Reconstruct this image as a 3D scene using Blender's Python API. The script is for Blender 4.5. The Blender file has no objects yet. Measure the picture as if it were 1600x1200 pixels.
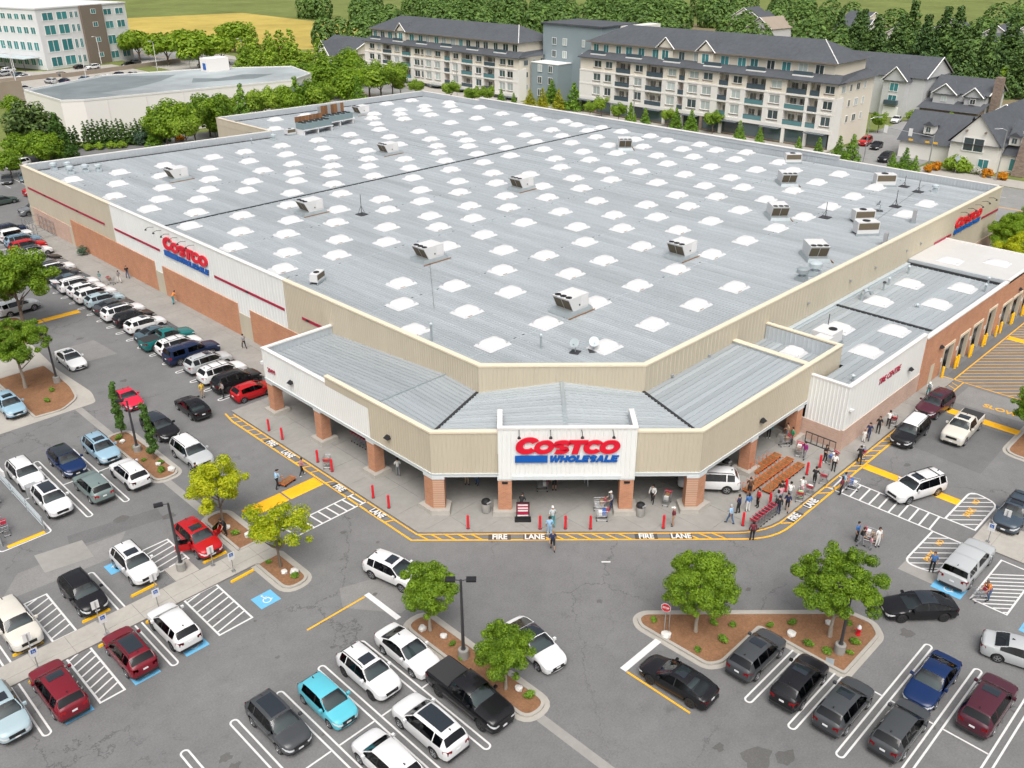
import bpy, bmesh, math, random
from mathutils import Matrix, Vector
R = math.radians
random.seed(7)
scene = bpy.context.scene
COL = scene.collection

# ------------------------------------------------------------------ camera, sky, sun, exposure
CAM = Vector((-43.01, -37.46, 40.0)); F_PX = 1399.0; PITCH = R(26.59); YAW = R(45.0); ROLL = R(-0.28)
fw = Vector((math.cos(PITCH)*math.cos(YAW), math.cos(PITCH)*math.sin(YAW), -math.sin(PITCH)))
rt = Vector((math.sin(YAW), -math.cos(YAW), 0)); up = rt.cross(fw)
rt, up = rt*math.cos(ROLL)+up*math.sin(ROLL), up*math.cos(ROLL)-rt*math.sin(ROLL)
cd = bpy.data.cameras.new('camera'); cam = bpy.data.objects.new('camera', cd); COL.objects.link(cam)
cd.sensor_width = 36; cd.sensor_fit = 'HORIZONTAL'; cd.lens = 36*F_PX/1600; cd.clip_start = 1; cd.clip_end = 6000
cam.matrix_world = Matrix(((rt.x, up.x, -fw.x, CAM.x), (rt.y, up.y, -fw.y, CAM.y), (rt.z, up.z, -fw.z, CAM.z), (0, 0, 0, 1)))
scene.camera = cam
SUN_EL, SUN_AZ = R(58), R(226)          # azimuth measured from +x, counter-clockwise, where the light comes from
w = bpy.data.worlds.new('World'); scene.world = w; w.use_nodes = True
nt = w.node_tree; bg = nt.nodes['Background']; sky = nt.nodes.new('ShaderNodeTexSky')
sky.sky_type = 'NISHITA'; sky.sun_disc = False; sky.sun_elevation = SUN_EL; sky.sun_rotation = R(90)-SUN_AZ
sky.air_density = 1.0; sky.dust_density = 9.0; sky.ozone_density = 1.0
hs = nt.nodes.new('ShaderNodeHueSaturation'); hs.inputs['Saturation'].default_value = .38
nt.links.new(sky.outputs[0], hs.inputs['Color']); nt.links.new(hs.outputs[0], bg.inputs[0]); bg.inputs[1].default_value = 0.15
ld = bpy.data.lights.new('sun', 'SUN'); ld.energy = 1.5; ld.angle = R(50); ld.color = (1.0, 0.97, 0.93)
sun = bpy.data.objects.new('sun', ld); COL.objects.link(sun)
d = Vector((math.cos(SUN_EL)*math.cos(SUN_AZ), math.cos(SUN_EL)*math.sin(SUN_AZ), math.sin(SUN_EL)))
sun.rotation_euler = d.to_track_quat('Z', 'Y').to_euler(); sun.location = (0, 0, 90)
scene.view_settings.view_transform = 'Standard'; scene.view_settings.look = 'None'
scene.view_settings.exposure = 0.03; scene.view_settings.gamma = 1.0; scene.view_settings.use_curve_mapping = False
try:
    scene.cycles.max_bounces = 6; scene.cycles.diffuse_bounces = 3; scene.cycles.transparent_max_bounces = 8
    scene.cycles.caustics_reflective = False; scene.cycles.caustics_refractive = False
except Exception: pass

# ------------------------------------------------------------------ materials
M = {}
def hexlin(h):
    f = lambda c: c/12.92 if c <= .04045 else ((c+.055)/1.055)**2.4
    return tuple(f(int(h[i:i+2], 16)/255) for i in (0, 2, 4))
def mat(name, col, rough=.6, metal=0.0, var=0.0, scale=1.0, spec=.5, bump=0.0, bscale=40.0, dirt=0.0, coat=0.0, objrand=0.0, objcol=False, stretch=None, emit=0, alpha=1):
    if name in M: return M[name]
    if isinstance(col, str): col = hexlin(col)
    m = bpy.data.materials.new(name); m.use_nodes = True; n = m.node_tree.nodes; L = m.node_tree.links
    b = n['Principled BSDF']; b.inputs['Roughness'].default_value = rough; b.inputs['Metallic'].default_value = metal
    b.inputs['Specular IOR Level'].default_value = spec; b.inputs['Coat Weight'].default_value = coat
    out = None
    if objcol:
        oi = n.new('ShaderNodeObjectInfo'); out = oi.outputs['Color']
    else:
        rgb = n.new('ShaderNodeRGB'); rgb.outputs[0].default_value = (*col, 1); out = rgb.outputs[0]
    tc = n.new('ShaderNodeTexCoord'); vec = tc.outputs['Object']
    if stretch:
        mp = n.new('ShaderNodeMapping'); mp.inputs['Scale'].default_value = stretch; L.new(vec, mp.inputs[0]); vec = mp.outputs[0]
    def mul(a, fac_socket, lo, hi):
        mr = n.new('ShaderNodeMapRange'); mr.inputs[3].default_value = lo; mr.inputs[4].default_value = hi; L.new(fac_socket, mr.inputs[0])
        mx = n.new('ShaderNodeVectorMath'); mx.operation = 'SCALE'; L.new(a, mx.inputs[0]); L.new(mr.outputs[0], mx.inputs[3]); return mx.outputs[0]
    if var:
        t = n.new('ShaderNodeTexNoise'); t.inputs['Scale'].default_value = scale; t.inputs['Detail'].default_value = 6; t.inputs['Roughness'].default_value = .65
        L.new(vec, t.inputs['Vector']); out = mul(out, t.outputs['Fac'], 1-var*1.6, 1+var*1.6)
    if dirt:
        t = n.new('ShaderNodeTexNoise'); t.inputs['Scale'].default_value = scale*.17; t.inputs['Detail'].default_value = 5
        L.new(vec, t.inputs['Vector']); out = mul(out, t.outputs['Fac'], 1-dirt*1.5, 1+dirt*1.5)
    if objrand:
        oi = n.new('ShaderNodeObjectInfo'); out = mul(out, oi.outputs['Random'], 1-objrand, 1+objrand)
    L.new(out, b.inputs['Base Color'])
    if bump:
        t = n.new('ShaderNodeTexNoise'); t.inputs['Scale'].default_value = bscale; t.inputs['Detail'].default_value = 3; L.new(vec, t.inputs['Vector'])
        bp = n.new('ShaderNodeBump'); bp.inputs['Strength'].default_value = bump; bp.inputs['Distance'].default_value = .02
        L.new(t.outputs['Fac'], bp.inputs['Height']); L.new(bp.outputs[0], b.inputs['Normal'])
    if emit:
        b.inputs['Emission Color'].default_value = (*col, 1); b.inputs['Emission Strength'].default_value = emit
    M[name] = m; return m

def leafmat(name, c1, c2, trans=.35):
    m = bpy.data.materials.new(name); m.use_nodes = True; n = m.node_tree.nodes; L = m.node_tree.links
    for x in list(n): n.remove(x)
    o = n.new('ShaderNodeOutputMaterial'); mix = n.new('ShaderNodeMixShader'); mix.inputs[0].default_value = trans
    df = n.new('ShaderNodeBsdfPrincipled'); df.inputs['Roughness'].default_value = .55; df.inputs['Specular IOR Level'].default_value = .3
    tr = n.new('ShaderNodeBsdfTranslucent')
    geo = n.new('ShaderNodeNewGeometry'); tc = n.new('ShaderNodeTexCoord'); ns = n.new('ShaderNodeTexNoise'); ns.inputs['Scale'].default_value = .9; ns.inputs['Detail'].default_value = 2
    L.new(tc.outputs['Object'], ns.inputs['Vector'])
    ad = n.new('ShaderNodeMath'); ad.operation = 'MULTIPLY_ADD'; ad.inputs[1].default_value = .75; L.new(geo.outputs['Random Per Island'], ad.inputs[0])
    sb = n.new('ShaderNodeMath'); sb.operation = 'MULTIPLY_ADD'; sb.inputs[1].default_value = 1.1; sb.inputs[2].default_value = -.42; L.new(ns.outputs['Fac'], sb.inputs[0]); L.new(sb.outputs[0], ad.inputs[2])
    ob = n.new('ShaderNodeObjectInfo'); a2 = n.new('ShaderNodeMath'); a2.operation = 'MULTIPLY_ADD'; a2.inputs[1].default_value = .3; L.new(ob.outputs['Random'], a2.inputs[0]); L.new(ad.outputs[0], a2.inputs[2])
    rp = n.new('ShaderNodeValToRGB'); rp.color_ramp.elements[0].color = (*c1, 1); rp.color_ramp.elements[1].color = (*c2, 1); rp.color_ramp.elements[0].position = .15
    L.new(a2.outputs[0], rp.inputs[0]); L.new(rp.outputs[0], df.inputs['Base Color']); L.new(rp.outputs[0], tr.inputs['Color'])
    L.new(df.outputs[0], mix.inputs[1]); L.new(tr.outputs[0], mix.inputs[2]); L.new(mix.outputs[0], o.inputs[0])
    M[name] = m; return m

def asphalt_mat(name, col, cracks=True):
    m = bpy.data.materials.new(name); m.use_nodes = True; n = m.node_tree.nodes; L = m.node_tree.links
    b = n['Principled BSDF']; b.inputs['Roughness'].default_value = .88; b.inputs['Specular IOR Level'].default_value = .3
    tc = n.new('ShaderNodeTexCoord'); v = tc.outputs['Object']
    def noise(s, d, r=.6):
        t = n.new('ShaderNodeTexNoise'); t.inputs['Scale'].default_value = s; t.inputs['Detail'].default_value = d; t.inputs['Roughness'].default_value = r; L.new(v, t.inputs['Vector']); return t
    def rng(s, a0, a1, b0, b1):
        mr = n.new('ShaderNodeMapRange'); mr.inputs[1].default_value = a0; mr.inputs[2].default_value = a1; mr.inputs[3].default_value = b0; mr.inputs[4].default_value = b1; L.new(s, mr.inputs[0]); return mr.outputs[0]
    def mm(a, bb, op='MULTIPLY'):
        x = n.new('ShaderNodeMath'); x.operation = op; L.new(a, x.inputs[0]); L.new(bb, x.inputs[1]); return x.outputs[0]
    big = rng(noise(.09, 5).outputs['Fac'], .25, .75, .80, 1.13); mid = rng(noise(.8, 6, .7).outputs['Fac'], .25, .75, .88, 1.1); fine = rng(noise(9, 3).outputs['Fac'], .2, .8, .8, 1.17)
    f = mm(mm(big, mid), fine)
    st = rng(noise(.33, 4).outputs['Fac'], .66, .76, 1.0, .74); f = mm(f, st)
    if cracks:
        wn = noise(.55, 5, .7); sc_ = n.new('ShaderNodeVectorMath'); sc_.operation = 'SCALE'; sc_.inputs[3].default_value = 2.6; L.new(wn.outputs['Color'], sc_.inputs[0])
        av = n.new('ShaderNodeVectorMath'); L.new(v, av.inputs[0]); L.new(sc_.outputs[0], av.inputs[1])
        for s, wd, lo in ((.085, .0022, .62), (.2, .0024, .8)):
            vo = n.new('ShaderNodeTexVoronoi'); vo.feature = 'DISTANCE_TO_EDGE'; vo.inputs['Scale'].default_value = s; L.new(av.outputs[0], vo.inputs['Vector'])
            ck = rng(vo.outputs['Distance'], wd*.4, wd*2.2, lo, 1.0)
            msk = rng(noise(.06 if s < .1 else .045, 2).outputs['Fac'], .47, .56, 0, 1)
            one = n.new('ShaderNodeMix'); one.inputs[2].default_value = 1.0; L.new(msk, one.inputs[0]); L.new(ck, one.inputs[3]); f = mm(f, one.outputs[0])
    rgb = n.new('ShaderNodeRGB'); rgb.outputs[0].default_value = (*col, 1); s2 = n.new('ShaderNodeVectorMath'); s2.operation = 'SCALE'
    L.new(rgb.outputs[0], s2.inputs[0]); L.new(f, s2.inputs[3]); L.new(s2.outputs[0], b.inputs['Base Color'])
    bp = n.new('ShaderNodeBump'); bp.inputs['Strength'].default_value = .25; bp.inputs['Distance'].default_value = .01; L.new(noise(30, 2).outputs['Fac'], bp.inputs['Height']); L.new(bp.outputs[0], b.inputs['Normal'])
    M[name] = m; return m

def glass_mat(name, tint, ior=1.6):
    m = bpy.data.materials.new(name); m.use_nodes = True; n = m.node_tree.nodes; L = m.node_tree.links
    for x in list(n): n.remove(x)
    o = n.new('ShaderNodeOutputMaterial'); mix = n.new('ShaderNodeMixShader'); fr = n.new('ShaderNodeFresnel'); fr.inputs[0].default_value = ior; tr = n.new('ShaderNodeBsdfTransparent'); tr.inputs[0].default_value = (*tint, 1); gl = n.new('ShaderNodeBsdfGlossy'); gl.inputs['Roughness'].default_value = .03
    L.new(fr.outputs[0], mix.inputs[0]); L.new(tr.outputs[0], mix.inputs[1]); L.new(gl.outputs[0], mix.inputs[2]); L.new(mix.outputs[0], o.inputs[0]); M[name] = m; return m
def brick_mat(name, c1, c2, mortar, horiz='x', sx=1.0):
    m = bpy.data.materials.new(name); m.use_nodes = True; n = m.node_tree.nodes; L = m.node_tree.links
    b = n['Principled BSDF']; b.inputs['Roughness'].default_value = .85; b.inputs['Specular IOR Level'].default_value = .25
    tc = n.new('ShaderNodeTexCoord'); sp = n.new('ShaderNodeSeparateXYZ'); L.new(tc.outputs['Object'], sp.inputs[0])
    ad = n.new('ShaderNodeMath'); L.new(sp.outputs[0], ad.inputs[0]); L.new(sp.outputs[1], ad.inputs[1])
    cb = n.new('ShaderNodeCombineXYZ'); L.new(ad.outputs[0], cb.inputs[0]); L.new(sp.outputs[2], cb.inputs[1])
    br = n.new('ShaderNodeTexBrick'); br.inputs['Color1'].default_value = (*c1, 1); br.inputs['Color2'].default_value = (*c2, 1); br.inputs['Mortar'].default_value = (*mortar, 1)
    br.inputs['Scale'].default_value = 2.2*sx; br.inputs['Mortar Size'].default_value = .014; br.inputs['Brick Width'].default_value = .6; br.inputs['Row Height'].default_value = .22; L.new(cb.outputs[0], br.inputs['Vector'])
    t = n.new('ShaderNodeTexNoise'); t.inputs['Scale'].default_value = .8; t.inputs['Detail'].default_value = 5; L.new(tc.outputs['Object'], t.inputs['Vector'])
    mr = n.new('ShaderNodeMapRange'); mr.inputs[3].default_value = .8; mr.inputs[4].default_value = 1.2; L.new(t.outputs['Fac'], mr.inputs[0])
    s2 = n.new('ShaderNodeVectorMath'); s2.operation = 'SCALE'; L.new(br.outputs['Color'], s2.inputs[0]); L.new(mr.outputs[0], s2.inputs[3]); L.new(s2.outputs[0], b.inputs['Base Color'])
    bp = n.new('ShaderNodeBump'); bp.inputs['Strength'].default_value = .4; bp.inputs['Distance'].default_value = .02; bp.invert = True; L.new(br.outputs['Fac'], bp.inputs['Height']); L.new(bp.outputs[0], b.inputs['Normal'])
    M[name] = m; return m

asphalt_mat('asphalt', (.176, .1765, .177)); asphalt_mat('asphalt_dark', (.145, .147, .148), False); asphalt_mat('asphalt_pale', (.225, .223, .217), False)
asphalt_mat('asphalt_stain', (.125, .123, .12), False); asphalt_mat('road', (.27, .27, .265), False)
mat('concrete', (.285, .278, .26), .9, var=.10, scale=2.2, dirt=.13, bump=.15, bscale=25, spec=.3)
mat('concrete_pale', (.385, .365, .33), .9, var=.09, scale=3, dirt=.1, spec=.3)
mat('concrete_joint', (.2, .19, .18), .95)
mat('mulch', (.25, .135, .075), .95, var=.34, scale=7, dirt=.16, bump=1.0, bscale=30, spec=.1)
mat('line_white', (.66, .66, .655), .8, var=.12, scale=9, dirt=.05, spec=.3)
mat('line_yellow', (.85, .43, .015), .8, var=.13, scale=4, dirt=.1, spec=.3)
mat('line_blue', (.14, .42, .66), .8, var=.12, scale=5, spec=.3)
mat('line_box', (.07, .07, .072), .85, var=.1, scale=4)
mat('grass', (.16, .19, .06), .95, var=.25, scale=.2, dirt=.3, spec=.1)
mat('grass_dry', (.42, .33, .09), .95, var=.2, scale=.1, dirt=.25, spec=.1)
mat('soil', (.2, .17, .10), .95, var=.3, scale=.8, spec=.1)
mat('metal_roof', (.345, .378, .398), .5, metal=.1, var=.13, scale=2.4, dirt=.16, objrand=.045, spec=.5, stretch=(1, .05, 1)); mat('metal_roof_x', (.35, .385, .405), .5, metal=.1, var=.12, scale=2.4, dirt=.10, objrand=.10, spec=.5, stretch=(.035, 1, 1)); mat('metal_roof_d', (.38, .415, .435), .5, metal=.1, var=.04, scale=1.0, dirt=.06, objrand=.08, spec=.5)
mat('rib', (.47, .51, .53), .4, metal=.25, objrand=.09, dirt=.1, scale=.6)
mat('roof_black', (.025, .027, .03), .7)
mat('skylight_white', (.64, .645, .645), .45, spec=.5)
mat('galv', (.40, .45, .47), .45, metal=.45, var=.12, scale=2, dirt=.1)
mat('galv_pale', (.55, .62, .65), .45, metal=.3, var=.1, scale=2)
mat('tan_metal', (.51, .46, .36), .55, var=.055, scale=1.6, dirt=.06, spec=.4, stretch=(1, 1, .12))
mat('white_metal', (.76, .775, .76), .5, var=.04, scale=1.6, dirt=.05, spec=.4, stretch=(1, 1, .12))
mat('coping_tan', (.72, .64, .50), .5, var=.03, scale=1)
mat('coping_white', (.70, .69, .67), .5)
mat('parapet_grey', (.48, .52, .55), .5, metal=.2, var=.06, scale=1)
brick_mat('brick', (.54, .26, .15), (.46, .21, .12), (.48, .36, .28)); brick_mat('brick_pink', (.56, .39, .32), (.50, .34, .27), (.52, .44, .38)); brick_mat('stone_brown', (.30, .23, .19), (.20, .15, .125), (.22, .19, .16), sx=.55)
mat('beam_white', (.62, .67, .68), .5, var=.06, scale=2)
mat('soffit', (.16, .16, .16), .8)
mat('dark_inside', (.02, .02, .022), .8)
mat('red', (.62, .012, .025), .4); mat('red_sign', (.68, .008, .03), .4); mat('blue_sign', (.005, .10, .42), .4); mat('crimson', (.38, .01, .05), .45)
mat('yellow_paint', (.85, .47, .01), .5, var=.06, scale=4); mat('black', (.015, .015, .017), .5); mat('black_gloss', (.01, .01, .012), .15)
mat('dark_metal', (.06, .06, .065), .45, metal=.3); mat('steel', (.45, .46, .47), .35, metal=.7); mat('white_paint', (.70, .70, .70), .5); mat('grey_paint', (.33, .34, .35), .5)
mat('rust', (.25, .13, .06), .8); mat('coil', (.13, .105, .07), .7, var=.1, scale=6)
mat('stone', (.62, .61, .58), .9, var=.12, scale=6); mat('bark', (.16, .125, .095), .95, var=.2, scale=8, bump=.6); mat('bark_pale', (.33, .29, .24), .95, var=.2, scale=8)
M_wood = mat('wood', (.24, .115, .045), .8, var=.18, scale=5, objrand=.2); mat('orange_paint', (.60, .13, .02), .5, var=.08, scale=6)

# ------------------------------------------------------------------ builders
class MB:
    """collects polygons; build() links them as one mesh object"""
    def __init__(s): s.v = []; s.f = []; s.m = []; s.mi = 0
    def poly(s, pts, mi=None):
        i = len(s.v); s.v += [tuple(p) for p in pts]; s.f.append(tuple(range(i, i+len(pts)))); s.m.append(s.mi if mi is None else mi); return s
    def raw(s, vs, fs, mi=None):
        i = len(s.v); s.v += [tuple(p) for p in vs]; s.f += [tuple(i+k for k in f) for f in fs]; s.m += [s.mi if mi is None else mi]*len(fs); return s
    def box(s, x0, x1, y0, y1, z0, z1, mi=None, T=None):
        vs = [(x, y, z) for z in (z0, z1) for y in (y0, y1) for x in (x0, x1)]
        if T is not None: vs = [tuple(T @ Vector(p)) for p in vs]
        return s.raw(vs, [(0, 2, 3, 1), (4, 5, 7, 6), (0, 1, 5, 4), (2, 6, 7, 3), (0, 4, 6, 2), (1, 3, 7, 5)], mi)
    def prism(s, poly, z0, z1, mi=None, top=None):
        n = len(poly); vs = [(p[0], p[1], z0) for p in poly]+[(p[0], p[1], z1) for p in (top or poly)]
        fs = [tuple(range(n-1, -1, -1)), tuple(range(n, 2*n))]+[(i, (i+1) % n, n+(i+1) % n, n+i) for i in range(n)]
        return s.raw(vs, fs, mi)
    def bar(s, a, b, r, r2=None, n=6, mi=None, cap=True):
        a, b = Vector(a), Vector(b); d = (b-a)
        if d.length < 1e-6: return s
        q = d.to_track_quat('Z', 'Y'); r2 = r if r2 is None else r2; vs = []
        for p, rr in ((a, r), (b, r2)):
            for k in range(n):
                t = 2*math.pi*k/n; vs.append(tuple(p+q @ Vector((rr*math.cos(t), rr*math.sin(t), 0))))
        fs = [(k, (k+1) % n, n+(k+1) % n, n+k) for k in range(n)]
        if cap: fs += [tuple(range(n-1, -1, -1)), tuple(range(n, 2*n))]
        return s.raw(vs, fs, mi)
    def tube(s, pts, r, n=6, mi=None):
        for a, b in zip(pts, pts[1:]): s.bar(a, b, r, n=n, mi=mi)
        return s
    def lathe(s, prof, n=16, c=(0, 0, 0), axis='z', mi=None):
        vs = []; fs = []
        for r, z in prof:
            for k in range(n):
                t = 2*math.pi*k/n; x, y = r*math.cos(t), r*math.sin(t)
                p = (x, y, z) if axis == 'z' else ((x, z, y) if axis == 'y' else (z, x, y))
                vs.append((p[0]+c[0], p[1]+c[1], p[2]+c[2]))
        for i in range(len(prof)-1):
            for k in range(n): fs.append((i*n+k, i*n+(k+1) % n, (i+1)*n+(k+1) % n, (i+1)*n+k))
        fs.append(tuple(range(n-1, -1, -1))); fs.append(tuple(range((len(prof)-1)*n, len(prof)*n)))
        return s.raw(vs, fs, mi)
    def strip(s, pts, w, z, closed=False, mi=None):
        """flat painted line along a polyline"""
        n = len(pts); P = [Vector((p[0], p[1])) for p in pts]; L_ = []; R_ = []
        for i in range(n):
            a = P[i-1] if (i > 0 or closed) else P[i]; b = P[(i+1) % n] if (i < n-1 or closed) else P[i]
            d1 = (P[i]-a).normalized() if (P[i]-a).length > 1e-6 else None; d2 = (b-P[i]).normalized() if (b-P[i]).length > 1e-6 else None
            dd = ((d1 or d2)+(d2 or d1)).normalized(); nn = Vector((-dd.y, dd.x)); c_ = max(.5, nn.dot(Vector((-(d1 or d2).y, (d1 or d2).x)))); L_.append(P[i]+nn*w/2/c_); R_.append(P[i]-nn*w/2/c_)
        for i in range(n if closed else n-1):
            j = (i+1) % n; s.poly([(*R_[i], z), (*R_[j], z), (*L_[j], z), (*L_[i], z)], mi)
        return s
    def mesh(s, name, mats, smooth=None):
        me = bpy.data.meshes.new(name); me.from_pydata(s.v, [], s.f)
        for m in (mats if isinstance(mats, (list, tuple)) else [mats]): me.materials.append(M[m] if isinstance(m, str) else m)
        if any(s.m): me.polygons.foreach_set('material_index', s.m)
        if smooth is not None:
            me.polygons.foreach_set('use_smooth', [True]*len(s.f))
            try: me.set_sharp_from_angle(angle=R(smooth))
            except Exception: pass
        me.update(); return me
    def build(s, name, mats, parent=None, loc=(0, 0, 0), rz=0, smooth=None):
        return link(name, s.mesh(name, mats, smooth), parent, loc, rz)
def link(name, data, parent=None, loc=(0, 0, 0), rz=0, scale=None):
    o = bpy.data.objects.new(name, data); COL.objects.link(o)
    o.location = loc
    if rz: o.rotation_euler = (0, 0, rz)
    if scale is not None: o.scale = scale if not isinstance(scale, (int, float)) else (scale,)*3
    if parent is not None: o.parent = parent
    return o
USED_LABELS = {}
def tag(o, label, cat, group=None):
    o['label'] = label; o['category'] = cat
    if group: o['group'] = group
    USED_LABELS[label] = USED_LABELS.get(label, 0)+1
    return o
def thing(name, label, cat, loc=(0, 0, 0), rz=0, group=None):
    o = link(name, None, None, loc, rz); o.empty_display_size = .2; return tag(o, label, cat, group)
def struct(o): o['kind'] = 'structure'; return o
def stuff(o): o['kind'] = 'stuff'; return o
def copy_tree(o, parent=None):
    c = o.copy(); COL.objects.link(c); c.parent = parent
    for ch in o.children: copy_tree(ch, c)
    return c
ORD = ['first', 'second', 'third', 'fourth', 'fifth', 'sixth', 'seventh', 'eighth', 'ninth', 'tenth', 'eleventh', 'twelfth', 'thirteenth', 'fourteenth', 'fifteenth', 'sixteenth', 'seventeenth', 'eighteenth', 'nineteenth', 'twentieth', 'twenty-first', 'twenty-second', 'twenty-third', 'twenty-fourth', 'twenty-fifth', 'twenty-sixth', 'twenty-seventh', 'twenty-eighth', 'twenty-ninth', 'thirtieth', 'thirty-first', 'thirty-second']
_font = {}
def textmesh(txt, size, mats, bold=.0, extrude=0.0, sx=1.0, shear=0.0):
    cu = bpy.data.curves.new('txt', 'FONT'); cu.body = txt; cu.size = size; cu.offset = bold; cu.extrude = extrude; cu.shear = shear; cu.align_x = 'CENTER'; cu.align_y = 'CENTER'; cu.resolution_u = 3
    o = bpy.data.objects.new('txt', cu); COL.objects.link(o); bpy.context.view_layer.update()
    dg = bpy.context.evaluated_depsgraph_get(); me = bpy.data.meshes.new_from_object(o.evaluated_get(dg))
    bpy.data.objects.remove(o); bpy.data.curves.remove(cu)
    if sx != 1:
        for v in me.vertices: v.co.x *= sx
    me.materials.clear(); me.materials.append(M[mats]); return me
# ------------------------------------------------------------------ ground, lots, roads
def sheet(name, pts, z, m, parent=None):
    o = MB().poly([(p[0], p[1], z) for p in pts]).build(name, m, parent); return o
def arc(cx, cy, r, a0, a1, n=8): return [(cx+r*math.cos(R(a0+(a1-a0)*k/n)), cy+r*math.sin(R(a0+(a1-a0)*k/n))) for k in range(n+1)]
def roundpoly(pts, r, n=5):
    out = []; N = len(pts)
    for i in range(N):
        p = Vector(pts[i]); a = Vector(pts[i-1]); b = Vector(pts[(i+1) % N]); rr = r[i] if isinstance(r, (list, tuple)) else r
        if rr <= 0: out.append(tuple(p)); continue
        d1 = (a-p); d2 = (b-p); k = min(rr, d1.length*.49, d2.length*.49); s = p+d1.normalized()*k; e = p+d2.normalized()*k
        for t in range(n+1):
            t /= n; q = s*(1-t)**2+p*2*t*(1-t)+e*t*t; out.append(tuple(q))
    return out
def offset(pts, dist):
    """inset of a counter-clockwise polygon"""
    N = len(pts); out = []
    for i in range(N):
        p = Vector(pts[i]); a = (p-Vector(pts[i-1])).normalized(); b = (Vector(pts[(i+1) % N])-p).normalized()
        n1 = Vector((-a.y, a.x)); n2 = Vector((-b.y, b.x)); nn = (n1+n2); nn = nn.normalized() if nn.length > 1e-4 else n1
        out.append(tuple(p+nn*dist/max(.45, nn.dot(n1))))
    return out
def ccw(pts): return pts if sum(a[0]*b[1]-b[0]*a[1] for a, b in zip(pts, pts[1:]+pts[:1])) > 0 else pts[::-1]

gr = MB().poly([(-2500, -2500, -.08), (2500, -2500, -.08), (2500, 2500, -.08), (-2500, 2500, -.08)]).build('ground', 'grass'); struct(gr)
lot = sheet('parking_lot', [(-140, -140), (93, -140), (93, 140), (60, 160), (20, 166), (-140, 166)], 0, 'asphalt'); struct(lot)
street = sheet('street', [(101, -200), (129.5, -200), (129.5, 400), (101, 400)], -.03, 'road'); struct(street)
side_st = sheet('side_road', [(129.5, 29), (150, 30), (166, 36), (178, 38), (196, 36), (196, 52), (170, 51), (158, 50.5), (150, 47.5), (138, 47.5), (129.5, 47.5)], -.025, 'road'); struct(side_st)
for y0, y1 in ((-200, 28.6), (48, 400)):
    o = MB().box(130, 135.7, y0, y1, -.2, .02).build('street_pavement', 'concrete_pale'); struct(o)
o = MB().box(93.6, 100.6, -200, 400, -.2, .0).build('verge', 'grass'); struct(o)
o = MB().box(100.6, 101, -200, 400, -.2, .06).build('street_kerb', 'concrete_pale'); struct(o)
for k, x in enumerate((108, 115, 122)):
    mk = MB()
    if x == 115: mk.strip([(x, -190), (x, 390)], .12, -.024); mk.strip([(x+.35, -190), (x+.35, 390)], .12, -.024)
    else:
        for i in range(60): mk.strip([(x, -180+9*i), (x, -177+9*i)], .12, -.024)
    mk.build('lane_line', 'line_yellow' if x == 115 else 'line_white', street)

# asphalt repairs and concrete strips
def patch(pts, m, z=.004): sheet('asphalt_patch', pts, z, m, lot)
patch([(-34, 20.4), (-26.4, 19.9), (-24.4, 22.4), (-32, 22.9)], 'asphalt_pale'); patch([(-28.2, 23.2), (-21.6, 21.9), (-21.4, 23.6), (-27.8, 24.9)], 'asphalt_dark')
patch([(-30.6, 21.6), (-27.4, 21.0), (-27.2, 23.6), (-30.4, 24.2)], 'concrete', .008)
patch([(-17, 5.4), (-10.4, 3), (-11.2, 1.2), (-15.6, .4), (-18, 3.6)], 'asphalt_pale')
patch([(-14.5, 60), (-11.3, 60), (-11, 54.6), (-14.6, 54.9)], 'asphalt_pale'); patch([(29.5, -13), (37.2, -13.2), (37.2, -20.2), (28.8, -20.4)], 'asphalt_dark')
patch([(40.2, -13.6), (44.6, -13.6), (44.7, -19.5), (40.6, -19.8)], 'asphalt_pale'); patch([(46, -11.0), (90, -10.8), (90, -11.85), (45.4, -11.85)], 'asphalt_dark')

sheet('concrete_apron', roundpoly([(-31, 44.9), (-17.3, 44.9), (-16.7, 47.4), (-17.1, 55), (-16.6, 64), (-24, 64), (-31, 48.2)], [0, .5, .8, 1, 0, 0, 0]), .006, 'concrete_pale', lot)
for x0, x1, y0, y1 in ((-19.35, -18.7, 37.5, 44.8), (-19.35, -18.7, 19.6, 26.8), (-15.9, -15.3, -30, -12.2), (11.9, 13.2, -24.6, -20.9), (-31.9, -28.4, 39.5, 41.2)):
    sheet('concrete_gutter', [(x0, y0), (x1, y0), (x1, y1), (x0, y1)], .008, 'concrete', lot)

# oil and tyre stains, each a blot of its own
rs0 = random.Random(12)
for x, y, r in [(-9.4, -22.4, .9), (-8.2, -23.6, .55), (-10.2, -20.6, .3), (5.9, -24.2, .5), (7.4, -22.6, .25), (-24.0, 24.2, .5), (-13.0, 10.5, .25), (-5.5, -8.2, .2), (2.6, -14.6, .2), (9.5, -18.3, .22), (-33.9, 22.6, .6), (-13.4, 47.6, .35), (-12.2, 61.5, .4), (26, -15.5, .3), (-21.2, 21.9, .45)]+[(-6.2+rs0.uniform(-.5, .5), 36.5+2.75*k, rs0.uniform(.15, .4)) for k in range(12)]+[(-20.7+3*rs0.randint(-4, 1), rs0.uniform(-3, -1), rs0.uniform(.15, .35)) for k in range(5)]+[(rs0.uniform(-40, 30), rs0.uniform(-30, 60), rs0.uniform(.08, .2)) for k in range(60)]:
    if x+y > -6 and x > -9.5 and y > -12.6: continue
    n_ = 13; pts = []
    for k in range(n_): a = 6.283*k/n_; q = r*rs0.uniform(.55, 1.15); pts.append((x+q*math.cos(a)*1.25, y+q*math.sin(a)))
    sheet('oil_stain', pts, .0095, 'asphalt_stain', lot)
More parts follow.
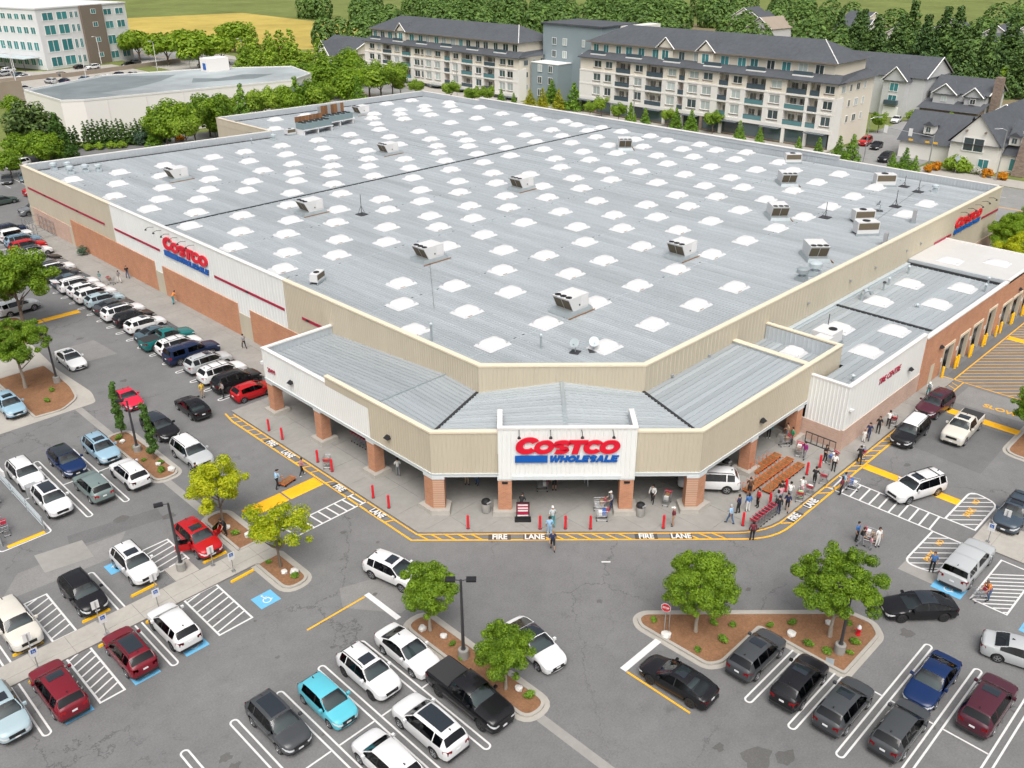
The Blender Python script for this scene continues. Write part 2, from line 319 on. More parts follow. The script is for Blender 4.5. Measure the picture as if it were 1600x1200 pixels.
# ------------------------------------------------------------------ pavement of concrete slabs in front of the warehouse
pave = [(-9.15, 33.8), (-9.15, 6.42)]+roundpoly([(9.32, -12.05)], [0])
fil = []
p0, p1, p2 = Vector((7.6, -10.33)), Vector((9.32, -12.05)), Vector((11.8, -12.05))
for k in range(7):
    t = k/6; fil.append(tuple(p0*(1-t)**2+p1*2*t*(1-t)+p2*t*t))
PAVE = ccw([(-9.15, 33.8), (-9.15, 6.42)]+fil+[(44.9, -12.05), (44.9, -9.0), (24.8, -9.0), (24.8, 2.0), (3.0, 12.5), (3.0, 112.0), (-3.1, 112.0), (-3.1, 33.8)])
sw = MB().prism(PAVE, -.05, .105).build('sidewalk', 'concrete_joint'); struct(sw)
def slabs(poly, step, z0, z1, parent, m, gap=.02, ox=0, oy=0, name='slab'):
    bm = bmesh.new(); f = bm.faces.new([bm.verts.new((p[0], p[1], 0)) for p in poly])
    xs = [p[0] for p in poly]; ys = [p[1] for p in poly]
    for ax, lo, hi, off in ((0, min(xs), max(xs), ox), (1, min(ys), max(ys), oy)):
        k = math.ceil((lo-off)/step)
        while off+k*step < hi:
            co = [0, 0, 0]; co[ax] = off+k*step; no = [0, 0, 0]; no[ax] = 1
            bmesh.ops.bisect_plane(bm, geom=bm.verts[:]+bm.edges[:]+bm.faces[:], plane_co=co, plane_no=no, dist=1e-4); k += 1
    n = 0
    for f in bm.faces:
        if f.calc_area() < .12: continue
        pts = offset(ccw([(v.co.x, v.co.y) for v in f.verts]), gap/2); jz = random.uniform(-.004, .004)
        MB().prism(pts, z0, z1+jz).build(name, m, parent); n += 1
    bm.free(); return n
n_sl = slabs(PAVE, 3.05, .1, .13, sw, 'concrete', ox=-9.15, oy=-12.05)

# kerbed planting islands
def island(name, poly, label=None, m='mulch', kw=.2, apron=True):
    poly = ccw(poly); inn = offset(poly, kw); mb = MB(); n = len(poly); z1 = .15
    for i in range(n):
        j = (i+1) % n
        mb.poly([(*poly[i], -.02), (*poly[j], -.02), (*poly[j], z1), (*poly[i], z1)]); mb.poly([(*poly[i], z1), (*poly[j], z1), (*inn[j], z1), (*inn[i], z1)]); mb.poly([(*inn[j], -.02), (*inn[i], -.02), (*inn[i], z1), (*inn[j], z1)])
    root = mb.build(name, 'concrete_pale'); struct(root)
    if apron:
        ap = offset(poly, -.32); mb = MB()
        for i in range(n):
            j = (i+1) % n; mb.poly([(*ap[i], .009), (*ap[j], .009), (*poly[j], .011), (*poly[i], .011)])
        mb.build('gutter_apron', 'concrete_pale', root)
    cx = sum(p[0] for p in inn)/n; cy = sum(p[1] for p in inn)/n; mb = MB()
    mb.poly([(*inn[i], .11) for i in range(n)])
    mb.build('mulch_bed', m, root)
    return root
island('planting_island', roundpoly([(-19.75, 27), (-17.6, 27), (-17.6, 37.35), (-19.75, 37.35)], .95))
island('planting_island', roundpoly([(-19.75, 13.95), (-17.75, 13.95), (-17.75, 19.6), (-19.75, 19.6)], [.1, .1, .95, .95]))
island('planting_island', roundpoly([(-19.75, 7.6), (-17.75, 7.6), (-17.75, 11.75), (-19.75, 11.75)], [.95, .95, .1, .1]))
island('planting_island', roundpoly([(-16.35, -11.9), (-14.45, -11.9), (-14.45, -.7), (-16.35, -.7)], .9))
island('planting_island', roundpoly([(-5.6, -11.6), (-5.5, -16.7), (-4.7, -17.25), (-.35, -17.25), (-.35, -23.05), (4.4, -23.05), (5.25, -22.2), (5.1, -20.6), (-4.4, -11.05), (-5.1, -11.0)], [.4, .4, .4, .1, .3, .4, .4, .4, .4, .4]))
island('planting_island', roundpoly([(33.7, -20.5), (33.7, -34), (46, -34), (46, -20.5)], 1.2))
island('planting_island', roundpoly([(-22.7, 45.7), (-20.2, 45.4), (-18.2, 46.9), (-17.6, 50), (-17.6, 57), (-22.7, 57)], [.3, .6, .9, .9, .5, .3]))
island('planting_island', roundpoly([(-23.5, 64), (-14.8, 64), (-14.8, 73.5), (-23.5, 73.5)], 1.2))
# raised concrete walk between the two accessible rows
WALK = [(-52, 11.95), (-19.75, 11.75), (-17.75, 11.75), (-17.75, 13.95), (-19.75, 13.95), (-52, 13.95)]
wk = MB().prism(ccw(WALK), -.03, .1).build('walkway', 'concrete_joint'); struct(wk)
slabs(ccw(WALK), 2.2, .09, .12, wk, 'concrete_pale', gap=.02, ox=-52, oy=10.4)
W2 = ccw([(18.6, -23.3), (22.6, -23.3), (22.6, -40), (18.6, -40)])
wk2 = MB().prism(W2, -.03, .1).build('walkway', 'concrete_joint'); struct(wk2); slabs(W2, 2.2, .09, .12, wk2, 'concrete_pale', ox=18.6, oy=-40)
o = MB().box(-24.6, -22.85, 13.95, 15.7, -.03, .16).build('lamp_plinth', 'concrete_pale'); struct(o)

# ------------------------------------------------------------------ painted markings
ZL = .014
def paint(mb, name, m): return mb.build(name, m, lot)
def ush(tip, d, length, gap=.44, w=.115, both=False):
    """long hairpin stall line: two strips joined by a half circle at the tip"""
    d = Vector(d).normalized(); n = Vector((-d.y, d.x)); t = Vector(tip); g = gap/2
    pts = [tuple(t+d*length+n*g)]
    for k in range(9):
        a = math.pi*k/8; pts.append(tuple(t+d*g+n*g*math.cos(a)-d*g*math.sin(a)))
    pts.append(tuple(t+d*length-n*g))
    if both:
        e = t+d*length
        for k in range(1, 9):
            a = math.pi*k/8; pts.append(tuple(e-n*g*math.cos(a)+d*g*math.sin(a)))
    paint(MB().strip(pts, w, ZL), 'stall_line', 'line_white')
ys_left = [34.0, 36.8, 39.6, 42.4, 45.5, 48.4, 51.4, 54.3, 57.1, 59.8, 62.3, 65.0, 67.8, 70.5, 73.1, 75.7, 78.3, 80.9, 83.5, 86.1, 88.7, 91.3, 93.9, 96.5, 99.1, 101.7, 104.3, 106.9]
for y in ys_left[1:]: ush((-8.85, y), (1, 0), 5.5)
for x in (-31.5, -28.4, -25.5, -22.6):
    if x in (-25.5, -22.6): ush((x, 26.2), (0, 1), 11.2, both=True)
for x in (-37.8, -34.9): ush((x, 26.2), (0, 1), 11.2, both=True)
paint(MB().strip([(-28.2, 32.25), (-25.75, 32.25)], .11, ZL), 'stall_line', 'line_white'); paint(MB().strip([(-25.25, 32.25), (-22.85, 32.25)], .11, ZL), 'stall_line', 'line_white'); paint(MB().strip([(-22.35, 32.25), (-19.9, 32.25)], .11, ZL), 'stall_line', 'line_white')
paint(MB().strip(roundpoly([(-28.35, 37.8), (-28.35, 26.3), (-32, 26.3), (-32, 37.8)], [0, .35, .35, 0]), .12, ZL), 'corral_outline', 'line_white')
for x in (-19.15, -22.15, -25.1, -28.1, -31.1): ush((x, .15), (0, -1), 11.6, both=True)
for x0, x1 in ((-18.9, -16.6), (-21.9, -19.4), (-24.85, -22.4), (-27.85, -25.35), (-30.85, -28.35)): paint(MB().strip([(x0, -5.65), (x1, -5.65)], .11, ZL), 'stall_line', 'line_white')
for y in (-19.95,): ush((-6.25, y), (1, 0), 5.7)
for y in (-22.75,): ush((-6.25, y), (1, 0), 5.7)
for y in (-25.6, -28.6, -31.6): ush((5.85, y), (-1, 0), 11.8, both=True)
for y0, y1 in ((-28.35, -25.85), (-31.35, -28.85), (-25.35, -23.2)): paint(MB().strip([(-.3, y0), (-.3, y1)], .11, ZL), 'stall_line', 'line_white')
for x, t in ((-28.4, 13.85), (-35.6, 13.85)): ush((x, 19.3), (0, -1), 5.3)
for x in (-28.3, -35.9): ush((x, 6.6), (0, 1), 5.25)
def hatch(x0, x1, y0, y1, n, slant, w=.13, axis='y'):
    mb = MB().strip([(x0, y0), (x1, y0), (x1, y1), (x0, y1)], w, ZL, closed=True)
    for k in range(n):
        if axis == 'y':
            a = y0+(y1-y0)*(k+.5)/n; b = a+slant
            p, q = (x0+w/2, a), (x1-w/2, b)
            if q[1] > y1-.05: t = (y1-.06-a)/(b-a); q = (x0+(x1-x0)*t, y1-.06)
            if q[1] < y0+.05: t = (y0+.06-a)/(b-a); q = (x0+(x1-x0)*t, y0+.06)
        else:
            a = x0+(x1-x0)*(k+.5)/n; b = a+slant; p, q = (a, y0+w/2), (b, y1-w/2)
            if q[0] > x1-.05: t = (x1-.06-a)/(b-a); q = (x1-.06, y0+(y1-y0)*t)
            if q[0] < x0+.05: t = (x0+.06-a)/(b-a); q = (x0+.06, y0+(y1-y0)*t)
        mb.strip([p, q], w*.9, ZL+.003)
    paint(mb, 'hatched_bay', 'line_white')
hatch(-32.85, -31.4, 14.05, 19.15, 7, .55); hatch(-32.85, -31.4, 6.85, 11.9, 8, .55); hatch(-25.1, -22.75, 7.05, 11.8, 7, .6); hatch(-22.7, -24.85, 15.85, 19.15, 5, -.4); hatch(12.2, 18.0, -28.05, -25.75, 11, -1.9, w=.12, axis='x')
hatch(-44.6, -42.6, 14.05, 19.15, 7, .55)
# blue accessible bays with the white wheelchair sign
def wheelchair(cx, cy, s, rz, par):
    mb = MB(); pts = lambda L_: [(p[0]*s, p[1]*s) for p in L_]
    mb.strip(pts([(-.05, .55), (0, .1), (.33, .1), (.45, -.35), (.62, -.3)]), .13*s, 0); mb.strip(pts([(0, .3), (.28, .3)]), .1*s, 0)
    mb.strip([(x*s, y*s) for x, y in arc(0.02, -.2, .42, 110, 335, 14)], .11*s, 0)
    mb.poly([(x*s, y*s, 0) for x, y in arc(-.06, .76, .12, 0, 330, 11)])
    o = mb.build('wheelchair_symbol', 'line_white', par, (cx, cy, ZL+.004), rz)
for x0, x1, y0, y1, rz in ((-27.5, -25.95, 6.75, 8.2, 0), (-30.8, -29.2, 6.7, 8.1, 0), (-34.9, -33.3, 6.6, 8.0, 0), (-21.9, -20.4, 7.3, 8.7, 0), (-27.4, -25.9, 18.0, 19.3, math.pi), (-21.9, -20.4, 17.9, 19.2, math.pi), (11.6, 12.9, -25.3, -23.3, -math.pi/2), (11.2, 12.4, -30.9, -29.1, -math.pi/2)):
    b = sheet('accessible_bay', [(x0, y0), (x1, y0), (x1, y1), (x0, y1)], ZL, 'line_blue', lot); wheelchair((x0+x1)/2, (y0+y1)/2, .62, rz, b)
# stop bars
for pts in ([(-16.25, .1), (-15.85, .1), (-15.85, 3.6), (-16.25, 3.6)], [(-9.35, -13.45), (-5.75, -13.45), (-5.75, -13.0), (-9.35, -13.0)]): sheet('stop_bar', pts, ZL, 'line_white', lot)
for a, b in (((-20.9, 3.45), (-16.3, 3.45)), ((-9.3, -13.5), (-9.3, -18.1))): paint(MB().strip([a, b], .13, ZL), 'lane_line', 'line_yellow')
sheet('road_mark', [(-2.2, -5.6), (-1.75, -6.05), (-1.65, -5.95), (-2.1, -5.5)], ZL, 'line_white', lot)
# crosswalks
def ladder(p0, p1, half, n, slant, name='crosswalk', m='line_white', w=.11):
    p0, p1 = Vector(p0), Vector(p1); d = (p1-p0).normalized(); nn = Vector((-d.y, d.x)); Ln = (p1-p0).length
    mb = MB().strip([tuple(p0+nn*half), tuple(p1+nn*half)], w, ZL).strip([tuple(p0-nn*half), tuple(p1-nn*half)], w, ZL)
    for k in range(n):
        t = Ln*(k+.5)/n; a = p0+d*t+nn*(half-w/2); b = p0+d*max(.05, min(Ln-.05, t+slant))-nn*(half-w/2); mb.strip([tuple(a), tuple(b)], w, ZL+.003)
    return paint(mb, name, m)
ladder((-9.25, 13.4), (-16.1, 13.4), .8, 9, .12, w=.14); ladder((19.2, -12.2), (19.2, -20.85), 1.1, 11, .1, w=.14)
def ovalbay(pts, words):
    mb = MB().strip(pts, .15, ZL, closed=True); xs = [p[0] for p in pts]
    x = min(xs)-1.8
    while x < max(xs):
        a, b = (x, -20.95), (x+1.9, -22.95); a2, b2 = Vector(a), Vector(b); inside = [a2.lerp(b2, t/24) for t in range(25)]
        ok = [q for q in inside if pin(q, pts)]
        if len(ok) > 4: mb.strip([tuple(ok[0]), tuple(ok[-1])], .1, ZL+.003)
        x += .82
    o = paint(mb, 'no_parking_bay', 'line_white')
    for txt, x, y, s in words:
        link('lettering', textmesh(txt, s, 'line_yellow', bold=.012, sx=.8), o, (x, y, ZL+.008))
def pin(q, poly):
    c = False
    for i in range(len(poly)):
        a, b = poly[i-1], poly[i]
        if (a[1] > q[1]) != (b[1] > q[1]) and q[0] < (b[0]-a[0])*(q[1]-a[1])/(b[1]-a[1])+a[0]: c = not c
    return c
ovalbay(roundpoly([(20.4, -20.85), (25.7, -20.85), (25.2, -23.05), (20.4, -23.05)], [0, .9, .9, 0]), [('NO', 24.3, -21.7, .6), ('PARK', 22.5, -21.9, .75)])
ovalbay(roundpoly([(12.9, -20.85), (18.05, -20.85), (18.05, -23.05), (13.2, -23.05)], [.9, 0, 0, .9]), [('NO', 17.0, -21.8, .6), ('PARK', 14.9, -22.0, .75)])
link('lettering', textmesh('SLOW', 1.0, 'line_yellow', bold=.02, sx=1.1), lot, (41.6, -17.6, ZL), -math.pi/2)
# low yellow speed humps
def hump(x0, x1, y0, y1):
    i = .18; MB().prism([(x0, y0), (x1, y0), (x1, y1), (x0, y1)], .002, .06, top=[(x0+i, y0+i), (x1-i, y0+i), (x1-i, y1-i), (x0+i, y1-i)]).build('speed_hump', 'line_yellow', lot)
hump(-13.3, -10.2, 17.15, 18.6); hump(-16.9, -13.45, 17.15, 18.6); hump(22.85, 23.8, -20.8, -13.05); hump(37.75, 38.8, -20.35, -14.1); hump(-13.1, -8.95, 69.4, 70.5); hump(-13.8, -13.2, 69.4, 70.5); hump(59.5, 60.6, -20, -12.1); hump(-31.4, -28.75, 26.45, 26.85)
# fire lane
def fire():
    outer = [(-9.75, 33.9), (-10.05, 32.0), (-10.05, 6.12)]+[(7.35, -11.35)]
    q0, q1, q2 = Vector((7.35, -11.35)), Vector((8.95, -12.95)), Vector((11.2, -12.95))
    for k in range(1, 7):
        t = k/6; outer.append(tuple(q0*(1-t)**2+q1*2*t*(1-t)+q2*t*t))
    outer += [(41.4, -12.95), (42.4, -12.2)]
    inner = [(-9.3, 33.2), (-9.3, 6.4), (7.5, -10.4)]
    q0, q1, q2 = Vector((7.5, -10.4)), Vector((9.3, -12.2)), Vector((11.8, -12.2))
    for k in range(1, 7):
        t = k/6; inner.append(tuple(q0*(1-t)**2+q1*2*t*(1-t)+q2*t*t))
    inner += [(41.4, -12.2)]
    paint(MB().strip(outer, .15, ZL), 'fire_lane_edge', 'line_yellow'); paint(MB().strip(inner, .12, ZL), 'fire_lane_edge', 'line_yellow')
    mb = MB()
    skipL = [(22.4, 27.0), (12.4, 16.7), (9.7, 11.7), (17.2, 18.7)]
    for k in range(22):
        y = 32.6-1.12*k
        if y < 7 or any(a < y < b for a, b in skipL): continue
        mb.strip([(-9.33, y), (-10.0, y+.25)], .12, ZL+.003)
    skipC = [(-5.8, -1.2), (5.0, 9.6)]           # along the chamfer, metres right of its middle
    s = -10.6
    while s < 11.5:
        if not any(a < s+.6 < b for a, b in skipC):
            cx, cy = -1.705+(s-.45)/2**.5, -1.705-(s-.45)/2**.5; e = .25
            mb.strip([(cx+e, cy+e), (cx-e+.9/2**.5, cy-e-.9/2**.5)], .12, ZL+.003)
        s += 1.0
    x = 11.0
    while x < 41:
        if not (11.4 < x < 16.1) and not (18.0 < x < 20.5): mb.strip([(x, -12.22), (x+.75, -12.9)], .12, ZL+.003)
        x += 1.15
    paint(mb, 'fire_lane_bars', 'line_yellow')
    def word(t, x, y, rz):
        b = MB().box(-.84, .84, -.34, .34, 0, .002).build('lettering_box', 'line_box', lot, (x, y, ZL+.001), rz)
        link('lettering', textmesh(t, .86, 'line_white', bold=.03, sx=.72), b, (0, 0, .006))
    for px, t in ((-4.9, 'FIRE'), (-2.3, 'LANE'), (6.0, 'FIRE'), (8.6, 'LANE')):
        word(t, -1.73+px/2**.5, -1.73-px/2**.5, R(-45))
    for y, t in ((25.95, 'FIRE'), (23.35, 'LANE'), (15.75, 'FIRE'), (10.7, 'LANE')): word(t, -9.68, y, R(-90))
    for x, t in ((12.5, 'FIRE'), (15.1, 'LANE')): word(t, x, -12.57, 0)
fire()
# yellow hatched keep-clear area in front of the tyre bays
mb = MB().strip([(42.3, -11.95), (95, -11.95)], .12, ZL).strip([(45.2, -10.7), (45.1, -24)], .11, ZL).strip([(41.6, -12.9), (45.1, -12.9)], .1, ZL)
for k in range(46):
    s = -8+k*1.0; x0 = 45.2+s; y0 = -12.05
    if x0 < 45.2: y0 -= (45.2-x0); x0 = 45.2
    ln = 9.5 if x0 < 60 else 12
    if y0 < -20: continue
    mb.strip([(x0, y0), (x0+ln/1.41, y0-ln/1.41)], .08, ZL+.003)
for x in (42.8, 43.6, 44.4): mb.strip([(x, -12.0), (x-.5, -12.85)], .08, ZL+.003)
paint(mb, 'keep_clear_hatching', 'line_yellow')
# left rear lot stalls
for k in range(14): paint(MB().strip([(-24+2.75*k, 138.5), (-24+2.75*k, 146.5)], .11, ZL), 'stall_line', 'line_white')
# ------------------------------------------------------------------ the warehouse
HP = 9.25; DECK = 8.15
wh = thing('warehouse', 'large tan and white warehouse store with grey metal roof and white skylights', 'store')
def ribwall(p0, p1, z0, z1, pitch=.3, depth=.022, mb=None, z1b=None):
    """vertical corrugated sheet from p0 to p1, facing right of the direction; z1b is the top at p1"""
    mb = mb or MB(); a, b = Vector(p0), Vector(p1); d = b-a; n = max(1, round(d.length/pitch)); d = d/n; nn = Vector((d.y, -d.x)).normalized()*depth; pts = []; ts = []
    for k in range(n):
        for t, o in ((0, 0), (.62, 0), (.70, 1), (.92, 1)): pts.append(a+d*(k+t)+nn*o); ts.append((k+t)/n)
    pts.append(b); ts.append(1)
    z1b = z1 if z1b is None else z1b
    vs = [(p.x, p.y, z0) for p in pts]+[(p.x, p.y, z1+(z1b-z1)*t) for p, t in zip(pts, ts)]; N = len(pts)
    mb.raw(vs, [(i, i+1, N+i+1, N+i) for i in range(N-1)]); return mb
def coping(pts, z, w, m, parent, h=.14, out=.06, side=1):
    """cap along a polyline, w wide to the inner (left) side"""
    P = [Vector(p) for p in pts]; n = len(P); O_ = []; I_ = []
    for i in range(n):
        d1 = (P[i]-P[i-1]).normalized() if i else (P[1]-P[0]).normalized(); d2 = (P[i+1]-P[i]).normalized() if i < n-1 else d1
        n1 = Vector((-d1.y, d1.x)); n2 = Vector((-d2.y, d2.x)); nn = (n1+n2).normalized(); c = nn.dot(n1)
        O_.append(P[i]-nn*out/c); I_.append(P[i]+nn*w/c)
    mb = MB()
    for i in range(n-1):
        vs = []
        for zz in (z-h, z):
            for q in (O_[i], O_[i+1], I_[i+1], I_[i]): vs.append((q.x, q.y, zz))
        mb.raw(vs, [(3, 2, 1, 0), (4, 5, 6, 7), (0, 1, 5, 4), (1, 2, 6, 5), (2, 3, 7, 6), (3, 0, 4, 7)])
    return mb.build('coping', m, parent)
X0, Y0 = .9, .7
BACK = [(X0, 112.0), (41.5, 107.6), (41.5, 126.7), (90.0, 123.5)]
# left wall, seen from the parked row (direction towards +y keeps the outside on the left, so run it towards -y)
def lwall(name, y1, y0, z0, z1, m, pitch=.6, x=X0):
    return ribwall((x, y1), (x, y0), z0, z1, pitch, .03).build(name, m, wh)
lwall('wall_panel', 112, 80.2, 2.9, HP-.1, 'tan_metal'); lwall('wall_panel', 80.2, 39, 2.9, HP-.1, 'white_metal'); lwall('wall_panel', 39, 10.2, 0, HP-.1, 'tan_metal', .3)
for y1, y0, z, m in ((110.6, 96.6, 2.95, 'brick_pink'), (95.4, 69.2, 4.05, 'brick'), (67.0, 49.1, 3.95, 'brick'), (46.5, 31.5, 3.9, 'brick')):
    MB().box(X0-.12, X0+.02, y0, y1, .1, z).build('brick_panel', m, wh)
for y1, y0, z, m in ((112.0, 110.6, 2.9, 'tan_metal'), (96.6, 95.4, 2.9, 'tan_metal'), (69.2, 67.0, 2.9, 'tan_metal'), (49.1, 46.5, 2.9, 'tan_metal'), (46.5, 39, 2.9, 'tan_metal')):
    MB().box(X0-.07, X0+.03, y0+.01, y1-.01, .1, z).build('wall_pier', m, wh)
for y1, y0 in ((110.6, 82.9), (79.8, 66.9), (53.6, 39.2), (36.0, 31.4)): MB().box(X0-.07, X0-.035, y0, y1, 5.8, 6.1).build('red_stripe', 'crimson', wh)
for y in (104, 92, 74, 46.5, 35): MB().box(X0-.12, X0-.075, y-.25, y+.25, 5.86, 6.04).build('stripe_lamp', 'black', wh)
# chamfered front and right wall
ribwall((X0, 10.2), (10.4, Y0), 3.0, HP-.1, .3).build('wall_panel', 'tan_metal', wh)
ribwall((10.4, Y0), (90, Y0), 2.0, HP-.1, .6, .025).build('wall_panel', 'tan_metal', wh)
MB().box(72, 90, Y0-.1, Y0-.03, 0, 2.6).build('brick_panel', 'brick_pink', wh); MB().box(71.2, 76, Y0-.16, Y0-.11, 0, 4.6).build('brick_panel', 'brick', wh)
for x0, x1 in ((68.4, 73.6), (83.9, 90)): MB().box(x0, x1, Y0-.08, Y0-.04, 5.85, 6.15).build('red_stripe', 'crimson', wh)
for x in (14, 19.5, 30, 37, 46, 52, 60, 64): MB().box(x-.12, x+.12, Y0-.2, Y0-.03, 7.0, 7.2).build('wall_lamp', 'grey_paint', wh)
# back walls (outer faces) and grey inner parapets
mb = MB()
for a, b in zip(BACK, BACK[1:]): mb.poly([(*b, 0), (*a, 0), (*a, HP), (*b, HP)])
mb.poly([(90, Y0, 0), (90, 123.5, 0), (90, 123.5, HP), (90, Y0, HP)]); mb.build('rear_wall', 'tan_metal', wh)
ribwall((41.5-.01, 126.7), (41.5-.01, 107.6), DECK-.3, HP, .6).build('wall_panel', 'tan_metal', wh)
inr = lambda a, b, z: ribwall(a, b, DECK-.05, z, .45, .03)
inr((X0+.35, 111.5), (41.9, 107.1), HP-.1).build('parapet_lining', 'parapet_grey', wh); inr((41.9, 126.3), (89.6, 123.0), HP-.1).build('parapet_lining', 'parapet_grey', wh)
for y1, y0, zt in ((123.2, 104.3, HP-.1), (104.3, 24.4, HP+.45), (24.4, Y0+.3, HP-.1)): inr((89.6, y1), (89.6, y0), zt).build('parapet_lining', 'parapet_grey', wh)
MB().box(89.5, 90.05, 24.4, 104.3, HP-.1, HP+.45).build('parapet_raise', 'parapet_grey', wh)
MB().box(89.4, 90.1, 24.3, 104.4, HP+.45, HP+.56).build('coping', 'coping_white', wh)
coping([(90, Y0), (90, 24.3)], HP, .4, 'coping_white', wh); coping([(90, 104.4), (90, 123.5)], HP, .4, 'coping_white', wh)
coping([(90, 123.5), (41.5, 126.7)], HP, .4, 'coping_white', wh); coping([(41.5, 107.6), (X0, 112)], HP, .4, 'coping_white', wh); coping([(41.5, 126.7), (41.5, 107.6)], HP, .4, 'coping_tan', wh)
coping([(X0, 112), (X0, 80.2)], HP, .45, 'coping_tan', wh); coping([(X0, 80.2), (X0, 39)], HP+.003, .45, 'coping_white', wh)
coping([(X0, 39), (X0, 10.2), (10.4, Y0), (90, Y0)], HP, .45, 'coping_tan', wh)
mb = MB()
for a, b in (((X0+.4, 10.4), (X0+.4, 111.4)), ((10.55, Y0+.4), (X0+.4, 10.5)), ((89.5, Y0+.4), (10.5, Y0+.4))): mb.poly([(*b, DECK-.1), (*a, DECK-.1), (*a, HP-.1), (*b, HP-.1)])
mb.build('parapet_lining', 'parapet_grey', wh)
# gutter along the rear of the roof
for a, b in (((1.6, 111.2), (41.6, 106.8)), ((42.2, 125.9), (89.2, 122.6))):
    d = Vector(b)-Vector(a); MB().box(0, d.length, -.35, 0, DECK+.02, DECK+.10).build('roof_gutter', 'roof_black', wh, (*a, 0), math.atan2(d.y, d.x))
# standing-seam roof sheets, laid along y, in two lengths either side of the joint at y = 68.9
def yback(x): return 111.2-(x-1.6)*.11 if x < 41.8 else 126.2-(x-42)*.068
def yfront(x): return Y0+.42 if x > 10.6 else 11.35-x+.35
PW = 1.1; nP = int((89.4-1.35)/PW); half = {}
for k in range(nP):
    xa = 1.35+k*PW; xb = xa+PW
    for lo, hi in (((yfront(xa), yfront(xb)), (68.7, 68.7)), ((69.0, 69.0), (yback(xa), yback(xb)))):
        mb = MB(); z = DECK
        sec = [(xa, z), (xa+.34, z), (xa+.36, z+.025), (xa+.40, z+.025), (xa+.42, z), (xa+.68, z), (xa+.70, z+.025), (xa+.74, z+.025), (xa+.76, z), (xb-.16, z), (xb-.12, z+.06), (xb-.04, z+.06), (xb, z)]
        for (x1, z1), (x2, z2) in zip(sec, sec[1:]):
            f = lambda e, x: e[0]+(e[1]-e[0])*(x-xa)/PW
            mb.poly([(x1, f(lo, x1), z1), (x2, f(lo, x2), z2), (x2, f(hi, x2), z2), (x1, f(hi, x1), z1)])
        mb.build('roof_panel', 'metal_roof', wh)
MB().box(1.3, 89.5, 68.68, 69.02, DECK, DECK+.13).build('roof_joint', 'roof_black', wh); MB().box(1.3, 89.5, 68.74, 68.96, DECK+.13, DECK+.16).build('roof_joint_cap', 'galv', wh)
# overlaps of the sheets, each with its row of dark fixings
for y in (13.6, 27.8, 41.5, 55.2, 82.8, 96.2):
    mb = MB(); rq = random.Random(int(y)); MB().box(1.5, 89.3, y-.03, y+.03, DECK+.002, DECK+.012).build('sheet_overlap', 'galv_pale', wh)
    for k in range(nP):
        if rq.random() < .42: mb.box(1.35+k*PW+.5, 1.35+k*PW+.78, y+.1, y+.2, DECK+.005, DECK+.03)
    stuff(mb.build('fixings', 'dark_metal', wh))
# white skylights
mat('curb_white', (.58, .59, .60), .6); mb = MB(); mb.prism([(-1.3, -1.08), (1.3, -1.08), (1.3, 1.08), (-1.3, 1.08)], 0, .2, top=[(-1.14, -.92), (1.14, -.92), (1.14, .92), (-1.14, .92)]); me_curb = mb.mesh('skylight_curb', 'curb_white')
def domemesh():
    nx, ny = 10, 8; V = []; F = []
    for j in range(ny+1):
        for i in range(nx+1):
            u, v = 2*i/nx-1, 2*j/ny-1; V.append((u*1.05, v*.84, .2+.36*((1-abs(u)**5)*(1-abs(v)**5))**.6))
    for j in range(ny):
        for i in range(nx): a = j*(nx+1)+i; F.append((a, a+1, a+nx+2, a+nx+1))
    return MB().raw(V, F).mesh('skylight', 'skylight_white', 50)
mb = MB(); mb.prism([(-1.08, -.86), (1.08, -.86), (1.08, .86), (-1.08, .86)], .16, .28, top=[(-1.0, -.78), (1.0, -.78), (1.0, .78), (-1.0, .78)])
mb.prism([(-.92, -.7), (.92, -.7), (.92, .7), (-.92, .7)], .28, .46, top=[(-.7, -.48), (.7, -.48), (.7, .48), (-.7, .48)]); me_dome = domemesh()
me_clip = MB().box(-.9, -.3, -1.04, -.98, .02, .1).mesh('skylight_clip', 'rust')
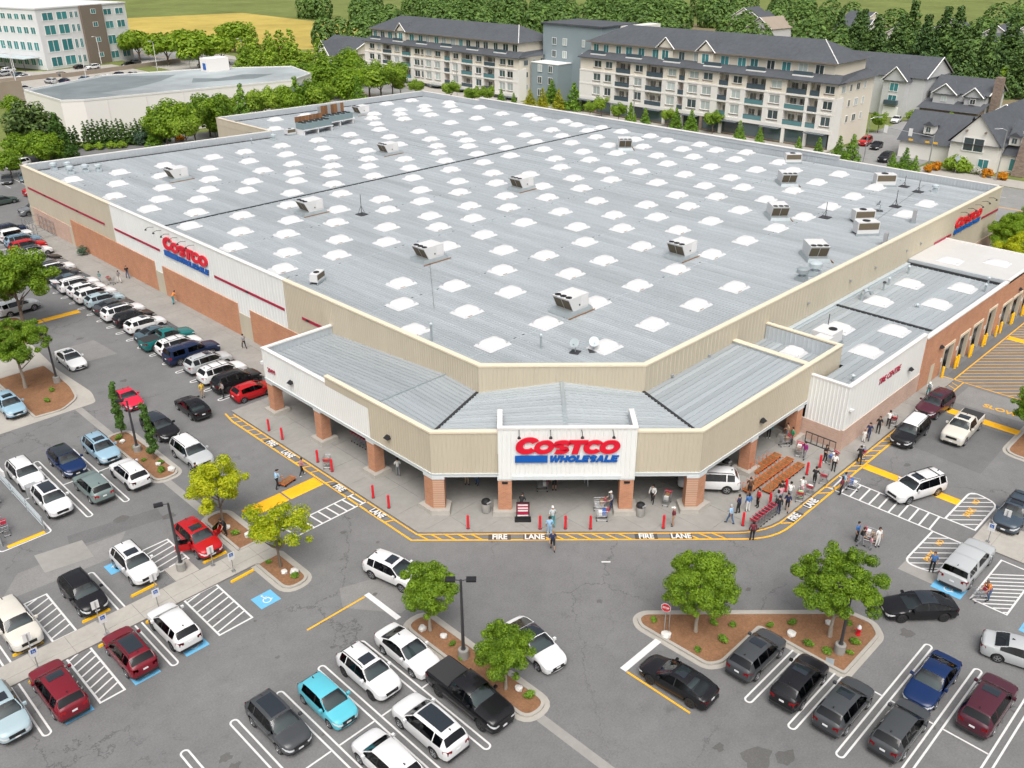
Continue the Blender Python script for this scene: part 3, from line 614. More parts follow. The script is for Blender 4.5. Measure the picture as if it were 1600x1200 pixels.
SKY = "70.5,5.6 77.2,5.7 26.2,6.7 12.5,6.7 32.9,6.7 19.4,6.8 12.8,13.9 26.5,14.0 19.9,14.0 6.1,14.0 33.2,14.1 60.6,14.2 40.1,14.2 47.0,14.2 53.9,14.2 67.3,14.2 74.1,14.3 80.8,14.3 9.7,21.2 24.4,21.2 3.2,21.3 30.1,21.4 36.9,21.5 50.9,21.5 57.7,21.6 84.6,21.6 77.9,21.6 71.3,21.7 16.2,21.9 64.6,21.9 45.0,22.2 6.6,27.1 20.2,27.1 33.7,27.2 13.5,27.2 26.9,27.2 47.7,27.4 54.6,27.5 40.9,27.5 61.3,27.5 68.1,27.6 82.0,27.7 10.2,31.7 44.6,31.8 51.4,31.8 58.2,31.8 37.6,31.8 25.0,31.8 85.3,31.9 78.6,31.9 65.1,32.0 71.7,32.0 21.5,37.5 27.5,37.6 41.1,37.7 34.4,37.7 48.3,37.7 61.9,37.9 82.4,37.9 68.7,37.9 75.5,37.9 88.0,39.4 31.3,43.6 52.0,43.6 17.7,43.7 65.5,43.7 45.1,43.7 58.7,43.7 79.4,43.8 25.8,43.9 86.1,43.9 72.6,43.9 10.9,43.9 37.9,43.9 4.2,44.3 34.9,48.2 55.6,48.2 62.5,48.2 88.0,48.3 49.0,48.3 28.2,48.3 41.7,48.3 14.4,48.4 83.0,48.4 76.1,48.4 21.4,48.4 69.4,48.5 7.5,48.6 59.4,54.2 66.4,54.3 80.0,54.3 38.7,54.3 45.8,54.3 73.1,54.3 32.0,54.4 26.2,54.4 86.9,54.4 52.8,54.5 18.2,54.5 11.3,54.8 4.3,54.8 63.2,58.8 88.0,58.8 83.8,58.9 70.1,58.9 76.9,59.0 49.6,59.0 42.6,59.0 35.7,59.1 28.8,59.1 21.9,59.2 14.8,59.4 8.0,59.6 67.0,64.9 87.7,64.9 74.1,65.0 80.8,65.1 53.5,65.1 46.7,65.2 39.4,65.3 59.8,65.5 26.8,65.5 18.6,65.7 11.7,65.7 4.8,66.2 88.0,69.9 84.2,69.9 70.5,69.9 63.6,70.0 77.4,70.1 57.0,70.2 50.1,70.2 36.1,70.4 43.1,70.5 29.2,70.7 22.3,70.7 8.3,71.2 86.8,75.0 66.5,75.1 80.1,75.1 73.4,75.3 53.2,75.5 60.0,75.6 46.4,75.8 39.4,75.9 32.5,76.1 26.6,76.2 18.6,76.5 11.7,76.9 4.8,77.2 88.0,79.0 63.1,79.5 56.5,79.7 42.5,80.2 35.7,80.2 28.9,80.5 21.9,80.6 15.1,80.8 8.1,80.8 86.2,84.4 72.7,84.6 66.1,84.7 79.1,84.7 59.5,84.8 46.0,85.3 38.9,85.3 52.8,85.4 26.6,85.4 32.2,85.8 18.2,86.0 11.3,86.4 4.4,86.9 88.0,88.3 55.7,91.5 62.4,91.5 42.1,92.0 49.2,92.1 35.3,92.5 28.4,92.5 21.4,92.6 14.3,93.2 7.7,93.4 85.4,93.5 78.7,93.6 72.1,93.8 58.7,98.2 52.0,98.2 45.3,98.4 38.3,98.9 31.5,99.1 25.9,99.3 17.8,99.5 10.9,100.0 4.1,100.6 87.6,102.2 81.3,102.6 74.9,102.7 61.6,103.2 68.4,103.2 84.3,107.7 77.6,107.8 71.2,107.9 64.7,108.4 87.1,111.2 80.6,111.6 74.3,111.8 67.8,112.0 61.7,112.8 45.8,112.9 83.3,119.1 77.1,119.7 57.4,120.4 50.9,121.0"
rs = random.Random(3)
for t in SKY.split():
    x, y = map(float, t.split(',')); s = link('skylight', me_dome, wh, (x, y, DECK+.03), rs.uniform(-.02, .02)); link('curb', me_curb, s)
    if rs.random() < .45: link('clip', me_clip, s)
# ------------------------------------------------------------------ entrance canopy
CX, CY, K = -6.65, -6.8, .85       # fascia planes x = CX, y = CY and the chamfer x + y = K
P2 = (CX, K-CX); P3 = (K-CY, CY); ZB, ZT = 3.4, 7.3
ribwall((CX, 31.1), (CX, 21.05), ZB+.3, 6.65, .3).build('fascia_panel', 'white_metal', wh); ribwall((CX, 21.05), (CX, 15.15), ZB+.3, 6.4, .3).build('fascia_panel', 'white_metal', wh)
MB().box(CX+.02, CX+.2, 15.15, 21.05, 6.3, 7.2).build('fascia_backing', 'tan_metal', wh); ribwall((CX+.03, 21.05), (CX+.03, 15.15), 6.41, ZT-.1, .3).build('fascia_panel', 'tan_metal', wh)
ribwall((CX, 15.15), P2, ZB+.3, ZT-.1, .3).build('fascia_panel', 'tan_metal', wh); ribwall(P2, P3, ZB+.3, ZT-.1, .3).build('fascia_panel', 'tan_metal', wh); ribwall(P3, (29.4, CY), ZB+.3, ZT-.1, .3, .02, None, 7.05).build('fascia_panel', 'tan_metal', wh)
coping([(X0, 31.1), (CX, 31.1), (CX, 21.05)], 6.72, .35, 'coping_white', wh); coping([(CX, 21.05), P2, P3, (29.4, CY), (29.4, Y0)], ZT, .35, 'coping_tan', wh)
ribwall((29.4, CY), (29.4, Y0), 4.0, ZT-.1, .3).build('fascia_panel', 'tan_metal', wh)
def beam(p, q, w=.3): 
    d = Vector(q)-Vector(p); MB().box(0, d.length, 0, w, ZB-.05, ZB+.3).box(.0, d.length, -.07, 0, ZB+.22, ZB+.3).build('canopy_beam', 'beam_white', wh, (*p, 0), math.atan2(d.y, d.x))
beam((CX, 31.1), P2); beam(P2, P3); beam(P3, (29.4, CY))
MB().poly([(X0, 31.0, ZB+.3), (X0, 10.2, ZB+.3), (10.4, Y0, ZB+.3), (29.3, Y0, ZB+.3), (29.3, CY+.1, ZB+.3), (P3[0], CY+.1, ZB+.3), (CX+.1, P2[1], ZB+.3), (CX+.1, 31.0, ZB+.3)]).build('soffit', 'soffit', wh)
MB().box(CX+.05, X0, 30.85, 31.1, ZB, 6.6).build('canopy_end_wall', 'white_metal', wh)
ribwall((CX+.3, 30.84), (X0, 30.84), 5.5, 6.6, .45).build('parapet_lining', 'parapet_grey', wh)
for a, b, zt in (((CX+.33, P2[1]+.1), (CX+.33, 30.8), 6.6), ((P3[0]+.1, CY+.33), (P2[0]+.4, P2[1]+.2), 7.1), ((29.2, CY+.33), (P3[0]+.2, CY+.33), 7.1)):
    MB().poly([(*a, 5.4), (*b, 5.4), (*b, zt), (*a, zt)]).build('parapet_lining', 'parapet_grey', wh)
# canopy roof sheets
def zl(y): return 5.85+(7.05-5.85)*(30.8-y)/16.4 if y > 14.4 else 7.05-(14.4-y)*.06
def quadpanel(a, b, c, d_, m='metal_roof_d'):
    """sheet a-b (first edge) to d-c with a raised rib along the a-d edge"""
    a, b, c, d_ = map(Vector, (a, b, c, d_)); mb = MB().poly([a, b, c, d_]); u = (b-a); u = u/u.length
    for o in (0,):
        p, q = a, d_; zr = Vector((0, 0, .07)); mb.poly([p-u*.01, p+zr, q+zr, q-u*.01]); mb.poly([p+zr, p+u*.06+zr, q+u*.06+zr, q+zr]); mb.poly([p+u*.06+zr, p+u*.09, q+u*.09, q+u*.06+zr])
    mb.build('roof_panel', m, wh)
nL = 16; xs = [CX+.34+(X0-.02-CX-.34)*k/nL for k in range(nL+1)]
def yval(x): return P2[1]+.0+(10.25-P2[1])*(x-CX)/(X0-CX)          # valley line from the fascia corner to the wall corner
for xa, xb in zip(xs, xs[1:]):
    quadpanel((xa, 30.8, zl(30.8)), (xb, 30.8, zl(30.8)), (xb, 14.4, zl(14.4)), (xa, 14.4, zl(14.4)), 'metal_roof')
    quadpanel((xa, 14.3, zl(14.3)), (xb, 14.3, zl(14.3)), (xb, yval(xb)+.08, zl(yval(xb))-.02), (xa, yval(xa)+.08, zl(yval(xa))-.02), 'metal_roof')
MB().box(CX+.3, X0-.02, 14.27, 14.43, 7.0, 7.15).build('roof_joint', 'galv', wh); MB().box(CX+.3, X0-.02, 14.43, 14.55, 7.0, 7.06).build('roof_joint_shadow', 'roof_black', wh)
nR = 14; ys_ = [CY+.34+(Y0-.02-CY-.34)*k/nR for k in range(nR+1)]
def xval(y): return P3[0]+(10.45-P3[0])*(y-CY)/(Y0-CY)
zr_ = lambda x: 6.72+.3*(x-8)/15
for ya, yb in zip(ys_, ys_[1:]):
    quadpanel((23.3, ya, zr_(23.3)), (23.3, yb, zr_(23.3)), (xval(yb)+.08, yb, zr_(xval(yb))), (xval(ya)+.08, ya, zr_(xval(ya))), 'metal_roof_x')
    quadpanel((29.1, ya, 5.7), (29.1, yb, 5.7), (23.8, yb, 5.7), (23.8, ya, 5.7), 'metal_roof_x')
MB().box(23.35, 23.75, CY+.35, Y0-.03, 5.6, 7.25).build('roof_upstand', 'parapet_grey', wh); ribwall((23.34, Y0-.05), (23.34, CY+.4), 6.9, 7.25, .45).build('parapet_lining', 'parapet_grey', wh); MB().box(23.25, 23.85, CY+.34, Y0-.02, 7.25, 7.34).build('coping', 'coping_tan', wh)
ribwall((29.05, Y0-.05), (29.05, CY+.35), 5.65, 7.1, .45).build('parapet_lining', 'parapet_grey', wh)
# gabled middle bay: ridge along the chamfer's axis
S2 = 2**.5
def ch(s, dep): return (K/2+s/S2+dep/S2, K/2-s/S2+dep/S2)     # s along the chamfer, dep behind the fascia
DEP = (11.1-K)/S2; nC = 17
for k in range(nC):
    da, db = .3+(DEP-.3)*k/nC, .3+(DEP-.3)*(k+1)/nC
    e = lambda dp: 10.1-(10.1-6.75)*dp/DEP
    zrg = lambda dp: 7.0+.75*dp/DEP; zv = lambda dp: 6.85-.05*dp/DEP
    for sg in (-1, 1):
        A_ = ch(.1, da); B_ = ch(.1, db); C_ = ch(sg*e(db)+(.06 if sg > 0 else -.06)*-1, db); D_ = ch(sg*e(da)-sg*.06, da)
        quadpanel((*A_, zrg(da)), (*B_, zrg(db)), (*C_, zv(db)), (*D_, zv(da)))
a, b = ch(.1, 1.0), ch(.1, DEP-.05); mb = MB()
for o in (-.16, .16):
    pass
mb.poly([(a[0]-.12, a[1]+.12, 7.12), (a[0]+.12, a[1]-.12, 7.12), (b[0]+.12, b[1]-.12, 7.83), (b[0]-.12, b[1]+.12, 7.83)]); mb.build('ridge_cap', 'galv', wh)
for s0, p in ((-1, P2), (1, P3)):
    q = ch(s0*6.75, DEP-.05); p_ = ch(s0*10.0, .35); d = Vector(q)-Vector(p_); MB().box(0, d.length, -.11, .11, 6.8, 6.93).build('valley_gutter', 'roof_black', wh, (*p_, 0), math.atan2(d.y, d.x))
# white sign box over the entrance
SL, SR, KS = -4.98, 5.3, .5
def cs(s, dep=0): return (KS/2+s/S2+dep/S2, KS/2-s/S2+dep/S2)
ribwall(cs(SL), cs(SR), 3.3, 7.65, .34, .03).build('sign_panel', 'white_metal', wh)
ribwall(cs(SR), cs(SR, 2.9), 5.5, 7.65, .34, .03).build('sign_panel', 'white_metal', wh); ribwall(cs(SL, 2.9), cs(SL), 5.5, 7.65, .34, .03).build('sign_panel', 'white_metal', wh)
for sa in (SL+.33, SR-.33): MB().poly([(*cs(sa, .3), 5.5), (*cs(sa, 2.9), 5.5), (*cs(sa, 2.9), 7.6), (*cs(sa, .3), 7.6)]).build('parapet_lining', 'parapet_grey', wh)
coping([cs(SL, 2.9), cs(SL), cs(SR), cs(SR, 2.9)], 7.75, .33, 'coping_white', wh)
d = Vector(cs(SR))-Vector(cs(SL)); MB().box(1.05, d.length-1.05, -.12, -.04, 3.3, 3.62).build('canopy_beam', 'beam_white', wh, (*cs(SL), 0), math.atan2(d.y, d.x))
# brick columns on concrete plinths
def column(x, y, rz=0, w=.95, d=.95, label=None):
    c = MB().box(-w/2, w/2, -d/2, d/2, .5, ZB-.02).build('column', 'brick', wh, (x, y, 0), rz)
    MB().prism([(-w/2-.42, -d/2-.42), (w/2+.42, -d/2-.42), (w/2+.42, d/2+.42), (-w/2-.42, d/2+.42)], .12, .5, top=[(-w/2-.38, -d/2-.38), (w/2+.38, -d/2-.38), (w/2+.38, d/2+.38), (-w/2-.38, d/2+.38)]).build('plinth', 'concrete_pale', c)
    MB().box(-w/2-.04, w/2+.04, -d/2-.04, d/2+.04, ZB-.25, ZB).build('column_cap', 'beam_white', c)
    return c
for y in (30.6, 22.95, 15.35): column(-6.12, y)
for x in (15.6, 23.1): column(x, -6.3)
for s in (-4.5, 4.75):
    c = column(*cs(s, .58), R(-45), 1.05, 1.0); MB().box(-.22, .22, -.56, -.5, ZB-.55, ZB-.38).build('column_lamp', 'black', c)
for sg, (bx, by) in ((0, P2), (1, P3)):           # five-sided corner columns
    pts = [(0, 0), (.62, -.62), (1.25, -.05), (1.05, 1.0), (0, 1.0)] if sg == 0 else [(-.62, .62), (0, 0), (1.0, 0), (1.0, 1.05), (-.05, 1.25)]
    pts = ccw(pts); bx += .02; by += .02
    c = MB().prism(pts, .5, ZB-.02).build('column', 'brick', wh, (bx, by, 0)); MB().prism(offset(pts, -.42), .12, .5, top=offset(pts, -.38)).build('plinth', 'concrete_pale', c); MB().prism(offset(pts, -.04), ZB-.25, ZB).build('column_cap', 'beam_white', c)
# canopy wall lamps
for x, y, rz in ((CX, 26.4, -90), (CX, 12.6, -90), (16.2, CY, 0)):
    MB().prism([(-.3, -.35), (.3, -.35), (.3, 0), (-.3, 0)], 4.75, 5.0, top=[(-.18, -.12), (.18, -.12), (.18, 0), (-.18, 0)]).build('wall_lamp', 'black', wh, (x, y-.04 if rz == 0 else y, 0) if rz == 0 else (x-.04, y, 0), R(rz))
MB().box(-.2, .2, -.3, 0, 5.0, 5.25).build('security_camera', 'white_paint', wh, (CX+.1, 31.15, 0), R(180))
# store front under the canopy
ribwall((X0, 31), (X0, 10.2), .1, ZB+.3, .6, .02, MB()).build('shopfront_wall', 'grey_paint', wh)
d = Vector((10.4, Y0))-Vector((X0, 10.2)); MB().box(0, d.length, .02, .2, .1, ZB+.3).build('shopfront_wall', 'grey_paint', wh, (X0, 10.2, 0), math.atan2(d.y, d.x))
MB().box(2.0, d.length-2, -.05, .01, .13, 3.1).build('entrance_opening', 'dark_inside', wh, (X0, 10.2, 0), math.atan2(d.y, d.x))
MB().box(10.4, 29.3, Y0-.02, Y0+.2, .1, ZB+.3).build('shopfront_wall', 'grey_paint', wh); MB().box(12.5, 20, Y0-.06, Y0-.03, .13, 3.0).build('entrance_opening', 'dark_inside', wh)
# house number on the white fascia
t = link('house_number', textmesh('20499', .62, 'crimson', bold=.012, extrude=.01, sx=.85), wh, (CX-.06, 29.7, 4.75)); t.rotation_euler = (R(90), 0, R(-90))
# roof services that belong to the building: pipes and vents
for x, y, h in ((3.0, 18.5, 1.6), (8.6, 10.6, 1.2), (60, 112, .9), (36, 104.5, .8)):
    v = MB().bar((0, 0, 0), (0, 0, h), .09, n=8).build('vent_pipe', 'galv', wh, (x, y, DECK)); MB().lathe([(.16, h-.02), (.16, h+.1), (.02, h+.2)], 8).build('vent_cap', 'galv_pale', v)
for (x1, y1), (x2, y2) in (((18, 36.5), (8, 24)), ((61, 6.5), (87, 10)), ((47.5, 101), (52, 92))): MB().bar((x1, y1, DECK+.12), (x2, y2, DECK+.12), .016, n=5).build('roof_conduit', 'dark_metal', wh)
# ------------------------------------------------------------------ tyre centre annex
tc = thing('tire_centre', 'low brick and white tyre centre annex with a row of service bays', 'annex', (0, 0, 0))
TY = -10.4; TZ = 6.2
ribwall((24, TY+3.6), (24, TY), 2.0, TZ, .34, .035).build('wall_panel', 'white_metal', tc); ribwall((24, TY), (39.6, TY), 2.1, TZ, .6, .012).build('wall_panel', 'white_metal', tc)
MB().box(23.95, 39.6, TY-.08, TY+.2, .05, 2.1).build('brick_panel', 'brick_pink', tc); MB().box(23.93, 24.15, TY+.2, -.2, .05, 2.0).build('brick_panel', 'brick_pink', tc)
# brick front pierced by the bays: piers and lintel bands
bays = [(44.85, 47.55, 3.0), (48.85, 51.5, 3.0), (52.45, 55.25, 3.0), (56.5, 59.0, 3.6), (61.1, 64.0, 2.9), (64.4, 67.5, 2.9), (68.2, 70.8, 2.9)]
xs_ = [39.6]+[v for b in bays for v in b[:2]]+[72.0]
for a, b in zip(xs_[::2], xs_[1::2]): MB().box(a, b, TY-.1, TY+.25, .02, 5.75).build('brick_pier', 'brick', tc)
for a, b, z in bays:
    MB().box(a+.005, b-.005, TY-.1, TY+.25, z+.28, 5.75).build('brick_lintel', 'brick', tc)
    f = MB().box(a+.01, b-.01, TY-.18, TY+.1, z, z+.275).build('bay_frame', 'coping_tan', tc)
    MB().box(a+.01, a+.22, TY-.16, TY+.2, .02, z).build('jamb', 'tan_metal', f); MB().box(b-.22, b-.01, TY-.16, TY+.2, .02, z).build('jamb', 'tan_metal', f)
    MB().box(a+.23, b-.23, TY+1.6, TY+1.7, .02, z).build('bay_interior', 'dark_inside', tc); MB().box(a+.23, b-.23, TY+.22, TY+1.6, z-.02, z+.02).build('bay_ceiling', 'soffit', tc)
    MB().box(a+.3, b-.3, TY+.22, TY+.28, z-.75, z-.05).build('roller_door', 'grey_paint', tc)
    MB().box(a-.42, a-.06, TY-.14, TY-.105, 1.7, 2.1).build('bay_sign', 'line_white', tc)
MB().box(42.05, 42.95, TY-.13, TY-.06, .1, 2.1).build('door', 'tan_metal', tc)
for x, y in ((36.5, TY), (43.6, TY-.02), (66, TY)): MB().prism([(-.3, -.4), (.3, -.4), (.3, -.1), (-.3, -.1)], 3.6, 3.85, top=[(-.18, -.2), (.18, -.2), (.18, -.1), (-.18, -.1)]).build('wall_lamp', 'black', tc, (x, y, 0))
MB().box(-.16, .16, -.3, .0, 3.8, 4.0).build('security_camera', 'white_paint', tc, (24.6, TY-.05, 0))
MB().poly([(72, TY, 0), (72, Y0, 0), (72, Y0, 5.75), (72, TY, 5.75)]).build('end_wall', 'brick', tc)
coping([(24, CY-.02), (24, TY), (39.6, TY)], TZ+.06, .35, 'coping_white', tc); coping([(39.6, TY-.1), (61.2, TY-.1)], 5.85, .4, 'coping_white', tc)
TD = 5.3; nT = 18; yt = [TY+.3+(Y0-.15-TY-.3)*k/nT for k in range(nT+1)]
def tpanel(x0, x1, ya, yb):
    mb = MB(); sec = [(ya, TD), (yb-.1, TD), (yb-.08, TD+.07), (yb-.03, TD+.07), (yb, TD)]
    for (p, z1), (q, z2) in zip(sec, sec[1:]): mb.poly([(x0, p, z1), (x1, p, z1), (x1, q, z2), (x0, q, z2)])
    mb.build('roof_panel', 'metal_roof_x', tc)
for ya, yb in zip(yt, yt[1:]):
    tpanel(29.5 if yb > CY-.1 else 24.3, 42.6, ya, yb); tpanel(42.85, 61.0, ya, yb)
MB().box(42.58, 42.88, TY+.3, Y0-.15, TD, TD+.14).build('roof_joint', 'roof_black', tc)
MB().box(30, 61, Y0-.5, Y0-.05, TD+.0, TD+.22).build('roof_gutter', 'galv_pale', tc)
MB().box(24.3, 61, TY+.3, TY+.42, TD-.1, 5.78).build('parapet_lining', 'parapet_grey', tc)
MB().box(61.0, 61.25, TY+.35, Y0-.1, TD-.2, 5.9).build('roof_upstand', 'parapet_grey', tc); MB().box(60.75, 60.99, TY+.4, Y0-.1, TD, TD+.25).build('roof_gutter', 'roof_black', tc)
mat('membrane', (.52, .515, .50), .8, var=.05, scale=.8, dirt=.06); MB().box(61.25, 72.05, TY-.1, Y0-.05, 5.5, 5.88).build('membrane_roof', 'membrane', tc)
coping([(61.25, TY-.12), (72.08, TY-.12), (72.08, Y0-.06)], 5.97, .25, 'coping_white', tc)
for x, y in ((54.0, -2.6), (56.7, -7.3), (46.5, -2.5), (50.0, -7.2), (40.1, -7.1), (33.6, -7.3), (36.9, -2.9)):
    s = link('skylight', me_dome, tc, (x, y, TD+.03), math.pi/2); link('curb', me_curb, s)
for x, y in ((63.6, -3.2), (66.6, -7.4)):
    s = link('skylight', me_dome, tc, (x, y, 5.89), math.pi/2); s.scale = (1, 1, .6); link('curb', me_curb, s)
for x, y in ((27.9, -3.0), (25.6, -3.3)):
    s = link('skylight', me_dome, wh, (x, y, 5.74), math.pi/2); s.scale = (.8, .8, 1); link('curb', me_curb, s)
for x, y, h in ((46.9, -.6, .7), (50.3, -1.3, .9), (52.5, -.9, .7), (57.5, -9.3, .8), (60.2, -8.7, .7), (48, -6, .25), (27, -9.2, .5), (57.6, -.9, .8)):
    v = MB().bar((0, 0, 0), (0, 0, h), .1, n=8).build('vent_pipe', 'galv', tc, (x, y, TD)); MB().lathe([(.2, h), (.2, h+.12), (.03, h+.22)], 8).build('vent_cap', 'dark_metal' if h > .85 else 'galv_pale', v)
pts = [(0, 0, 0), (0, 0, .7), (.15, 0, 1.0), (.5, 0, 1.15), (.9, 0, 1.0), (1.05, 0, .65)]
MB().tube(pts, .22, 8).build('goose_vent', 'galv', tc, (46.0, -.9, TD), R(-40))
# yellow bollards guarding the bays, red bollards along the shop front
mb = MB().lathe([(.13, 0), (.13, .98), (.1, 1.06), (0.02, 1.09)], 10); me_bol = mb.mesh('bollard', 'yellow_paint', 40)
mb = MB().lathe([(.1, 0), (.1, 1.12), (.08, 1.17), (.02, 1.19)], 10); me_red = mb.mesh('bollard', 'red', 40); me_base = MB().lathe([(.14, 0), (.14, .03), (.11, .035)], 10).mesh('base_plate', 'dark_metal')
for k, x in enumerate((44.55, 47.85, 48.5, 51.75, 52.2, 55.5, 56.15, 59.35, 60.75, 64.1, 64.55, 67.75, 68.3)):
    b = link('bollard', me_bol, None, (x, TY-.55, 0), scale=(1, 1, 1.25)); tag(b, f'yellow steel bollard before the tyre bays, {ORD[k]} from the white wall', 'bollard', 'yellow bollards of the tyre bays')
redb = [(-8.7, 27.9), (-8.7, 25.7), (-8.7, 20.2), (-8.7, 18.1), (-8.7, 12.5), (-8.7, 10.5), (-6.2, 4.1), (-2.45, .2), (-1.1, -1.15), (.2, -2.5), (4.1, -6.35), (8.6, -10.4), (12.3, -10.5), (15.0, -10.35), (18.5, -10.3), (20.3, -10.5)]
for k, (x, y) in enumerate(redb):
    b = link('bollard', me_red, None, (x, y, .13)); link('base_plate', me_base, b)
    tag(b, f'bright red bollard along the shop front, {ORD[k]} counted from the parked red hatchback', 'bollard', 'red bollards along the fire lane')
# ------------------------------------------------------------------ rooftop plant
def rtu_meshes():
    d = {}
    d['roof_curb'] = MB().prism([(-1.75, -1.3), (1.75, -1.3), (1.75, 1.3), (-1.75, 1.3)], 0, .42, top=[(-1.6, -1.15), (1.6, -1.15), (1.6, 1.15), (-1.6, 1.15)]).mesh('roof_curb', 'galv')
    d['drain_rail'] = MB().box(-1.95, 1.95, -1.5, -1.42, .02, .1).mesh('drain_rail', 'rust')
    # cabinet: coil face leans out towards -x
    vs = [(-.85, -1.05, .42), (1.3, -1.05, .42), (1.3, 1.05, .42), (-.85, 1.05, .42), (-1.55, -1.05, 1.75), (1.3, -1.05, 1.75), (1.3, 1.05, 1.75), (-1.55, 1.05, 1.75)]
    fs = [(3, 2, 1, 0), (4, 5, 6, 7), (0, 1, 5, 4), (1, 2, 6, 5), (2, 3, 7, 6), (3, 0, 4, 7)]
    d['cabinet'] = MB().raw(vs, fs).mesh('cabinet', 'skylight_white')
    mb = MB(); nx = Vector((-1.33, 0, -.7)).normalized()
    def face(y0, y1, t0, t1, o):
        P = lambda t, y: (-.85-.7*t+nx.x*o, y, .42+1.33*t+nx.z*o)
        return [P(t0, y0), P(t1, y0), P(t1, y1), P(t0, y1)]
    d['coil'] = MB().poly(face(-.98, -.03, .06, .86, .012)).mesh('coil', 'coil'); d['coil2'] = MB().poly(face(.03, .98, .06, .86, .012)).mesh('coil', 'coil')
    d['fan'] = MB().lathe([(.31, 0), (.31, .05), (.27, .06), (.27, .03), (.05, .03), (.05, .07)], 14).mesh('fan', 'black')
    d['access_panel'] = MB().box(.25, 1.15, -1.075, -1.052, .6, 1.6).mesh('access_panel', 'white_paint'); d['port'] = MB().box(-.06, .06, -1.10, -1.052, .8, .95).mesh('port', 'black')
    return d
RT = rtu_meshes()
rtus = [((15.2, 90.1), 0, 'by the far left corner of the big roof'), ((47.5, 81.4), 0, 'beside the dashed pipe run beyond the roof joint'), ((18.8, 60.9), 0, 'just in front of the roof joint, left side'), ((46.3, 49.7), 0, 'near the middle of the big roof'), ((17.3, 35.7), 0, 'trailing a cable, left of the middle'),
        ((16.9, 14.5), 0, 'nearest of all to the entrance canopy'), ((37.5, 16.4), 0, 'right of the entrance, second row back'), ((77.2, 56.0), 1, 'on the far side close to the apartments'), ((74.5, 24.5), 1, 'near the far right parapet'), ((58.4, 16.7), 1, 'in the right half between two skylights'), ((47.2, 5.6), 1, 'against the right hand wall'), ((66.2, 114.0), 0, 'at the far rear parapet')]
for k, ((x, y), rot, lab) in enumerate(rtus):
    u = thing('rooftop_unit', f'white rooftop air conditioner with slanted coil {lab}', 'rooftop unit', (x, y, DECK+.03), R(0) if not rot else R(45), 'rooftop air conditioners')
    for nm in ('roof_curb', 'cabinet', 'coil', 'coil2', 'access_panel', 'port', 'drain_rail'): link(nm.replace('2', ''), RT[nm], u)
    for i in range(3): link('fan', RT['fan'], u, (-1.12, -.68+.68*i, 1.75))
# small condensers and other plant near the right corner
def condenser(x, y, label, s=1.0, rz=0):
    u = thing('condenser', label, 'condenser', (x, y, DECK+.03), rz)
    MB().box(-1.1*s, 1.1*s, -.55*s, .55*s, .25, 1.35*s).build('cabinet', 'skylight_white', u); MB().box(-1.02*s, 1.02*s, -.57*s, -.55*s, .6*s, 1.25*s).build('grille', 'coil', u)
    MB().lathe([(.38*s, 0), (.38*s, .06), (.3*s, .07)], 14).build('fan', 'black', u, (-.1, 0, 1.35*s)); MB().box(-1.2*s, 1.2*s, -.6*s, -.5*s, 0, .25).build('skid', 'galv', u); MB().box(-1.2*s, 1.2*s, .5*s, .6*s, 0, .25).build('skid', 'galv', u)
    return u
condenser(64.0, 8.2, 'upper of two white box condensers on the right of the roof', 1.15, R(-40)); condenser(59.4, 5.6, 'lower of two white box condensers on the right of the roof', 1.2, R(-40))
condenser(83.2, 14.2, 'long white condenser by the far right parapet', 1.25, R(-45)); condenser(4.6, 38.4, 'small grey cube condenser behind the left parapet', .8, R(30)); condenser(87.0, 30.6, 'pale green condenser tucked under the far parapet', 1.1, R(-45))
def cowl(x, y, label, s=1.0, m='galv'):
    u = thing('exhaust_fan', label, 'exhaust fan', (x, y, DECK+.03)); MB().box(-.45*s, .45*s, -.45*s, .45*s, 0, .5*s).build('curb', m, u)
    MB().lathe([(.3*s, .5*s), (.34*s, .8*s), (.62*s, .85*s), (.62*s, 1.25*s), (.3*s, 1.4*s), (.05, 1.42*s)], 14).build('cowl', m, u, smooth=35)
cowl(39.6, 3.0, 'left mushroom exhaust fan beside the right parapet'); cowl(41.9, 2.8, 'right mushroom exhaust fan beside the right parapet', 1.1, 'galv_pale')
for x, y, l, s in ((4.8, 109.4, 'outer left', .85), (6.6, 108.6, 'outer right', .8), (5.6, 105.0, 'inner left', .9), (7.6, 104.4, 'inner middle', .9), (9.2, 103.6, 'inner right', .8)): cowl(x, y, f'{l} galvanised cowl in the cluster at the roof\'s left corner', s, 'galv_pale')
for x, y, l in ((84.6, 7.6, 'at the corner over the red wall sign'), (40.5, 104.8, 'just inside the notch in the rear wall'), (60.5, 7.8+9, 'near the right hand condensers')): cowl(x, y, f'squat roof ventilator {l}', .75, 'galv_pale')
for x, y, l in ((56.6, 2.0, 'nearer'), (68.2, 3.6, 'farther')):
    u = thing('split_unit', f'{l} of two tall narrow grey condensers along the right parapet', 'condenser', (x, y, DECK+.03), R(20)); MB().box(-.5, .5, -.22, .22, .2, 1.6).build('cabinet', 'grey_paint', u); MB().box(-.42, .42, -.24, -.22, .3, 1.5).build('grille', 'coil', u); MB().box(-.55, .55, -.35, .35, 0, .2).build('skid', 'galv', u)
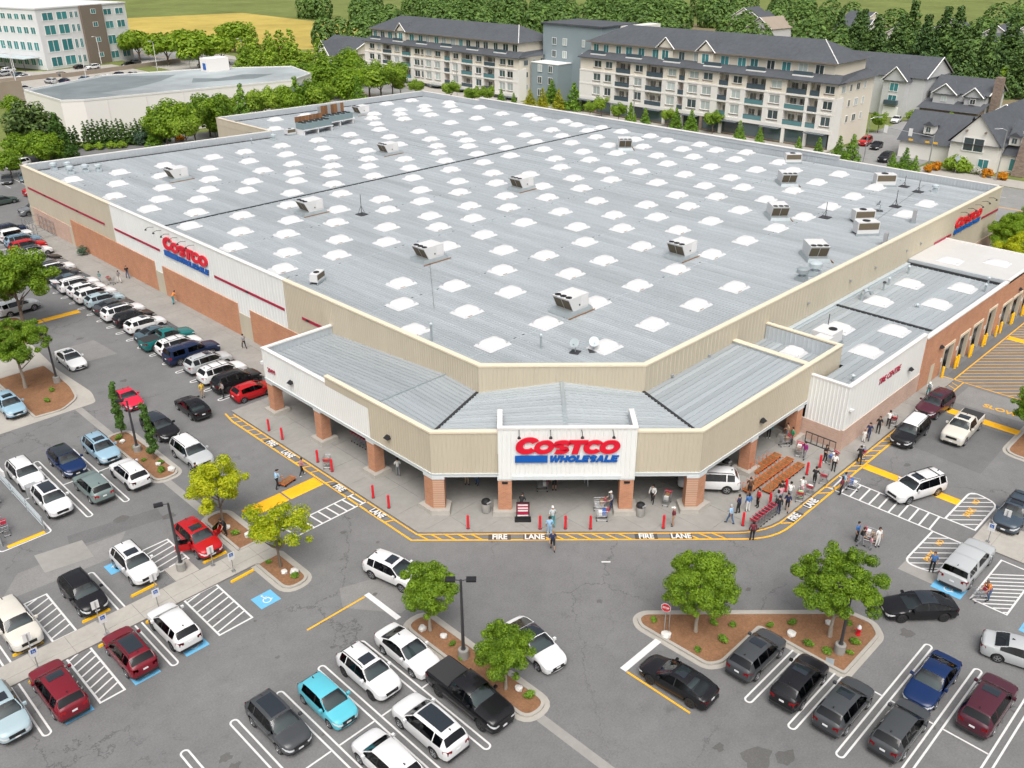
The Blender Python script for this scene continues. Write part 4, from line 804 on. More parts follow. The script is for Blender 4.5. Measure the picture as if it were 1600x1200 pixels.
# antenna masts and dishes
def dish(x, y, label, r=.4, az=200):
    u = thing('satellite_dish', label, 'satellite dish', (x, y, DECK+.03), R(az)); MB().bar((0, 0, 0), (0, 0, .8), .05).build('mast', 'galv', u); MB().box(-.4, .4, -.4, .4, 0, .06).build('base', 'dark_metal', u)
    o = MB().lathe([(.03, .0), (r*.6, .06), (r, .18), (r+.02, .19)], 14).build('reflector', 'galv', u, (.1, 0, .9), smooth=60); o.rotation_euler = (0, R(60), 0)
    MB().bar((.1, 0, .8), (.65, 0, 1.0), .02).build('feed_arm', 'dark_metal', u)
dish(10.0, 7.9, 'left of two grey satellite dishes near the roof edge over the entrance'); dish(11.3, 7.0, 'right of two grey satellite dishes near the roof edge over the entrance', .42, 230); dish(70.2, 8.8, 'small dark dish among the masts at the roof\'s right end', .4, 120)
def mast(x, y, h, label):
    u = thing('antenna_mast', label, 'antenna', (x, y, DECK+.03)); MB().box(-.6, .6, -.6, .6, 0, .09).build('ballast_frame', 'dark_metal', u); MB().bar((0, 0, 0), (0, 0, h), .04).build('pole', 'dark_metal', u)
    for a in (0, 120, 240): MB().bar((.5*math.cos(R(a)), .5*math.sin(R(a)), .08), (0, 0, h*.45), .025, n=4).build('brace', 'dark_metal', u)
mast(22.8, 55.4, 2.6, 'thin tripod mast on the left half of the roof'); mast(73.5, 8.2, 2.2, 'slim mast with a white sensor near the right parapet'); mast(83.0, 9.2, 1.6, 'short mast on a cross base at the roof\'s right end'); mast(84.5, 11.8, 1.5, 'short mast on a square base beside the right end condenser'); mast(62.5, 12.3, 2.0, 'mast with a small box behind the white condensers')
# large refrigeration condensers with rusty screens
def bank(x, y, label, rz, screen, big):
    u = thing('refrigeration_condenser', label, 'condenser', (x, y, DECK+.03), rz)
    for i in (-3.1, 0, 3.1): MB().box(i-.1, i+.1, -1.2, 1.2, 0, .9).build('leg_frame', 'white_paint', u)
    MB().box(-3.4, 3.4, -1.3, -1.15, .8, .95).build('rail', 'white_paint', u); MB().box(-3.4, 3.4, 1.15, 1.3, .8, .95).build('rail', 'white_paint', u)
    mat('teal_box', (.20, .27, .285), .5, var=.1, scale=3); MB().box(-3.2, 3.2, -1.1, 1.1, .95, 2.0).build('coil_box', 'teal_box', u)
    for i in range(5):
        for j in (-1, 1): MB().lathe([(.46, 0), (.46, .1), (.38, .11), (.38, .04), (.04, .04)], 12).build('fan', 'black', u, (-2.55+1.27*i, .53*j, 2.0))
    if screen:
        for i in range(8): MB().box(-3.1+.78*i, -3.1+.78*i+.72, 1.3, 1.36, 1.9, 2.9 if not big else 3.6).build('screen_slat', 'wood' if not big or i % 3 else 'grey_paint', u)
bank(49.5, 105.6, 'left bank of grey refrigeration condensers on a white frame', R(4), True, False); bank(56.3, 108.4, 'right bank of refrigeration condensers beside a tall rusty screen', R(4), True, True)
u = condenser(45.0, 106.5, 'low pale service box left of the refrigeration condensers', .8)
# tyre centre rooftop unit
u = thing('packaged_unit', 'white packaged unit with a fan and thin flue on the tyre centre roof', 'rooftop unit', (33.0, -3.6, TD+.05), R(0)); MB().box(-1.1, 1.1, -1.0, 1.0, .3, 1.35).build('cabinet', 'skylight_white', u); MB().lathe([(.4, 0), (.4, .07), (.3, .08)], 14).build('fan', 'black', u, (.4, -.3, 1.35)); MB().box(-1.2, 1.2, -1.1, 1.1, 0, .3).build('roof_curb', 'galv', u); MB().bar((1.2, .6, .3), (1.2, .6, 2.4), .04).build('flue', 'dark_metal', u); MB().box(-2.2, -1.15, -1.2, .2, .5, 1.3).build('intake_hood', 'skylight_white', u)
# ------------------------------------------------------------------ wall signs
def ell(cx, cz, rx, rz, a0, a1, n, sh): return [(cx+rx*math.cos(R(a0+(a1-a0)*k/n))+sh*(cz+rz*math.sin(R(a0+(a1-a0)*k/n))), cz+rz*math.sin(R(a0+(a1-a0)*k/n))) for k in range(n+1)]
def ring(mb, cx, cz, rx, rz, ix, iz, a0, a1, sh, dep, n=22):
    o = ell(cx, cz, rx, rz, a0, a1, n, sh); i = ell(cx, cz, ix, iz, a0, a1, n, sh)
    for k in range(n): quadx(mb, [o[k], o[k+1], i[k+1], i[k]], dep)
    if abs(a1-a0) < 359: mb.poly([(o[0][0], 0, o[0][1]), (o[0][0], -dep, o[0][1]), (i[0][0], -dep, i[0][1]), (i[0][0], 0, i[0][1])]); mb.poly([(i[-1][0], 0, i[-1][1]), (i[-1][0], -dep, i[-1][1]), (o[-1][0], -dep, o[-1][1]), (o[-1][0], 0, o[-1][1])])
def quadx(mb, p, dep):
    a, b, c, d_ = p; mb.poly([(a[0], -dep, a[1]), (d_[0], -dep, d_[1]), (c[0], -dep, c[1]), (b[0], -dep, b[1])]); mb.poly([(a[0], 0, a[1]), (a[0], -dep, a[1]), (b[0], -dep, b[1]), (b[0], 0, b[1])]); mb.poly([(c[0], 0, c[1]), (c[0], -dep, c[1]), (d_[0], -dep, d_[1]), (d_[0], 0, d_[1])])
def polyx(mb, pts, sh, dep):
    q = [(x+sh*z, z) for x, z in pts]; n = len(q)
    ar = sum(q[i-1][0]*q[i][1]-q[i][0]*q[i-1][1] for i in range(n))
    if ar < 0: q = q[::-1]
    mb.poly([(x, -dep, z) for x, z in q])
    for i in range(n): a, b = q[i-1], q[i]; mb.poly([(a[0], 0, a[1]), (b[0], 0, b[1]), (b[0], -dep, b[1]), (a[0], -dep, a[1])])
def stroke(mb, pts, w, sh, dep):
    n = len(pts); P = [Vector(p) for p in pts]; L_, R_ = [], []
    for i in range(n):
        d_ = ((P[min(i+1, n-1)]-P[i-1 if i else 0])).normalized(); nn = Vector((-d_.y, d_.x)); L_.append(P[i]+nn*w/2); R_.append(P[i]-nn*w/2)
    f = lambda v: (v.x+sh*v.y, v.y)
    for i in range(n-1): quadx(mb, [f(L_[i]), f(L_[i+1]), f(R_[i+1]), f(R_[i])][::-1], dep)
def letter(c, x, w, h, sh, dep):
    """heavy slanted capital, base line z = 0"""
    mb = MB(); cx, cz = x+w/2, h/2
    if c == 'O': ring(mb, cx, cz, w/2, h/2, w*.22, h*.21, 0, 360, sh, dep)
    elif c == 'C': ring(mb, cx, cz, w/2, h/2, w*.20, h*.22, 38, 322, sh, dep)
    elif c == 'S':
        t = h*.30; pts = [(x+w*.93, h*.70)]+[(cx+(w/2-t/2)*math.cos(R(a)), h*.72+(h*.28-t/2)*math.sin(R(a))) for a in range(25, 271, 27)]
        pts += [(cx+(w/2-t/2)*math.cos(R(a)), h*.28+(h*.28-t/2)*math.sin(R(a))) for a in range(80, -156, -27)]; stroke(mb, pts, t, sh, dep)
    elif c == 'T': polyx(mb, [(x, h), (x+w, h), (x+w, h*.70), (x+w*.67, h*.70), (x+w*.67, 0), (x+w*.33, 0), (x+w*.33, h*.70), (x, h*.70)], sh, dep)
    elif c == 'H': polyx(mb, [(x, 0), (x, h), (x+w*.35, h), (x+w*.35, h*.64), (x+w*.65, h*.64), (x+w*.65, h), (x+w, h), (x+w, 0), (x+w*.65, 0), (x+w*.65, h*.36), (x+w*.35, h*.36), (x+w*.35, 0)], sh, dep)
    elif c == 'L': polyx(mb, [(x, 0), (x, h), (x+w*.4, h), (x+w*.4, h*.3), (x+w, h*.3), (x+w, 0)], sh, dep)
    elif c == 'E': polyx(mb, [(x, 0), (x, h), (x+w, h), (x+w, h*.77), (x+w*.42, h*.77), (x+w*.42, h*.61), (x+w*.92, h*.61), (x+w*.92, h*.40), (x+w*.42, h*.40), (x+w*.42, h*.23), (x+w, h*.23), (x+w, 0)], sh, dep)
    elif c == 'A': polyx(mb, [(x, 0), (x+w*.33, h), (x+w*.67, h), (x+w, 0), (x+w*.68, 0), (x+w*.62, h*.2), (x+w*.38, h*.2), (x+w*.32, 0)], sh, dep)
    elif c == 'W': polyx(mb, [(x, h), (x+w*.26, h), (x+w*.30, h*.42), (x+w*.42, h), (x+w*.58, h), (x+w*.70, h*.42), (x+w*.74, h), (x+w, h), (x+w*.82, 0), (x+w*.6, 0), (x+w*.5, h*.5), (x+w*.4, 0), (x+w*.18, 0)], sh, dep)
    return mb
def logo(name, label, loc, rz, s):
    """red six-letter word over a blue bar and a blue second word; unit layout 7.7 wide"""
    u = thing(name, label, 'sign', loc, rz); sh = .26; h = 1.16*s
    xs2 = [(-3.87, 1.78, 1.42), (-2.47, 1.47, 1.16), (-1.13, 1.33, 1.16), (-.02, 1.4, 1.16), (1.17, 1.5, 1.16), (2.37, 1.52, 1.16)]
    for c, (x, w_, hh) in zip('COSTCO', xs2): letter(c, (x-.1)*s, w_*s, hh*s, sh, .12*s).build('letter', 'red_sign', u, (0, 0, .72*s))
    mb = MB(); polyx(mb, [(-3.85*s, 0), (-3.85*s, .56*s), (-1.42*s, .56*s), (-1.42*s, 0)], 0, .12*s); mb.build('blue_bar', 'blue_sign', u)
    x = -1.37
    for c, w_ in zip('WHOLESALE', (.82, .56, .6, .46, .5, .54, .6, .46, .52)): letter(c, x*s, w_*s, .56*s, .26, .1*s).build('letter', 'blue_sign', u); x += w_+.008
    return u
def goose(u, x, z, out=.9):
    MB().tube([(x, 0, z), (x, -out*.6, z+.12), (x, -out, z-.02)], .03, 5).build('lamp_arm', 'black', u); MB().lathe([(.03, .1), (.1, .02), (.14, -.1)], 8, (x, -out, z-.08)).build('lamp_shade', 'black', u)
u = logo('wall_sign', 'red and blue store sign on the white panel over the entrance', (*cs(.12, -.05), 4.85), R(-45), 1.0)
for s in (-3.55, -1.25, 1.05, 3.33): goose(u, s, 2.72)
u = logo('wall_sign', 'red and blue store sign on the long left wall above the brick', (X0-.06, 60.1, 5.75), R(-90), 1.17); u.scale = (1.19, 1, 1)
for s in (-6.2, -4.5, -2.8, -1.1, .6, 2.3): goose(u, s, 3.0, 1.0)
u = logo('wall_sign', 'red and blue store sign at the far end of the right wall', (78.75, Y0-.06, 5.85), 0, .95); u.scale = (1.2, 1, 1)
for s in (-2.8, -.8, 1.2, 3.2, 5.2): goose(u, s, 2.7, 1.0)
u = thing('wall_sign', 'crimson letters reading TIRE CENTRE on the white annex wall', 'sign', (31.95, TY-.03, 4.6)); o = link('lettering', textmesh('TIRE CENTRE', .82, 'crimson', bold=.018, extrude=.02, sx=.92, shear=.2), u); o.rotation_euler = (R(90), 0, 0)
# ------------------------------------------------------------------ trees and plants
leafmat('leaf_maple', (.07, .155, .012), (.31, .47, .035), .45); leafmat('leaf_lime', (.22, .34, .010), (.66, .68, .03), .5); leafmat('leaf_dark', (0.027, 0.075, 0.015), (0.109, 0.217, 0.036))
leafmat('leaf_light', (.11, .22, .02), (.36, .50, .05), .4); leafmat('leaf_cone', (0.075, 0.180, 0.018), (0.261, 0.435, 0.043)); leafmat('leaf_gold', (.20, .24, .012), (.48, .46, .03)); leafmat('leaf_fir', (.035, .085, .025), (.13, .22, .05), .2)
leafmat('leaf_pine', (0.038, 0.075, 0.022), (0.145, 0.217, 0.051), .2); leafmat('leaf_field', (.13, .24, .012), (.30, .42, .03)); leafmat('leaf_blue', (.05, .10, .06), (.14, .22, .13), .2); leafmat('leaf_woods', (.05, .11, .028), (.19, .31, .07)); leafmat('petal_orange', (.55, .17, .01), (.70, .35, .02)); leafmat('petal_white', (.5, .5, .42), (.75, .75, .68))
def leafmesh(name, blobs, n, ls, m, seed, jit=.35, flat=.35, fill=.35, drop=0):
    """n leaf-sized quads spread over the surface of many clumps; blobs = (centre, radii)"""
    rr = random.Random(seed); V = []; F = []
    wts = [b[1][0]*b[1][1]+b[1][0]*b[1][2]+b[1][1]*b[1][2] for b in blobs]; tot = sum(wts)
    for (c, r), w_ in zip(blobs, wts):
        for _ in range(max(3, int(n*w_/tot))):
            u = Vector((rr.gauss(0, 1), rr.gauss(0, 1), rr.gauss(0, 1))).normalized(); k = 1-rr.random()**2*fill
            p = Vector((c[0]+u.x*r[0]*k, c[1]+u.y*r[1]*k, c[2]+u.z*r[2]*k))
            nrm = (u+Vector((rr.uniform(-1, 1), rr.uniform(-1, 1), rr.uniform(-.6, 1)))*jit*1.6+Vector((0, 0, flat))).normalized()
            t = nrm.orthogonal().normalized(); a = rr.uniform(0, 6.28); t = (t*math.cos(a)+nrm.cross(t)*math.sin(a)); b_ = nrm.cross(t); s = ls*rr.uniform(.6, 1.25)
            i = len(V); V += [tuple(p+t*s*.62), tuple(p+b_*s*.36+nrm*s*.06), tuple(p-t*s*.55-Vector((0, 0, drop*s))), tuple(p-b_*s*.36+nrm*s*.06)]; F.append((i, i+1, i+2, i+3))
    me = bpy.data.meshes.new(name); me.from_pydata(V, [], F); me.materials.append(M[m]); me.update(); return me
def blobs_round(seed, rx, rz, zc, n, br, hole=.0):
    rr = random.Random(seed); out = []
    while len(out) < n:
        u = Vector((rr.gauss(0, 1), rr.gauss(0, 1), rr.gauss(0, 1))).normalized(); k = rr.uniform(.35, 1.02)
        if u.z < -.55 and rr.random() < .7: continue
        s = br*rr.uniform(.5, 1.35); out.append(((u.x*(rx-s*.7)*k*1.05, u.y*(rx-s*.7)*k*1.05, zc+u.z*(rz-s*.6)*k), (s, s, s*.75)))
    return out
def blobs_cone(seed, r, h, z0, n, rag=.25, pw=1.0):
    rr = random.Random(seed); out = []
    for k in range(n):
        t = (k+.5)/n; z = z0+(h-z0)*t; rad = r*(1-t)**pw+.06*r; a = k*2.4+rr.uniform(-.4, .4); s = max(.18*r, rad*rr.uniform(.42, .62)); q = max(0, rad-s*.7)*rr.uniform(.8, 1+rag)
        out.append(((q*math.cos(a), q*math.sin(a), z), (s, s, s*.8)))
    return out
TREE = {}
def make_kind(key, crown, trunk_h, tr, m_bark='bark', limbs=5, spread=.5, seed=1):
    rr = random.Random(seed); parts = [('crown', crown, None)]
    mb = MB(); pts = [Vector((0, 0, -.1))]; n = 4
    for i in range(1, n+1): pts.append(Vector((rr.uniform(-.05, .05)*trunk_h*.3, rr.uniform(-.05, .05)*trunk_h*.3, trunk_h*i/n)))
    prev = None; V = []; Fc = []
    for i, p in enumerate(pts):
        rad = tr*(1.25 if i == 0 else 1-.6*i/n)
        for k in range(7): V.append((p.x+rad*math.cos(k*.8976), p.y+rad*math.sin(k*.8976), p.z))
        if i:
            for k in range(7): Fc.append(((i-1)*7+k, (i-1)*7+(k+1) % 7, i*7+(k+1) % 7, i*7+k))
    mb.raw(V, Fc); parts.append(('trunk', mb.mesh('trunk', m_bark, 60), None))
    for k in range(limbs):
        a = k*6.28/max(1, limbs)+rr.uniform(-.4, .4); z = trunk_h*rr.uniform(.45, .8); L_ = spread*rr.uniform(.6, 1.0)
        q = Vector((math.cos(a)*L_, math.sin(a)*L_, z+L_*rr.uniform(.6, 1.1))); mid = Vector((math.cos(a)*L_*.4, math.sin(a)*L_*.4, z+L_*.25))
        parts.append(('limb', MB().bar((0, 0, z-.1), mid, tr*.45, tr*.33, 5).bar(mid, q, tr*.33, tr*.12, 5).mesh('limb', m_bark), None))
    TREE[key] = parts
def tree(key, name, label, x, y, s=1.0, rz=None, group=None, sz=None, z=0.0):
    u = thing(name, label, 'tree', (x, y, z), random.uniform(0, 6.28) if rz is None else rz, group); u.scale = (s, s, sz or s)
    for nm, me, _ in TREE[key]: link(nm, me, u)
    return u
# kinds (unit sizes in metres)
make_kind('mapleA', leafmesh('crown', blobs_round(1, 2.5, 2.3, 3.75, 110, .46), 44000, .115, 'leaf_maple', 11, fill=.6), 3.4, .13, 'bark_pale', 7, 1.3, 1)
make_kind('mapleB', leafmesh('crown', blobs_round(2, 3.0, 1.9, 4.5, 120, .46), 46000, .115, 'leaf_maple', 12, fill=.6), 4.0, .14, 'bark_pale', 8, 1.7, 2)
make_kind('mapleC', leafmesh('crown', blobs_round(3, 1.85, 2.0, 3.15, 72, .42), 31000, .11, 'leaf_maple', 13, fill=.6), 2.8, .11, 'bark_pale', 6, 1.0, 3)
make_kind('limeA', leafmesh('crown', blobs_round(4, 2.3, 2.3, 3.5, 40, .58), 15000, .14, 'leaf_lime', 14, fill=.7), 3.2, .1, 'bark', 7, 1.4, 4)
make_kind('limeB', leafmesh('crown', blobs_round(5, 2.6, 2.2, 3.45, 28, .56), 9500, .14, 'leaf_lime', 15, fill=.75), 3.3, .1, 'bark', 8, 1.6, 5)
make_kind('column', leafmesh('crown', [((random.uniform(-.22, .22), random.uniform(-.22, .22), .9+.165*k), (.34-.004*k, .34-.004*k, .26)) for k in range(27)], 3600, .15, 'leaf_dark', 16), 2.4, .07, 'bark', 2, .3, 6)
make_kind('bigmaple', leafmesh('crown', blobs_round(7, 3.9, 3.2, 5.4, 80, .86), 38000, .19, 'leaf_maple', 17, fill=.55), 4.4, .2, 'bark', 6, 2.0, 7)
make_kind('round', leafmesh('crown', blobs_round(8, 1.0, 1.05, 1.35, 34, .36), 5200, .11, 'leaf_maple', 18), 1.1, .05, 'bark', 3, .4, 8)
make_kind('lightround', leafmesh('crown', blobs_round(9, 1.0, 1.0, 1.3, 30, .36), 4800, .11, 'leaf_light', 19), 1.1, .05, 'bark', 3, .4, 9)
make_kind('cone', leafmesh('crown', blobs_cone(10, .9, 2.9, .15, 30, .2, .8), 2600, .15, 'leaf_cone', 20), 1.0, .05, 'bark', 0, .2, 10)
make_kind('goldcone', leafmesh('crown', blobs_cone(11, .95, 2.8, .15, 28, .25, .8), 2400, .15, 'leaf_gold', 21), 1.0, .05, 'bark', 0, .2, 11)
make_kind('poplar', leafmesh('crown', blobs_cone(12, .8, 3.6, .3, 30, .3, .6), 3000, .16, 'leaf_light', 22), 1.4, .05, 'bark', 0, .2, 12)
make_kind('field', leafmesh('crown', blobs_round(13, 1.0, .75, .95, 28, .38), 2400, .16, 'leaf_field', 23), .8, .05, 'bark', 3, .4, 13)
make_kind('fir', leafmesh('crown', blobs_cone(14, .95, 3.4, .15, 46, .5, .95), 4200, .17, 'leaf_fir', 24, drop=.3), 1.6, .07, 'bark', 0, .2, 14)
make_kind('spruce', leafmesh('crown', blobs_cone(15, .95, 3.3, .2, 44, .55, .9), 4200, .16, 'leaf_dark', 25, drop=.4), 1.6, .07, 'bark', 0, .2, 15)
make_kind('pine', leafmesh('crown', blobs_round(16, 1.05, 1.15, 1.45, 40, .3), 3600, .13, 'leaf_pine', 26, fill=.6), 2.0, .07, 'bark', 5, .5, 16)
make_kind('shrub', leafmesh('crown', blobs_round(17, 1.0, .8, .6, 22, .4), 1500, .2, 'leaf_light', 27), .4, .05, 'bark', 2, .3, 17)
make_kind('orange', leafmesh('crown', blobs_round(18, 1.0, .8, .6, 18, .4), 900, .25, 'petal_orange', 28), .4, .05, 'bark', 2, .3, 18)
make_kind('whitebloom', leafmesh('crown', blobs_round(19, 1.0, .8, .6, 18, .4), 900, .22, 'petal_white', 29), .4, .05, 'bark', 2, .3, 19)
make_kind('bluebush', leafmesh('crown', blobs_round(20, 1.0, 1.0, 1.0, 24, .4), 1500, .15, 'leaf_blue', 30), .6, .05, 'bark', 2, .3, 20)
make_kind('cedar', leafmesh('crown', blobs_cone(21, .62, 4.6, .1, 26, .15, .55), 1500, .2, 'leaf_dark', 31), .8, .06, 'bark', 0, .2, 21)
make_kind('lowbush', leafmesh('crown', blobs_round(22, .42, .34, .28, 10, .2), 420, .13, 'leaf_cone', 32), .2, .03, 'bark', 2, .15, 22)
# car park trees
tree('limeA', 'young_tree', 'bright yellow-green young tree at the top of the island by the red car', -18.8, 17.9, 1.05, 0)
tree('limeB', 'young_tree', 'sparse yellow-green young tree over the yellow speed hump', -18.6, 10.2, 1.05, 2)
tree('mapleC', 'parking_tree', 'green tree partly hiding a white crossover on the long island', -15.4, -2.3, 1.05, 1)
tree('mapleC', 'parking_tree', 'green tree beside the black pickup at the near end of the long island', -15.5, -9.3, .98, 3.2)
tree('mapleA', 'parking_tree', 'dense round green tree beside the stop sign', -3.5, -14.5, 1.0, .4)
tree('mapleB', 'parking_tree', 'spreading green tree with pale bare trunk near the fire hydrant', 2.1, -20.8, 1.0, 2.3)
tree('column', 'columnar_tree', 'narrow columnar tree at the far end of the small island, before the pink car', -18.4, 36.6, 1.0, .0)
tree('column', 'columnar_tree', 'narrow columnar tree at the near end of the small island, before the black car', -18.2, 30.6, 1.02, 2.0)
tree('bigmaple', 'parking_tree', 'large dark green tree at the left edge beside the parked row', -15.6, 68.6, 1.18, 1.0)
tree('mapleB', 'parking_tree', 'green tree at the left edge over the rounded mulch island', -21.0, 52.8, 1.18, 4.0)
tree('mapleA', 'parking_tree', 'green tree at the right edge on the tyre centre island', 37.2, -21.6, .95, 4.0)
for k, (x, y, s) in enumerate(((80.5, -5.2, 1.5), (86.5, -2.6, 1.55), (92.8, -3.6, 1.6), (77.0, -9.5, 1.2), (90, -9, 1.4), (97, -8, 1.4))):
    tree('limeA' if k % 3 == 0 else 'mapleA', 'border_tree', f'leafy green tree below the right wall sign, {ORD[k]} from the tyre centre', x, y, s*.72, k*1.3, 'trees behind the tyre centre')
# low plants and boulders in the islands
bushes = [(-18.9, 36.2), (-18.6, 33.4), (-18.2, 29.6), (-19.0, 31.0), (-18.7, 28.3), (-18.9, 16.0), (-18.2, 14.9), (-19.0, 11.2), (-18.5, 8.5), (-15.3, -4.3), (-15.7, -5.6), (-15.0, -10.7), (-4.6, -12.0), (-2.1, -14.9), (-4.9, -15.6), (-3.0, -16.2), (.2, -17.6), (1.4, -18.5), (-1.4, -15.9), (.6, -21.4), (2.6, -22.2), (4.0, -21.2), (.4, -20.2), (1.5, -22.4), (-19.4, 50.2), (-20.6, 48.2), (36.0, -23.4), (39.0, -21.7)]
rk = random.Random(5)
def isl(x, y):
    if x > 20: return 'tyre centre island'
    if x > -6: return 'big island by the hydrant'
    if x > -17: return 'long island'
    if y > 40: return 'rounded island at the left'
    if y > 24: return 'small island with columnar trees'
    return 'island by the red car' if y > 13 else 'island under the sparse tree'
icnt = {}
def which(x, y, kind):
    i = isl(x, y); icnt[(i, kind)] = icnt.get((i, kind), 0)+1; return f'in the {i}, {ORD[icnt[(i, kind)]-1]} from its far end'
for k, (x, y) in enumerate(sorted(bushes, key=lambda p: -(p[0]+p[1]))):
    s = rk.uniform(.55, .95); u = tree('lowbush', 'low_shrub', 'small green shrub '+which(x, y, 's'), x, y, s, None, 'shrubs in the islands', z=.11); u['category'] = 'shrub'
mb = MB(); rk = random.Random(9); vs = []; bm = bmesh.new(); bmesh.ops.create_icosphere(bm, subdivisions=2, radius=.3)
for v in bm.verts: v.co *= rk.uniform(.82, 1.12); v.co.z *= .75
me_rock = bpy.data.meshes.new('boulder'); bm.to_mesh(me_rock); bm.free(); me_rock.materials.append(M['stone'])
for x, y in ((-18.9, 35.4), (-18.4, 29.5), (-18.0, 27.9), (-18.9, 17.1), (-18.3, 15.1), (-18.8, 9.4), (-18.3, 8.9), (-15.7, -1.9), (-15.2, -3.4), (-15.0, -9.9), (-5.2, -13.4), (.5, -19.0), (3.1, -20.2), (37.0, -24.0)):
    o = link('boulder', me_rock, None, (x, y, .22), rk.uniform(0, 6)); o.scale = (rk.uniform(.8, 1.2),)*3; tag(o, 'pale boulder '+which(x, y, 'b'), 'boulder', 'boulders in the islands')
# background vegetation: x, y, mid height, radius, kind
BG = "42.1,151.0,6.0,3.3,d 43.5,145.0,5.0,2.6,l 54.2,155.2,6.0,3.9,d 63.8,162.6,5.0,2.5,l 76.8,163.7,5.0,3.7,l 81.4,161.7,5.0,2.9,c 86.0,156.7,5.0,3.2,l 102.1,188.6,5.0,4.6,d 105.1,178.2,6.0,6.0,d 110.4,165.4,5.0,5.0,l 95.0,154.5,5.0,2.4,c 115.3,221.7,6.0,5.2,p 110.6,236.7,6.0,3.6,p 107.6,260.7,5.0,7.2,f 119.4,267.2,5.0,5.0,f 105.0,300.9,5.0,5.8,f 106.4,281.4,5.0,6.1,f 119.0,291.9,5.0,5.8,f 104.8,219.2,6.0,3.4,p 129.0,251.6,6.0,3.4,p 126.1,227.9,4.0,4.5,y 142.7,299.6,5.0,6.6,f 119.2,168.2,3.5,2.3,s 119.9,162.1,3.5,2.2,s 122.7,150.8,3.5,2.5,s 120.6,140.2,3.5,2.4,s 125.6,139.6,3.5,2.1,s 127.4,136.4,2.5,1.4,k 126.0,130.4,2.5,1.2,k 128.0,126.6,3.0,1.7,ky 132.5,126.3,3.0,1.6,ky 139.5,129.6,3.5,2.0,k 133.0,121.2,3.0,1.7,ky 135.6,118.3,3.5,2.6,k 129.7,107.9,3.0,1.6,s 132.8,106.9,3.5,2.0,s 128.7,98.1,3.5,1.9,s 131.6,96.9,3.0,1.4,k 127.2,89.3,3.0,1.5,k 132.1,84.2,3.0,1.5,k 133.5,87.4,3.0,1.7,s 131.1,79.4,3.0,1.7,k 134.1,75.6,3.5,2.1,s 128.3,65.2,3.0,1.5,k 129.3,60.9,2.5,1.2,k 126.1,50.2,2.5,1.1,k 127.8,46.7,2.5,1.2,k 127.7,42.4,3.0,1.5,k 126.6,39.2,3.5,1.8,k 127.4,31.4,2.0,1.1,k 128.4,29.5,2.5,1.5,k 127.7,27.3,2.0,1.1,k 160.6,49.4,3.0,1.6,l 134.9,22.6,1.2,2.2,b 133.7,25.6,0.8,1.0,o 131.1,26.1,0.8,0.8,o 135.2,18.7,0.7,1.1,wf 134.5,16.6,0.7,1.1,o 134.6,14.1,0.5,1.1,o 135.3,20.5,1.0,1.1,b 249.7,85.8,6.0,5.5,x 240.0,74.0,7.0,5.7,x 263.3,77.7,7.0,6.1,x 224.7,57.1,7.0,4.9,x 234.8,54.2,8.0,4.6,x 247.6,53.2,8.0,5.7,x 258.1,96.9,6.0,5.2,x 262.7,105.7,6.0,5.3,x 233.1,44.3,7.0,4.1,x 274.6,92.7,7.0,6.4,x 265.4,74.7,8.0,5.7,x 261.4,67.2,7.0,4.6,x 229.5,65.8,2.0,2.9,b 220.7,57.9,2.0,3.2,b 232.5,53.8,2.0,2.9,b 178.8,49.6,1.5,1.4,b 176.3,46.3,1.5,1.2,b 177.9,40.4,2.0,1.5,b 242.4,50.6,3.0,3.4,b 281.1,112.3,6.0,5.1,x 283.9,122.1,6.0,4.7,x 29.9,204.8,4.0,2.9,d 9.3,147.0,3.2,2.2,d 18.8,160.3,6.0,5.1,pine 21.4,153.8,5.0,2.9,spruce 18.3,151.0,3.0,2.3,d 39.3,157.1,2.0,1.5,g 40.1,152.6,2.5,1.5,c 53.9,152.2,2.0,1.5,y 43.2,149.1,7.0,3.6,d 47.4,148.7,6.0,3.0,l 53.7,149.4,7.0,3.3,d 64.1,157.1,6.0,2.4,c 68.1,155.5,6.0,3.2,l 76.2,157.7,6.0,3.0,d 85.3,159.6,6.0,3.4,d 96.1,159.7,7.0,4.2,d 111.1,171.7,6.0,4.1,l 117.0,169.0,5.0,3.4,l 119.1,191.5,7.0,4.8,d 108.6,190.6,8.0,3.9,p 115.0,215.5,8.0,4.3,p 107.4,214.1,8.0,3.4,p 120.4,246.9,8.0,4.2,p 127.9,180.4,5.0,2.8,l 43.4,160.4,4.0,1.9,c 41.5,151.9,4.0,1.8,d 17.8,153.1,4.0,2.9,d 14.8,156.3,4.0,2.6,d"
KINDS = dict(d=('round', 'broadleaf_tree', 'round green tree'), l=('lightround', 'broadleaf_tree', 'light green tree'), c=('cone', 'conical_tree', 'clipped conical tree'), p=('poplar', 'poplar', 'tall narrow poplar'), f=('field', 'broadleaf_tree', 'bright green spreading tree'), y=('lightround', 'broadleaf_tree', 'yellow-green bushy tree'), s=('lightround', 'street_tree', 'light green street tree'), k=('cone', 'conical_tree', 'small conical evergreen'), ky=('goldcone', 'conical_tree', 'golden conical evergreen'), b=('shrub', 'shrub', 'leafy green shrub'), o=('orange', 'flowering_shrub', 'orange flowering shrub'), wf=('whitebloom', 'flowering_shrub', 'white flowering shrub'), x=('fir', 'conifer', 'dark green conifer'), pine=('pine', 'pine_tree', 'open crowned pine'), spruce=('spruce', 'spruce_tree', 'pointed spruce'), g=('bluebush', 'shrub', 'rounded blue-green bush'))
